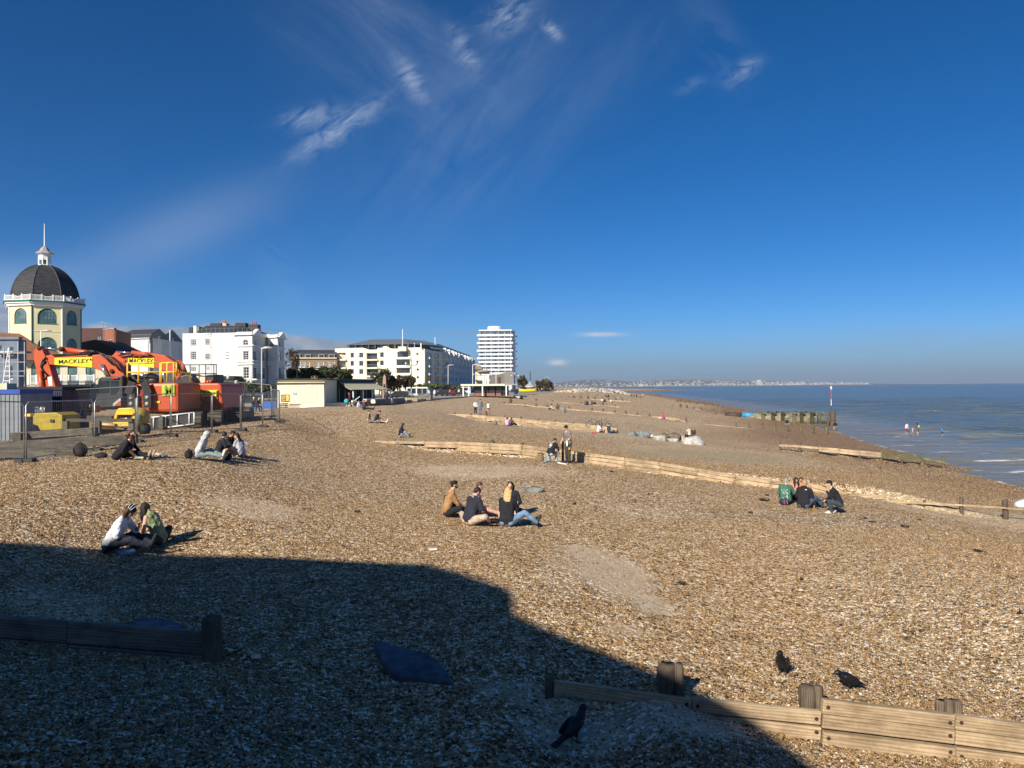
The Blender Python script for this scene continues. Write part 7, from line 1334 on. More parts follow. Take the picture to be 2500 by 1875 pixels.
    q.ell(hc+hup*.02, (.074, .092, .098), 2, HM); q.ell(hc-hup*.045+fwd*.02, (.055, .062, .062), 2, HM); q.ell(hc-hup*.078+fwd*.05, (.028, .025, .022), 2, HM)
    cone(q, hc+fwd*.088+hup*.012, hc+fwd*.106-hup*.02, .010, .017, 8); q.ell(hc-hup*.048+fwd*.083, (.024, .012, .011), 1, HM); cone(q, hc+fwd*.082+hup*.03-hr*.035, hc+fwd*.082+hup*.03+hr*.035, .011, .011, 8)
    for sx in (-1, 1): q.ell(hc+hr*.076*sx-fwd*.005, (.012, .022, .032), 1, HM)
    for i in (0, 1):
        chain(q, [sh[i], el[i], ha[i]], [.052, .042, .029]); d = (ha[i]-el[i]).normalized(); rr_ = (-1, 1)[i]
        w = d.cross(V3(0, 0, 1)); w = w.normalized() if w.length > .1 else V3(1, 0, 0); pn = w.cross(d).normalized()
        pc = ha[i]+d*.055; q.ell(pc, (.040, .052, .018), 2, Matrix((w, d, pn)).transposed())
        if near:
            lens = (.066, .074, .070, .054)
            for k in range(4):
                b0 = pc+d*.035+w*(-.028+.0187*k); b1 = b0+d*lens[k]*.55-pn*.010; b2 = b1+d*lens[k]*.35-pn*.028; cone(q, b0, b1, .0088, .0082, 6); cone(q, b1, b2, .0082, .0068, 6)
            tb = pc-d*.018-w*.034*rr_; cone(q, tb, tb-w*.030*rr_+d*.028-pn*.01, .0105, .009, 6); cone(q, tb-w*.030*rr_+d*.028-pn*.01, tb-w*.030*rr_+d*.058-pn*.022, .009, .0075, 6)
        else:
            for k in range(4): b0 = pc+d*.03+w*(-.03+.02*k); cone(q, b0, b0+d*.055-pn*.02, .011, .009, 6)
            tb = pc-d*.015-w*.03*rr_; cone(q, tb, tb-w*.03*rr_+d*.04, .012, .01, 6)
        chain(q, [hipj[i], kn[i], an[i]], [.088*bulk, .058, .040]); cone(q, kn[i]+(an[i]-kn[i])*.12, kn[i]+(an[i]-kn[i])*.42, .052, .055); cone(q, an[i], toe[i], .038, .028)
    me = remesh(q, vox, 'body', 2 if near == 2 else 3); link('body', me, skin(sk), t, True)
    if near:
        for sx in (-1, 1): e = MB(); e.ell(hc+fwd*.084+hup*.016+hr*.031*sx, (.012, .008, .007), 1, HM); e.build('eye', mat('eye_dark', (.02, .015, .012), rough=.2), t, True)
    # ---- clothes
    def grow(fn, name, m_, v=None, sm=3):
        qq = MB(); fn(qq); me_ = remesh(qq, v or max(vox*1.3, .012), name, sm)
        if near and name not in ('hair', 'beard', 'cap', 'beanie'):
            off = Vector((px*.37, py*.11, 0))
            for v_ in me_.vertices: p_ = v_.co; v_.co = p_+v_.normal*(mn.noise(Vector((p_.x*7, p_.y*7, p_.z*16))+off)*.011+mn.noise(Vector((p_.x*19, p_.y*19, p_.z*30))+off)*.006)
        elif name == 'hair' and near:
            off = Vector((px, 0, 0))
            for v_ in me_.vertices: p_ = v_.co; v_.co = p_+v_.normal*(mn.noise(Vector((p_.x*60, p_.y*60, p_.z*9))+off)*.010)
        return link(name, me_, m_, t, True)
    def shirt(qq):
        e = .020; chain(qq, [P0+up*.02, mid, ch, nb-up2*.0], [.135*bulk, .128*bulk, .138*bulk, .085+e*.3])
        cone(qq, sh[0]*.8+sh[1]*.2 if sleeve == 0 else sh[0], sh[1]*.8+sh[0]*.2 if sleeve == 0 else sh[1], .068 if sleeve else .058, .068 if sleeve else .058)
        for i in (0, 1):
            cone(qq, hipj[i]+up*.03, mid+rt*(-.07, .07)[i], .10*bulk+e, .095*bulk+e); cone(qq, mid+rt*(-.07, .07)[i], nb+rt*(-.10, .10)[i]-up2*.07, .095*bulk+e, .082*bulk+e)
            L1 = min(1, sleeve/.52); a_ = sh[i]; b_ = sh[i]+(el[i]-sh[i])*L1; 
            if sleeve > 0: cone(qq, a_, b_, .066, .06 if sleeve > .6 else .066)
            if sleeve > .52: L2 = min(1, (sleeve-.52)/.48); cone(qq, el[i], el[i]+(ha[i]-el[i])*L2, .060, .046)
        if hood: qq.ell(nb+up2*.05-fw*.09, (.12, .07, .06), 2)
        if hood == 2: qq.ell(hc+hup*.02-fwd*.025, (.108, .115, .128), 2, HM); cone(qq, neck-fwd*.02, hc-fwd*.03, .10, .10)
    grow(shirt, 'top' if coat == 0 else 'jacket', cloth(top))
    if legs:
        def trous(qq):
            e = .016 if leglen > .6 else .024; qq.ell(P0+up*.02, (.15*bulk, .125*bulk, .12), 2)
            for i in (0, 1):
                L1 = min(1, leglen/.5); b_ = hipj[i]+(kn[i]-hipj[i])*L1
                if skirt: continue
                cone(qq, hipj[i], b_, .098*bulk+e, .062+e if L1 > .9 else .082+e)
                if leglen > .5: L2 = min(1, (leglen-.5)/.5)*.94; cone(qq, kn[i], kn[i]+(an[i]-kn[i])*L2, .062+e, .046+e)
            if skirt:
                a_ = P0; kc = (kn[0]+kn[1])/2; bb = a_+(kc-a_)*min(1, leglen/.5); cone(qq, a_, bb, .14, .17); 
                for i in (0, 1): cone(qq, hipj[i], hipj[i]+(kn[i]-hipj[i])*min(1, leglen/.5), .12, .10)
        grow(trous, 'skirt' if skirt else ('shorts' if leglen < .6 else 'trousers'), cloth(legs))
    if shoe:
        for i in (0, 1):
            qq = MB(); d = (toe[i]-an[i]).normalized(); cone(qq, an[i]-d*.045-V3(0, 0, .012), toe[i]+d*.03-V3(0, 0, .005), .045, .038); cone(qq, an[i]+V3(0, 0, .0), an[i]-(an[i]-kn[i]).normalized()*.05, .048, .046)
            link('shoe', remesh(qq, max(vox, .012), 'shoe', 2), cloth(shoe), t, True)
    if hs != 'none' and hood != 2:
        def hairf(qq):
            qq.ell(hc+hup*.038-fwd*.018, (.086, .098, .090), 2, HM); qq.ell(hc+hup*.01-fwd*.045, (.080, .062, .085), 2, HM)
            if hs in ('short', 'bun'): qq.ell(hc-hup*.035-fwd*.055, (.062, .035, .04), 2, HM)
            if hs == 'curly':
                for k in range(26): a = random.uniform(0, 6.28); qq.ell(hc+hup*(.03+random.uniform(0, .08))+hr*math.cos(a)*.07-fwd*(.02+math.sin(a)*.08), .028, 1)
            if hs == 'bun': qq.ell(hc+hup*.10-fwd*.08, .042, 2)
            if hs in ('long', 'verylong', 'bob', 'drape'):
                n_ = {'bob': .10, 'long': .24, 'verylong': .44, 'drape': .30}[hs]; bk = hc-fwd*.062; dn = (V3(0, 0, -1)-up*.15)
                for sx in (-1, -.5, 0, .5, 1):
                    a0 = hc+hr*.07*sx-fwd*(.062-.03*abs(sx))+hup*.02; k_ = {'long': .07, 'verylong': .095}.get(hs, .015); a1 = a0+V3(0, 0, -n_*.42)-fw*k_; a2 = a1+V3(0, 0, -n_*.58)-fw*(k_*.35); chain(qq, [a0, a1, a2], [.040, .036, .016 if near else .02])
            if hs == 'drape':
                for sx in (-1, 1):
                    a0 = hc+hr*.075*sx+fwd*.03+hup*.03; chain(qq, [a0, a0+V3(0, 0, -.14)+fwd*.01, a0+V3(0, 0, -.30)], [.036, .036, .015])
        grow(hairf, 'hair', mat('hair_%02d_%02d' % (int(hair[0]*99), int(hair[1]*99)), hair, rough=.55, var=.5, scale=25, bump=.5, bscale=40), v=max(vox, .011), sm=2)
    if beard: grow(lambda qq: (qq.ell(hc-hup*.07+fwd*.045, (.05, .045, .035), 2, HM), qq.ell(hc-hup*.03+fwd*.02+hr*.055, (.02, .03, .04), 1, HM), qq.ell(hc-hup*.03+fwd*.02-hr*.055, (.02, .03, .04), 1, HM)), 'beard', mat('hair_beard', hair, rough=.8, var=.4), v=.011)
    if hat:
        hm = cloth(hat[1])
        if hat[0] == 'beanie':
            ob = grow(lambda qq: qq.ell(hc+hup*.052-fwd*.012, (.097, .108, .095), 2, HM), 'beanie', hm, sm=1)
            for k in range(3):
                a = -.5+k*.5; pts_ = [hc+hup*(.052+.101*math.sin(x)*math.cos(a*.6))+hr*.10*math.cos(x)-fwd*(.012-.108*math.sin(a)*math.sin(x+.4)) for x in np.linspace(.15, 2.9, 9)]; b_ = MB(); b_.tube(pts_, .006, 5); b_.build('hat_stripe', whitep, ob)
        else:
            ob = grow(lambda qq: (qq.ell(hc+hup*.055-fwd*.01, (.092, .104, .075), 2, HM), qq.ell(hc+hup*.045+fwd*.12, (.065, .07, .010), 2, HM)), 'cap', hm, v=.010, sm=1)
    out = dict(t=t, hc=hc, ha=ha, P0=P0, nb=nb, ch=ch, fw=fw, up=up, rt=rt, kn=kn, an=an, toe=toe, sh=sh, hr=hr, fwd=fwd)
    if extra: extra(out)
    return out
BLK = (.012, .012, .014); JEAN = (.10, .17, .28); LJ = (.30, .40, .50); DJ = (.018, .024, .045)
def worldpt(o, p): return o['t'].matrix_basis @ p if False else Matrix.Translation(o['t'].location) @ Matrix.Rotation(o['t'].rotation_euler[2], 4, 'Z') @ p
def part(o, q, name, m, smooth=True): return q.build(name, m, o['t'], smooth)
# -- couple at the shadow edge, lower left (faces: -90 looks right, 90 looks left)
def belt(o):
    q = MB(); n = 14
    for k in range(n): a = 2*math.pi*k/n; q.ell(o['P0']+o['up']*.06+Vector((math.cos(a)*.145, math.sin(a)*.14, 0)), .013, 1)
    part(o, q, 'studded_belt', steel)
person('person in white T-shirt and striped black beanie, legs stretched towards the curly haired girl', 268, 1347, -84, 'sit', 26, hand=((-.05, .52, .50), (.02, .36, .28)), feet=((-.18, .72, .09), (.12, .80, .10)), look=(-2, 34), top=(.72, .73, .76), sleeve=.5, legs=DJ, shoe=(.02, .02, .025), hair=(.09, .035, .015), hs='long', sk='tan', near=2, hat=('beanie', (.012, .012, .018)), s=1.08, knee=((-.5, .2, .6), (.3, .2, .8)))
person('girl with long dark curly hair, bent head and lime green top facing the beanie wearer', 392, 1332, 86, 'sit', 20, hand=((-.10, .42, .24), (.02, .48, .22)), feet=((-.30, .36, .07), (.32, .40, .07)), look=(4, 52), top=(.25, .29, .14), sleeve=0.0, legs=(.03, .03, .035), shoe=BLK, hair=(.012, .009, .008), hs='drape', sk='light', near=2, s=1.04, knee=((-1, .3, .3), (1, .3, .3)), extra=belt)
def crumple(px, py, w, h, col, name, lab, cat, n=7, zo=0):
    c = G(px, py); s = c.y/F; q = MB()
    for i in range(n): a = random.uniform(-1, 1); q.ell((a*w*s*.38, random.uniform(-.3, .3)*w*s*.4, h*s*.25*random.uniform(.6, 1.5)), (w*s*.2*random.uniform(.7, 1.3), w*s*.2, h*s*.32), 2, Matrix.Rotation(random.uniform(-.5, .5), 3, 'Y'))
    me = remesh(q, max(.012, w*s/40), name, 2); o = link(name, me, mat('%s_%02d%02d%02d' % (name, *[int(x*99) for x in col]), col, rough=.85, var=.3, scale=9, bump=1.0, bscale=10), None, True); o.location = c+Vector((0, 0, zo)); return tag(o, lab, cat)
crumple(305, 1354, 56, 20, (.30, .42, .62), 'denim_jacket', 'crumpled pale blue jacket on the ground in front of the beanie wearer', 'jacket')
q = MB(); c = G(256, 1352); q.tube([c, c+Vector((0, 0, .17))], .035, 10); q.o = c; o = MB(c).tube([c, c+Vector((0, 0, .17))], .035, 10).build('drink_can', mat('dark_can', (.03, .05, .10), rough=.3, metal=.5), None, True); o.location = c; tag(o, 'dark blue drink can standing left of the crumpled jacket', 'can')
# -- pair in black by the fence
person('person in black with dark red hair bowed forward, bare shins, white shoes', 283, 1124, -62, 'sit', 34, hand=((-.12, .34, .26), (.12, .36, .30)), feet=((-.1, .56, .07), (.1, .60, .07)), look=(10, 50), top=BLK, legs=BLK, leglen=.5, skirt=True, shoe=(.62, .60, .52), hair=(.05, .012, .008), hs='drape', sk='light', near=1, group=None)
person('person in black with reddish hair leaning on the bowed sitter', 306, 1120, -88, 'sit', 14, hand=((-.16, .40, .24), (.14, .30, .2)), feet=((-.14, .86, .08), (.1, .80, .08)), look=(-30, 15), top=BLK, legs=BLK, shoe=(.45, .34, .24), hair=(.045, .014, .01), hs='long', sk='light', near=1)
def bag(px, py, w, h, lab, col=BLK, name='backpack', rot=0, strap=True, cat='bag', pos=None):
    c = pos or G(px, py); s = c.y/F; q = MB(); q.ell((0, 0, h*s*.45), (w*s*.5, w*s*.32, h*s*.5), 3); q.ell((0, -w*s*.25, h*s*.3), (w*s*.34, w*s*.14, h*s*.26), 2); me = remesh(q, max(.012, w*s/30), name, 2)
    t = thing(name, lab, cat, c, rot); link('body', me, mat('%s_%02d%02d%02d' % (name, *[int(x*99) for x in col]), col, rough=.8, var=.3, scale=8), t, True)
    if strap: q = MB(); q.tube([(w*s*.2, -w*s*.2, h*s*.9), (w*s*.45, -w*s*.4, h*s*.6), (w*s*.3, -w*s*.35, h*s*.15)], .018, 6); q.build('strap', black, t, True); q = MB(); q.tube([(-w*s*.1, 0, h*s*.93), (0, 0, h*s*1.06), (w*s*.1, 0, h*s*.93)], .014, 6); q.build('handle', black, t, True)
    return t
bag(196, 1116, 32, 36, 'black backpack standing alone in front of the fence', rot=.4)
bag(247, 1118, 30, 14, 'low black bag lying just left of the pair in black', rot=.2, strap=False)
crumple(362, 1130, 22, 9, (.42, .27, .17), 'tan_boots', 'pair of tan boots lying right of the outstretched legs', 'boots', 4)
crumple(385, 1112, 16, 10, (.62, .58, .50), 'carrier_bag', 'pale crumpled bag between the pair in black and the hooded sitter', 'bag', 5); crumple(398, 1117, 20, 8, (.60, .54, .44), 'white_towel', 'pale towel bundle right of the pale crumpled bag', 'towel', 5)
# -- hooded group
person('sitter in pale grey hoodie with hood up and pale green jeans', 482, 1121, -80, 'sit', 20, hand=((-.02, .30, .62), (.12, .26, .20)), feet=((-.16, .76, .09), (.14, .82, .08)), look=(-4, 14), top=(.50, .51, .54), sleeve=1, legs=(.22, .30, .30), shoe=(.70, .68, .58), hood=2, near=1, sk='tan', s=1.06)
bag(461, 1120, 22, 24, 'black rucksack behind the hooded sitter', rot=1.0)
person('black haired girl in black with bare bent legs, sitting left of the bowed one', 531, 1117, -50, 'sit', 16, hand=((-.05, .32, .30), (.22, .40, .42)), feet=((-.04, .66, .08), (.16, .70, .08)), look=(20, 22), top=BLK, legs=BLK, leglen=.22, shoe=(.55, .52, .46), hair=(.012, .01, .01), hs='bun', sk='tan', near=1)
person('person in black with black hair behind the bare legged girl, arm reaching right', 549, 1108, -100, 'sit', 22, hand=((.05, .50, .36), (.0, .46, .30)), feet=((-.1, .5, .07), (.1, .5, .07)), look=(30, 30), top=BLK, legs=BLK, hair=(.012, .01, .01), hs='curly', sk='tan', near=1)
person('girl in a pale grey cardigan holding her long black hair, black trousers', 590, 1118, 74, 'sit', 10, hand=((-.02, .46, .34), (.12, .05, .64)), feet=((-.12, .48, .08), (.16, .42, .08)), look=(20, 8), top=(.46, .46, .52), legs=BLK, shoe=(.03, .03, .03), hair=(.014, .011, .01), hs='verylong', sk='light', near=1)
bag(553, 1124, 26, 20, 'black handbag on the shingle in front of the bare legs', rot=.2)
# -- picnic group of five in the centre
def strapx(o): q = MB(); q.tube([o['sh'][1]+o['up']*.05, o['ch']-o['fw']*.155, o['P0']-o['rt']*.12-o['fw']*.1+o['up']*.08], .013, 5); part(o, q, 'bag_strap', black)
person('bearded man in a tan brown jacket with a cross body strap, leftmost of the five', 1090, 1262, -76, 'sit', 12, hand=((-.14, .48, .16), (.12, .42, .14)), feet=((-.16, .66, .07), (.16, .60, .07)), look=(-6, 4), top=(.36, .20, .085), legs=BLK, hair=(.012, .01, .009), hs='curly', sk='light', near=1, beard=True, s=1.1, knee=((-.9, .2, .6), (.9, .2, .6)), coat=1, extra=strapx)
person('man in a navy T-shirt and beige shorts reading with bowed head, back to the camera', 1146, 1283, -42, 'sit', 16, hand=((.0, .36, .30), (.16, .38, .28)), feet=((-.2, .46, .07), (.34, .40, .07)), look=(-14, 38), top=(.018, .02, .032), sleeve=.45, legs=(.46, .37, .30), leglen=.62, shoe=(.05, .04, .035), hair=(.014, .011, .01), hs='short', sk='pink', near=1, s=1.1, bulk=1.08, knee=((-1, .2, .3), (1, .2, .3)))
person('brown haired man in a grey T-shirt behind the navy T-shirt man', 1150, 1262, -86, 'sit', 14, hand=((.10, .28, .58), (.14, .34, .50)), feet=((-.1, .86, .08), (.12, .80, .08)), look=(-4, 14), top=(.32, .34, .38), sleeve=.5, legs=(.03, .03, .04), leglen=.42, shoe=(.50, .38, .30), hair=(.10, .055, .03), hs='short', sk='pink', near=1, s=1.08)
person('girl in black jacket and denim skirt shading her eyes, facing the camera', 1250, 1256, 168, 'sit', 8, hand=((-.16, .30, .26), (.04, .20, .70)), feet=((-.20, .58, .08), (.16, .62, .08)), look=(0, 14), top=BLK, legs=JEAN, leglen=.30, skirt=True, shoe=(.74, .72, .68), hair=(.014, .011, .01), hs='long', sk='light', near=1, s=1.06, coat=1)
person('girl with very long blonde hair and black jacket, back to the camera', 1238, 1286, -14, 'sit', 6, hand=((-.2, .3, .16), (.24, .3, .14)), feet=((-.1, .5, .08), (.72, .28, .08)), look=(-4, 8), top=(.014, .013, .014), legs=(.16, .26, .42), shoe=(.03, .03, .035), hair=(.56, .38, .17), hs='verylong', sk='light', near=1, s=1.1, coat=1)
crumple(1170, 1247, 20, 17, (.85, .84, .82), 'carrier_bag', 'white plastic bag standing between the men and the girls', 'bag', 6)
crumple(1207, 1256, 12, 6, (.84, .82, .78), 'paper_wrapper', 'white wrapper on the ground left of the blonde girl', 'wrapper', 4); bag(1268, 1257, 18, 18, 'black bag behind the girl in the denim skirt', strap=False)
# -- group by the long groyne, right
def spots(o):
    q = MB()
    for k in range(40):
        a = random.uniform(math.pi*1.05, math.pi*1.95); z = random.uniform(.05, .44); c = o['P0']+o['up']*z+Vector((math.cos(a)*.165, math.sin(a)*.150, 0)); q.ell(c, (.016, .012, .02), 1)
    part(o, q, 'white_pattern', whitep)
person('grey haired person in a green jacket with white spots, leftmost of the groyne picnic', 1918, 1231, -24, 'sit', 10, hand=((-.1, .40, .3), (.2, .38, .3)), look=(-10, 26), top=(.045, .145, .10), legs=BLK, hair=(.28, .27, .26), hs='bob', sk='light', near=1, bulk=1.12, s=1.04, coat=1, extra=spots)
t_ = bag(1915, 1233, 26, 17, 'navy backpack with pink piping against the green jacket', (.018, .018, .05), strap=False); 
for dx in (-.05, .06): q = MB(); q.tube([(dx, -.12, .24), (dx-.02, -.16, .16), (dx+.03, -.15, .03)], .008, 5); q.build('pink_piping', mat('pink_piping', (.7, .25, .4)), t_, True)
person('dark haired woman in pink facing the camera behind the bald man', 1940, 1222, 176, 'sit', 10, hand=((-.1, .3, .4), (.1, .28, .42)), look=(0, 34), top=(.60, .26, .20), legs=BLK, hair=(.02, .012, .01), hs='drape', sk='tan', near=1, s=1.02)
person('child in a bright orange top half hidden beside the dark haired woman', 1956, 1216, 160, 'sit', 8, look=(0, 20), top=(.85, .28, .03), legs=BLK, hair=(.015, .012, .01), hs='short', sk='tan', near=1, s=.92)
def patch(o): q = MB(); c = o['nb']-o['fw']*.155+o['rt']*.09-o['up']*.04; q.box(c, (.055, .012, .025)); part(o, q, 'jacket_mark', whitep, False)
person('bald man in a black jacket, back to the camera, blue jeans legs to the right', 1962, 1241, -34, 'sit', 10, hand=((-.15, .35, .24), (.30, .2, .12)), feet=((.3, .62, .08), (.52, .5, .08)), look=(0, 14), top=(.016, .016, .018), legs=(.05, .09, .15), hs='none', sk='tan', near=1, bulk=1.2, s=1.08, hood=True, coat=1, extra=patch)
bag(1990, 1237, 30, 22, 'black heaped bag between the bald man and the crouching man', rot=.3); 
q = MB(); c = G(2005, 1244); 
for k in range(1): q.tube([(c.x+.22*math.cos(a), c.y+.05*math.sin(a), c.z+.22+.22*math.sin(a)) for a in np.linspace(0, 6.28, 25)], .012, 6)
q.o = c; o = MB(c).add(q.v, q.f) if False else q; q.v = [tuple(Vector(v)-c) for v in [Vector(v)+Vector((0, 0, 0)) for v in q.v]] if max(abs(v[0]) for v in q.v) > 5 else q.v; o = q.build('wheel_ring', rubber, None, True); o.location = c; tag(o, 'thin black wheel ring standing by the heaped bag', 'wheel')
person('crouching man in black jacket and dark cap, hand at his mouth', 2046, 1254, 78, 'crouch', 22, hand=((.04, .34, .74), (.10, .36, .46)), feet=((-.13, .22, .07), (.15, .10, .07)), look=(0, 6), top=BLK, legs=(.04, .06, .08), shoe=(.5, .48, .45), hair=(.02, .015, .012), hs='short', sk='light', near=1, hat=('cap', (.012, .014, .02)), s=1.06, hips=(0, -.06), coat=1)
# -- two men working at the groyne
def backprint(o):
    B = lambda u, v: o['ch']-o['fw']*(.168-.35*u*u)+o['rt']*u+o['up']*v
    q = MB(); q.tube([B(.075*math.cos(a), -.03+.075*math.sin(a)) for a in np.linspace(0, 6.283, 22)], .010, 5); q.tube([B(.045*math.cos(a), -.03+.045*math.sin(a)) for a in np.linspace(0, 6.283, 16)], .007, 5)
    for k in range(4): a = k*math.pi/4; q.tube([B(.045*math.cos(a), -.03+.045*math.sin(a)), B(-.045*math.cos(a), -.03-.045*math.sin(a))], .005, 4)
    part(o, q, 'round_print', whitep)
    for (u0, u1, v) in ((-.10, -.012, .09), (.012, .10, .085), (-.075, .03, -.155)):
        q = MB(); n = 5
        for k in range(n): a = u0+(u1-u0)*(k+.5)/n; c = B(a, v); q.box(c, (abs(u1-u0)/n*.75, .012, .02))
        part(o, q, 'print_lettering', whitep, False)
person('kneeling man with round white print on his black T-shirt back and light blue jeans', 1343, 1130, -34, 'kneel', 30, hand=((.0, .48, .40), (.22, .46, .42)), feet=((-.12, -.30, .07), (.18, .30, .07)), look=(-26, 46), top=(.013, .013, .014), sleeve=.5, legs=(.30, .42, .50), shoe=(.30, .34, .36), hair=(.045, .025, .015), hs='short', sk='light', near=1, s=1.07, bulk=1.08, extra=backprint)
def tshirt_print(o): q = MB(); q.tube([o['ch']+o['fw']*.155+o['rt']*.06*math.cos(a)+o['up']*(.04+.05*math.sin(a)) for a in np.linspace(.4, 2.8, 9)], .008, 5); part(o, q, 'pale_print', mat('pale_print', (.42, .40, .38)))
st = person('standing man in a grey T-shirt and dark trousers looking down, holding a white trowel', 1388, 1131, 128, 'stand', 6, hand=((-.10, .22, 1.02), (.26, .20, 1.0)), feet=((-.13, .04, .07), (.13, -.03, .07)), look=(6, 40), top=(.19, .165, .155), sleeve=.5, legs=(.045, .05, .045), shoe=(.03, .035, .07), hair=(.018, .012, .01), hs='curly', sk='light', near=1, s=1.11, beard=False, extra=tshirt_print)
hw = worldpt(st, st['ha'][0]*1.04); q = MB(); q.ell((0, 0, -.02), (.055, .02, .15), 2); o = q.build('trowel', whitep, None, True); o.location = hw+Vector((.03, -.06, -.02)); tag(o, 'white trowel blade held by the standing man', 'tool')
q = MB(); q.lathe([(.05, -.06), (.065, .06)], (0, 0, 0), 12); o = q.build('plastic_cup', mat('amber_cup', (.75, .28, .05), rough=.3), None); o.location = hw+Vector((.15, -.08, -.28)); tag(o, 'amber coloured cup hanging at the standing man waist', 'cup')
for px, yt, yb, lb in ((1374, 1078, 1130, 'black timber stake standing left of the standing man'),): 
    a = P(px, yb, 38.4); b_ = P(px, yt, 38.4); q = MB(a); q.beam((a.x, 38.4, a.z-.3), (b_.x, 38.4, b_.z), .12, .12, (0, 1, 0)); o = q.build('timber_stake', black); o.location = a; tag(o, lb, 'stake')
t = thing('sack', 'brown canvas sack left of the kneeling man', 'sack', G(1317, 1127)); q = MB(); q.ell((0, 0, .16), (.24, .18, .22), 3, jit=.05); q.ell((.05, 0, .3), (.17, .14, .14), 2); link('body', remesh(q, .02, 'body', 2), mat('sack_brown', (.26, .18, .10), rough=.95, var=.3, bump=.6), t, True); q = MB(); q.tube([(-.08, -.02, .42), (.12, 0, .44), (.24, 0, .36)], .025, 6); q.build('rim', black, t, True)
c = G(1372, 1134); q = MB(); q.ell((0, 0, .04), (.24, .12, .06), 2, Matrix.Rotation(R(-12), 3, 'Y')); o = q.build('helmet', whitep, None, True); o.location = c; 
t = thing('paper_bag', 'white printed bag lying between the kneeling and standing men', 'bag', c); bpy.data.objects.remove(o); q = MB(); q.box((0, 0, .05), (.46, .22, .07), 0, 0, R(12)); soften(q.build('bag_body', whitep, t), .03, 2)
for k in range(4): q = MB(); q.box((-.06+.07*k, -.02, .105-.012*k), (.04, .12, .01), .3, 0, R(12)); q.build('dark_print', ink, t)
# -- others on the upper beach
person('woman with very long black hair sitting alone behind the long groyne', 976, 1069, -84, 'sit', 12, hand=((-.1, .28, .5), (.1, .34, .3)), feet=((-.14, .62, .07), (.14, .60, .07)), look=(-4, 20), top=BLK, legs=(.25, .32, .38), hair=(.012, .01, .01), hs='verylong', sk='light', near=1, s=1.0)
person('pink faced man in a dark jacket with red back, legs stretched right', 888, 1001, -84, 'sit', 12, hand=((-.1, .35, .36), (.1, .35, .34)), feet=((-.1, .84, .08), (.1, .86, .08)), look=(0, 14), top=(.03, .025, .05), legs=BLK, hs='none', sk='pink', s=1.1, bulk=1.1, extra=lambda o: part(o, MB().ell(o['ch']-o['fw']*.09-o['up']*.1, (.13, .09, .22), 2), 'red_back_panel', mat('red_panel', (.42, .03, .05))))
person('man in a dusty brown T-shirt leaning back on the upper beach', 902, 1033, -84, 'sit', -8, hand=((-.2, -.2, .08), (.2, -.1, .1)), feet=((-.1, .86, .08), (.1, .84, .08)), look=(0, 6), top=(.26, .19, .16), sleeve=.5, legs=(.24, .18, .15), leglen=.55, shoe=(.6, .58, .55), hair=(.05, .03, .02), hs='short', sk='light', s=1.0)
person('man in a black T-shirt and grey shorts with bare bent knees', 916, 1033, -84, 'sit', 20, hand=((-.1, .36, .36), (.1, .38, .36)), feet=((-.12, .56, .08), (.1, .95, .08)), look=(0, 30), top=BLK, sleeve=.5, legs=(.22, .24, .23), leglen=.4, shoe=(.75, .74, .70), hair=(.014, .012, .01), hs='curly', sk='pink', s=1.05)
person('child in pale blue sitting behind the pushchair', 873, 996, -60, 'sit', 8, look=(0, 10), top=(.45, .50, .55), legs=(.4, .45, .5), hair=(.08, .03, .02), sk='light', s=.85)
def pushchair():
    t = thing('pushchair', 'white framed pushchair with raised handle and dark seat by the sea wall', 'pushchair', G(864, 993)); s_ = t.location.y/F
    def L_(pts_, r=.03, nm='frame', m=whitep): q = MB(); q.tube([((x-864)*s_, 0, (993-y)*s_) for x, y in pts_], r, 6); q.build(nm, m, t, True)
    L_([(857, 990), (866, 978), (879, 968)], .045); L_([(860, 978), (872, 990)]); L_([(866, 978), (873, 981)])
    q = MB(); q.ell((.1, 0, .45), (.32, .22, .25), 2); q.build('seat', mat('pushchair_seat', (.05, .06, .08)), t, True); q = MB(); q.ell((-.15, 0, .6), (.18, .2, .16), 2); q.build('hood', mat('pushchair_hood', (.7, .66, .5)), t, True)
    for x in (-.25, .3): q = MB(); q.tube([(x, -.2, .12), (x, -.15, .12)], .12, 12); q.build('wheel', rubber, t, True)
pushchair()
person('woman in a white and pink top and black leggings in the dog walking group', 1161, 1011, 186, 'stand', 2, hand=((-.2, .12, 1.0), (.16, .2, 1.05)), look=(-20, 6), top=(.66, .60, .64), legs=BLK, hair=(.25, .15, .08), hs='long', sk='light', s=.94)
person('tall man in grey blue clothes seen from behind above the second groyne', 1173, 1013, 8, 'stand', 2, look=(0, 8), top=(.15, .18, .21), legs=(.14, .18, .22), hair=(.10, .06, .04), hs='short', sk='tan', s=1.03)
person('girl in a white T-shirt and blue jeans standing right of the dog walking group', 1193, 1012, 30, 'stand', 2, look=(0, 10), top=(.72, .71, .68), sleeve=.4, legs=(.07, .13, .25), hair=(.05, .03, .02), hs='bun', sk='light', s=.88)
person('child in an orange top bending down with hands on the shingle', 1186, 1014, -90, 'bend', 88, hand=((-.1, .42, .12), (.1, .40, .12)), feet=((-.1, -.02, .07), (.1, 0, .07)), look=(0, 60), top=(.72, .24, .12), legs=BLK, sk='light', s=.66)
person('black haired girl in a pale pink top with back to us at the groyne', 1238, 1040, -6, 'sit', 8, look=(0, 20), top=(.62, .38, .62), legs=BLK, hair=(.012, .01, .01), hs='long', sk='light', s=.96)
person('black haired girl in a dark top right of the pale pink top', 1247, 1040, -30, 'sit', 10, feet=((.3, .7, .08), (.5, .6, .08)), look=(0, 20), top=(.10, .06, .09), legs=BLK, shoe=(.6, .55, .5), hair=(.012, .01, .01), hs='long', sk='light', s=.96)
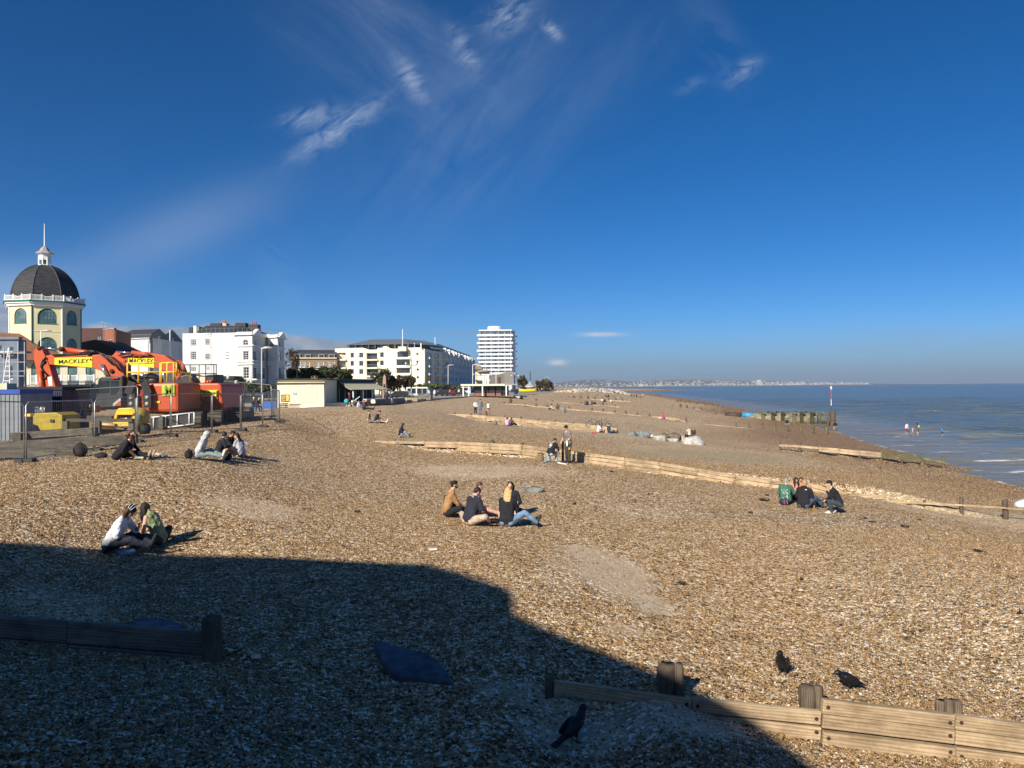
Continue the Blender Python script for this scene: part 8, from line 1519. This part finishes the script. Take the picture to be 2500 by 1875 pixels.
bag(1209, 1037, 11, 11, 'round grey bag with black top in front of the pale groyne', (.16, .15, .14), strap=False)
def bike(px, py, lab, fl=1):
    g = G(px, py); t = thing('bicycle', lab, 'bicycle', g, R(10)); sl_ = mat('bike_frame', (.25, .26, .27), rough=.3, metal=.5)
    for x in (-.52, .52):
        w = MB(); w.tube([(x+.33*math.cos(a), 0, .34+.33*math.sin(a)) for a in np.linspace(0, 6.283, 22)], .022, 6); o = w.build('wheel', rubber, t, True); sp = MB()
        for k in range(8): a = k*math.pi/4; sp.tube([(x, 0, .34), (x+.32*math.cos(a), 0, .34+.32*math.sin(a))], .004, 3)
        sp.build('spokes', steel, o)
    f = MB()
    for a, b in (((-.52, .34), (-.05, .30)), ((-.05, .30), (-.18, .82)), ((-.18, .80), (.36, .84)), ((.36, .84), (-.05, .30)), ((.34, .92), (.52, .34)), ((-.52, .34), (-.18, .78))): f.tube([(a[0]*fl if 0 else a[0], 0, a[1]), (b[0], 0, b[1])], .018, 6)
    f.build('frame', sl_, t, True); h = MB(); h.tube([(.34, -.25, .98), (.33, 0, .94), (.34, .25, .98)], .014, 6); h.build('handlebar', black, t, True); s_ = MB(); s_.ell((-.2, 0, .87), (.12, .06, .03), 2); s_.build('saddle', black, t, True)
bike(1450, 1050, 'bicycle leaning at the left of the white shirted sitter'); bike(1474, 1050, 'bicycle between the white shirted sitter and the reclining man')
person('sitter in a white top and black scarf between the two bicycles', 1460, 1056, -60, 'sit', 10, feet=((-.1, .8, .08), (.1, .75, .08)), look=(0, 16), top=(.70, .69, .66), legs=(.45, .42, .40), hair=(.012, .01, .01), hs='bob', sk='tan', s=.98)
person('man in a navy polo shirt reclining at the end of the groyne, jeans stretched right', 1487, 1058, -74, 'lie', -4, hand=((-.28, -.1, .10), (.1, .25, .35)), look=(0, 10), top=(.03, .04, .07), sleeve=.5, legs=(.05, .08, .14), hair=(.02, .015, .012), hs='short', sk='light', s=1.08, bulk=1.05)
crumple(1451, 1059, 12, 8, (.45, .04, .08), 'red_bag', 'dark red bundle on the ground by the left bicycle', 'bag', 4)
person('woman in a cream jacket shading her eyes, left of the couple on the white boulder', 1684, 1076, 30, 'seat', 8, hand=((-.28, .18, .96), (.12, .36, .6)), look=(30, 6), top=(.60, .55, .45), legs=BLK, hair=(.25, .18, .10), hs='bob', sk='light', s=1.0, zo=.32, pos=G(1684, 1082))
person('woman with long dark brown hair and brown jacket, right of the couple on the boulder', 1693, 1080, 175, 'seat', 8, look=(0, 14), top=(.05, .03, .025), legs=BLK, hair=(.02, .012, .01), hs='verylong', sk='light', s=1.0, zo=.30, pos=G(1693, 1083))
person('woman in a bright pink jacket sitting on the far groyne', 1618, 1023, 20, 'sit', 12, look=(0, 10), top=(.75, .05, .20), legs=(.6, .58, .55), hair=(.012, .01, .01), hs='bun', sk='tan', s=1.05)
bag(1611, 1023, 6, 5, 'small cream bag beside the bright pink jacket', (.6, .56, .48), strap=False)
# -- in and by the sea
def wader(px, py, lab, **k): p = Vector(shore(px, py)); p.z = -.12; return person(lab, px, py, pos=p, pose=k.pop('pose', 'stand'), **k)
wader(2213, 1058, 'wader in a white hooded top and dark red rolled trousers', face=190, top=(.72, .70, .68), legs=(.25, .02, .05), leglen=.62, shoe=None, hair=(.03, .02, .015), hs='bob', sk='light', s=.98)
wader(2228, 1057, 'small child in pale pink standing between the two wading adults', face=200, top=(.65, .40, .42), sleeve=.4, legs=(.6, .4, .4), leglen=.3, shoe=None, hair=(.03, .02, .01), sk='light', s=.56)
wader(2241, 1060, 'woman in a grey dress wading with an orange backpack', face=20, hand=((-.35, .2, 1.15), (.2, .1, .9)), top=(.09, .09, .09), legs=(.09, .09, .09), leglen=.36, skirt=True, shoe=None, hair=(.012, .01, .01), hs='long', sk='light', s=1.0, extra=lambda o: part(o, MB().ell(o['ch']-o['fw']*.2+o['rt']*.05-o['up']*.12, (.15, .11, .22), 2), 'orange_backpack', mat('orange_backpack', (.85, .38, .05))))
wader(2301, 1062, 'child in a bright blue jacket wading alone on the right', face=100, top=(.03, .22, .62), legs=BLK, leglen=.5, shoe=None, hair=(.03, .02, .015), sk='light', s=.62)
wader(2036, 1047, 'wader bending over in a black top beside the marker pile', face=200, pose='bend', lean=60, top=BLK, legs=(.05, .05, .06), leglen=.35, shoe=None, hair=(.02, .015, .01), sk='light', s=1.0)
person('person in a black top crouching on a groyne post with a pale cloth', 1921, 1036, -30, 'crouch', 22, top=BLK, legs=(.42, .48, .52), hair=(.015, .01, .01), sk='light', s=1.0, pos=(lambda p: Vector((p.x, p.y, p.z)))(P(1921, 1040, gpx('g4', 1921)[1])))
for i, (px, py, sc_, w_) in enumerate(((1542, 973, 1, 'leftmost'), (1548, 972, .95, 'second'), (1554, 974, 1.1, 'third'), (1563, 977, 1.05, 'fourth, nearest us,'), (1570, 971, 1.1, 'rightmost, pale jacketed,'))):
    person('tiny figure in dark clothes, %s of the five walkers at the far waterline' % w_, px, py, random.uniform(0, 360), 'stand', 3, look=(0, 5), top=BLK if i != 4 else (.5, .5, .5), legs=(.02, .025, .03), sk='tan', s=sc_, pos=P(px, py, 300 if i < 4 else 330), hs='short')
def paddler():
    p = Vector(shore(1610, 968)); t = thing('kayak', 'dark narrow boat drawn up at the far waterline', 'boat', p); q = MB(); q.ell((0, 0, .2), (2.4, .35, .25), 2); q.build('hull', black, t, True)
    person('person in dark clothes standing on the dark boat at the far waterline', 1609, 966, 40, 'stand', 3, top=BLK, legs=BLK, sk='tan', pos=p+Vector((-.2, 0, .3)), hs='short')
paddler()
# -- small groups on the far beach
FB = [(1243+28, 975, -40, 'dark clothed sitter beside the white blanket, left of two', BLK), (1247+28, 975, 60, 'dark clothed sitter beside the white blanket, right of two', BLK), (1247, 984, 0, 'sitter half hidden behind the start of the thin far groyne', (.08, .06, .05)), (1349, 1001, 60, 'sitter in a cream top against the thin far groyne', (.6, .55, .45)), (1363, 1000, 20, 'sitter in brown behind the thin far groyne', (.12, .07, .05)),
      (1429, 989, 0, 'brown coated sitter leftmost of the crowd by the far groyne', (.18, .10, .07)), (1435, 989, 30, 'black clothed sitter second in the crowd by the far groyne', BLK), (1440, 989.5, -30, 'grey clothed sitter in the middle of the crowd by the far groyne', (.18, .2, .22)), (1446, 989.5, 10, 'dark brown clothed sitter right of the middle of the far crowd', (.10, .06, .05)), (1450, 989.5, -60, 'black clothed sitter rightmost in the far crowd', BLK),
      (1470, 981, 0, 'white shirted tiny sitter on the farthest sand', (.65, .63, .6)), (1478, 982, 40, 'tiny sitter in black on the farthest sand', BLK), (1491, 983, -30, 'tiny sitter in a white and black top right on the farthest sand', (.55, .53, .5)), (1480, 969, 20, 'tiny dark red clothed sitter beyond the tall posts', (.2, .05, .05)), (1486, 970, 20, 'tiny black clothed sitter beyond the tall posts', BLK)]
for px, py, fc, lb, cc in FB: person(lb, px, py, fc, 'sit', 12, look=(0, 15), top=cc, legs=BLK, sk='tan', s=1.05, hs='long' if px % 2 else 'short')
crumple(1258, 972, 26, 6, (.74, .70, .62), 'blanket', 'white crumpled blanket spread beside the two dark sitters', 'blanket', 8); 
t = thing('boulder', 'grey boulder leaning on the thin far groyne', 'boulder', G(1375, 1006)); q = MB(); q.ell((0, 0, .3), (.42, .4, .6), 2, jit=.15); link('stone', remesh(q, .06, 'stone', 2), mat('rock_161818', (.17, .19, .19)), t, True)
# -- on the promenade
def pr(lab, px, Y, **k): p = P(px, 970, Y); p.z = k.pop('z', 5.54); return person(lab, px, 0, pos=p, **k)
pr('walker in a maroon top and dark green trousers with a turquoise bag', 854, 92, face=100, pose='stand', lean=4, feet=((-.1, .3, .07), (.1, -.25, .07)), top=(.20, .015, .03), legs=(.02, .05, .04), shoe=(.6, .58, .55), hair=(.10, .03, .02), hs='short', sk='tan', s=1.02, z=5.25)
bag(847, 985, 12, 12, 'turquoise shopping bag carried by the maroon walker', (.03, .35, .40), pos=(lambda p: Vector((p.x, 91.6, 5.7)))(P(846, 975, 91.6)))
pr('walker in dark green with a backpack by the gap in the sea wall', 945, 112, face=10, pose='stand', lean=2, top=(.02, .035, .03), legs=BLK, hair=(.012, .01, .01), s=1.06, z=5.35)
pr('walker in a grey hooded coat left of the one in dark green', 941, 118, face=-20, pose='stand', lean=2, top=(.08, .09, .09), legs=BLK, hair=(.03, .02, .01), s=1.02)
pr('person in a white T-shirt beside the litter bin', 1049, 138, face=60, pose='stand', top=(.78, .77, .75), legs=BLK, s=1.0); pr('person in a white shirt behind the litter bin right', 1060, 142, face=-40, pose='stand', top=(.70, .70, .68), legs=(.3, .28, .25), s=1.0)
pr('cyclist like figure in a pink top before the parked dark car', 1099, 175, face=20, pose='stand', top=(.5, .10, .14), legs=BLK, s=1.0); pr('person in a pale top near the black car behind the shelter', 1120, 180, face=-20, pose='stand', top=(.45, .47, .5), legs=BLK, s=1.02)
pr('bald man in a black T-shirt leaning on the rail by the glass shelter', 576, 66, face=-70, pose='stand', lean=8, hand=((-.1, .45, 1.0), (.2, .42, 1.0)), top=BLK, sleeve=.5, legs=BLK, hs='none', sk='tan', s=1.06, z=5.45)
pr('woman with black hair behind the bald man in black', 565, 70, face=160, pose='stand', top=(.05, .04, .05), legs=BLK, hair=(.012, .01, .01), hs='long', sk='tan', z=5.45); pr('person in a white and dark jacket left by the excavator edge', 548, 68, face=-60, pose='stand', lean=10, top=(.30, .36, .40), legs=BLK, sk='tan', z=5.45)
pr('white haired person sitting in a dark coat by the blue hoarding', 619, 70, face=-150, pose='seat', lean=10, top=(.03, .035, .04), legs=BLK, hair=(.6, .58, .55), hs='bob', s=1.0, z=5.45); pr('pink headed man sitting beside the white haired person', 627, 69, face=-120, pose='seat', lean=20, top=(.03, .035, .04), legs=BLK, hs='none', sk='pink', s=1.0, z=5.45)
cl = [BLK, (.2, .2, .22), (.12, .05, .05), (.5, .48, .45), (.05, .07, .12)]
for i in range(12):
    px = 1312+i*3.9+random.uniform(-.8, .8); pr('tiny distant stroller in %s, %s from the left under the windswept trees' % (('black', 'grey', 'dark red', 'cream', 'navy')[i % 5], ('first', 'second', 'third', 'fourth', 'fifth', 'sixth', 'seventh', 'eighth', 'ninth', 'tenth', 'eleventh', 'last')[i]), px, 300+random.uniform(-10, 25), face=random.uniform(0, 360), pose='stand', top=cl[i % 5], legs=BLK, sk='tan', s=1.0, group='strollers on the far promenade')
# ================================================================ crows
def crow(px, py, face, lab, s=1.0, head=(0, 0), peck=0):
    g = G(px, py); t = thing('crow', lab, 'crow', g, R(face), None); t.scale = (s,)*3; fm = mat('crow_feather', (.007, .007, .009), rough=.5, var=.3, scale=20)
    q = MB(); q.ell((0, 0, .17), (.072, .13, .075), 3, Matrix.Rotation(R(28), 3, 'X')); cone(q, (0, .08, .22), (0, .125, .30-peck*.1), .055, .04); hc = V3(0, .14, .325-peck*.12); q.ell(hc, (.042, .052, .042), 2)
    cone(q, hc+V3(0, .03, 0), hc+V3(0, .10, -.018), .020, .005); cone(q, (0, -.07, .13), (0, -.23, .075), .045, .028)
    for sx in (-1, 1): cone(q, (sx*.035, -.01, .10), (sx*.035, .0, .06), .026, .010)
    link('body', remesh(q, .008, 'body', 2), fm, t, True)
    for sx in (-1, 1):
        w = MB(); w.ell((sx*.062, -.04, .175), (.020, .14, .058), 2, Matrix.Rotation(R(22), 3, 'X')); w.build('wing', fm, t, True)
        l = MB(); l.tube([(sx*.035, 0, .08), (sx*.035, .015, .02), (sx*.035, .0, .0)], .006, 5)
        for a in (-.03, 0, .03): l.tube([(sx*.035, 0, .006), (sx*.035+a, .045, .004)], .004, 4)
        l.build('leg', black, t)
    tl = MB(); tl.prism([(-.03, -.14, .10), (.03, -.14, .10), (.045, -.30, .055), (-.045, -.30, .055)], (0, -.004, -.012)); tl.build('tail', fm, t)
crow(1402, 1812, -50, 'crow standing in the shade in front of the groyne, nearest us', 1.12); crow(1910, 1650, 150, 'crow standing upright on the sunlit shingle, left of the two behind the groyne', 1.15); crow(2068, 1686, 100, 'crow hunched near the groyne post, right of the two on sunlit shingle', .98, peck=.5)
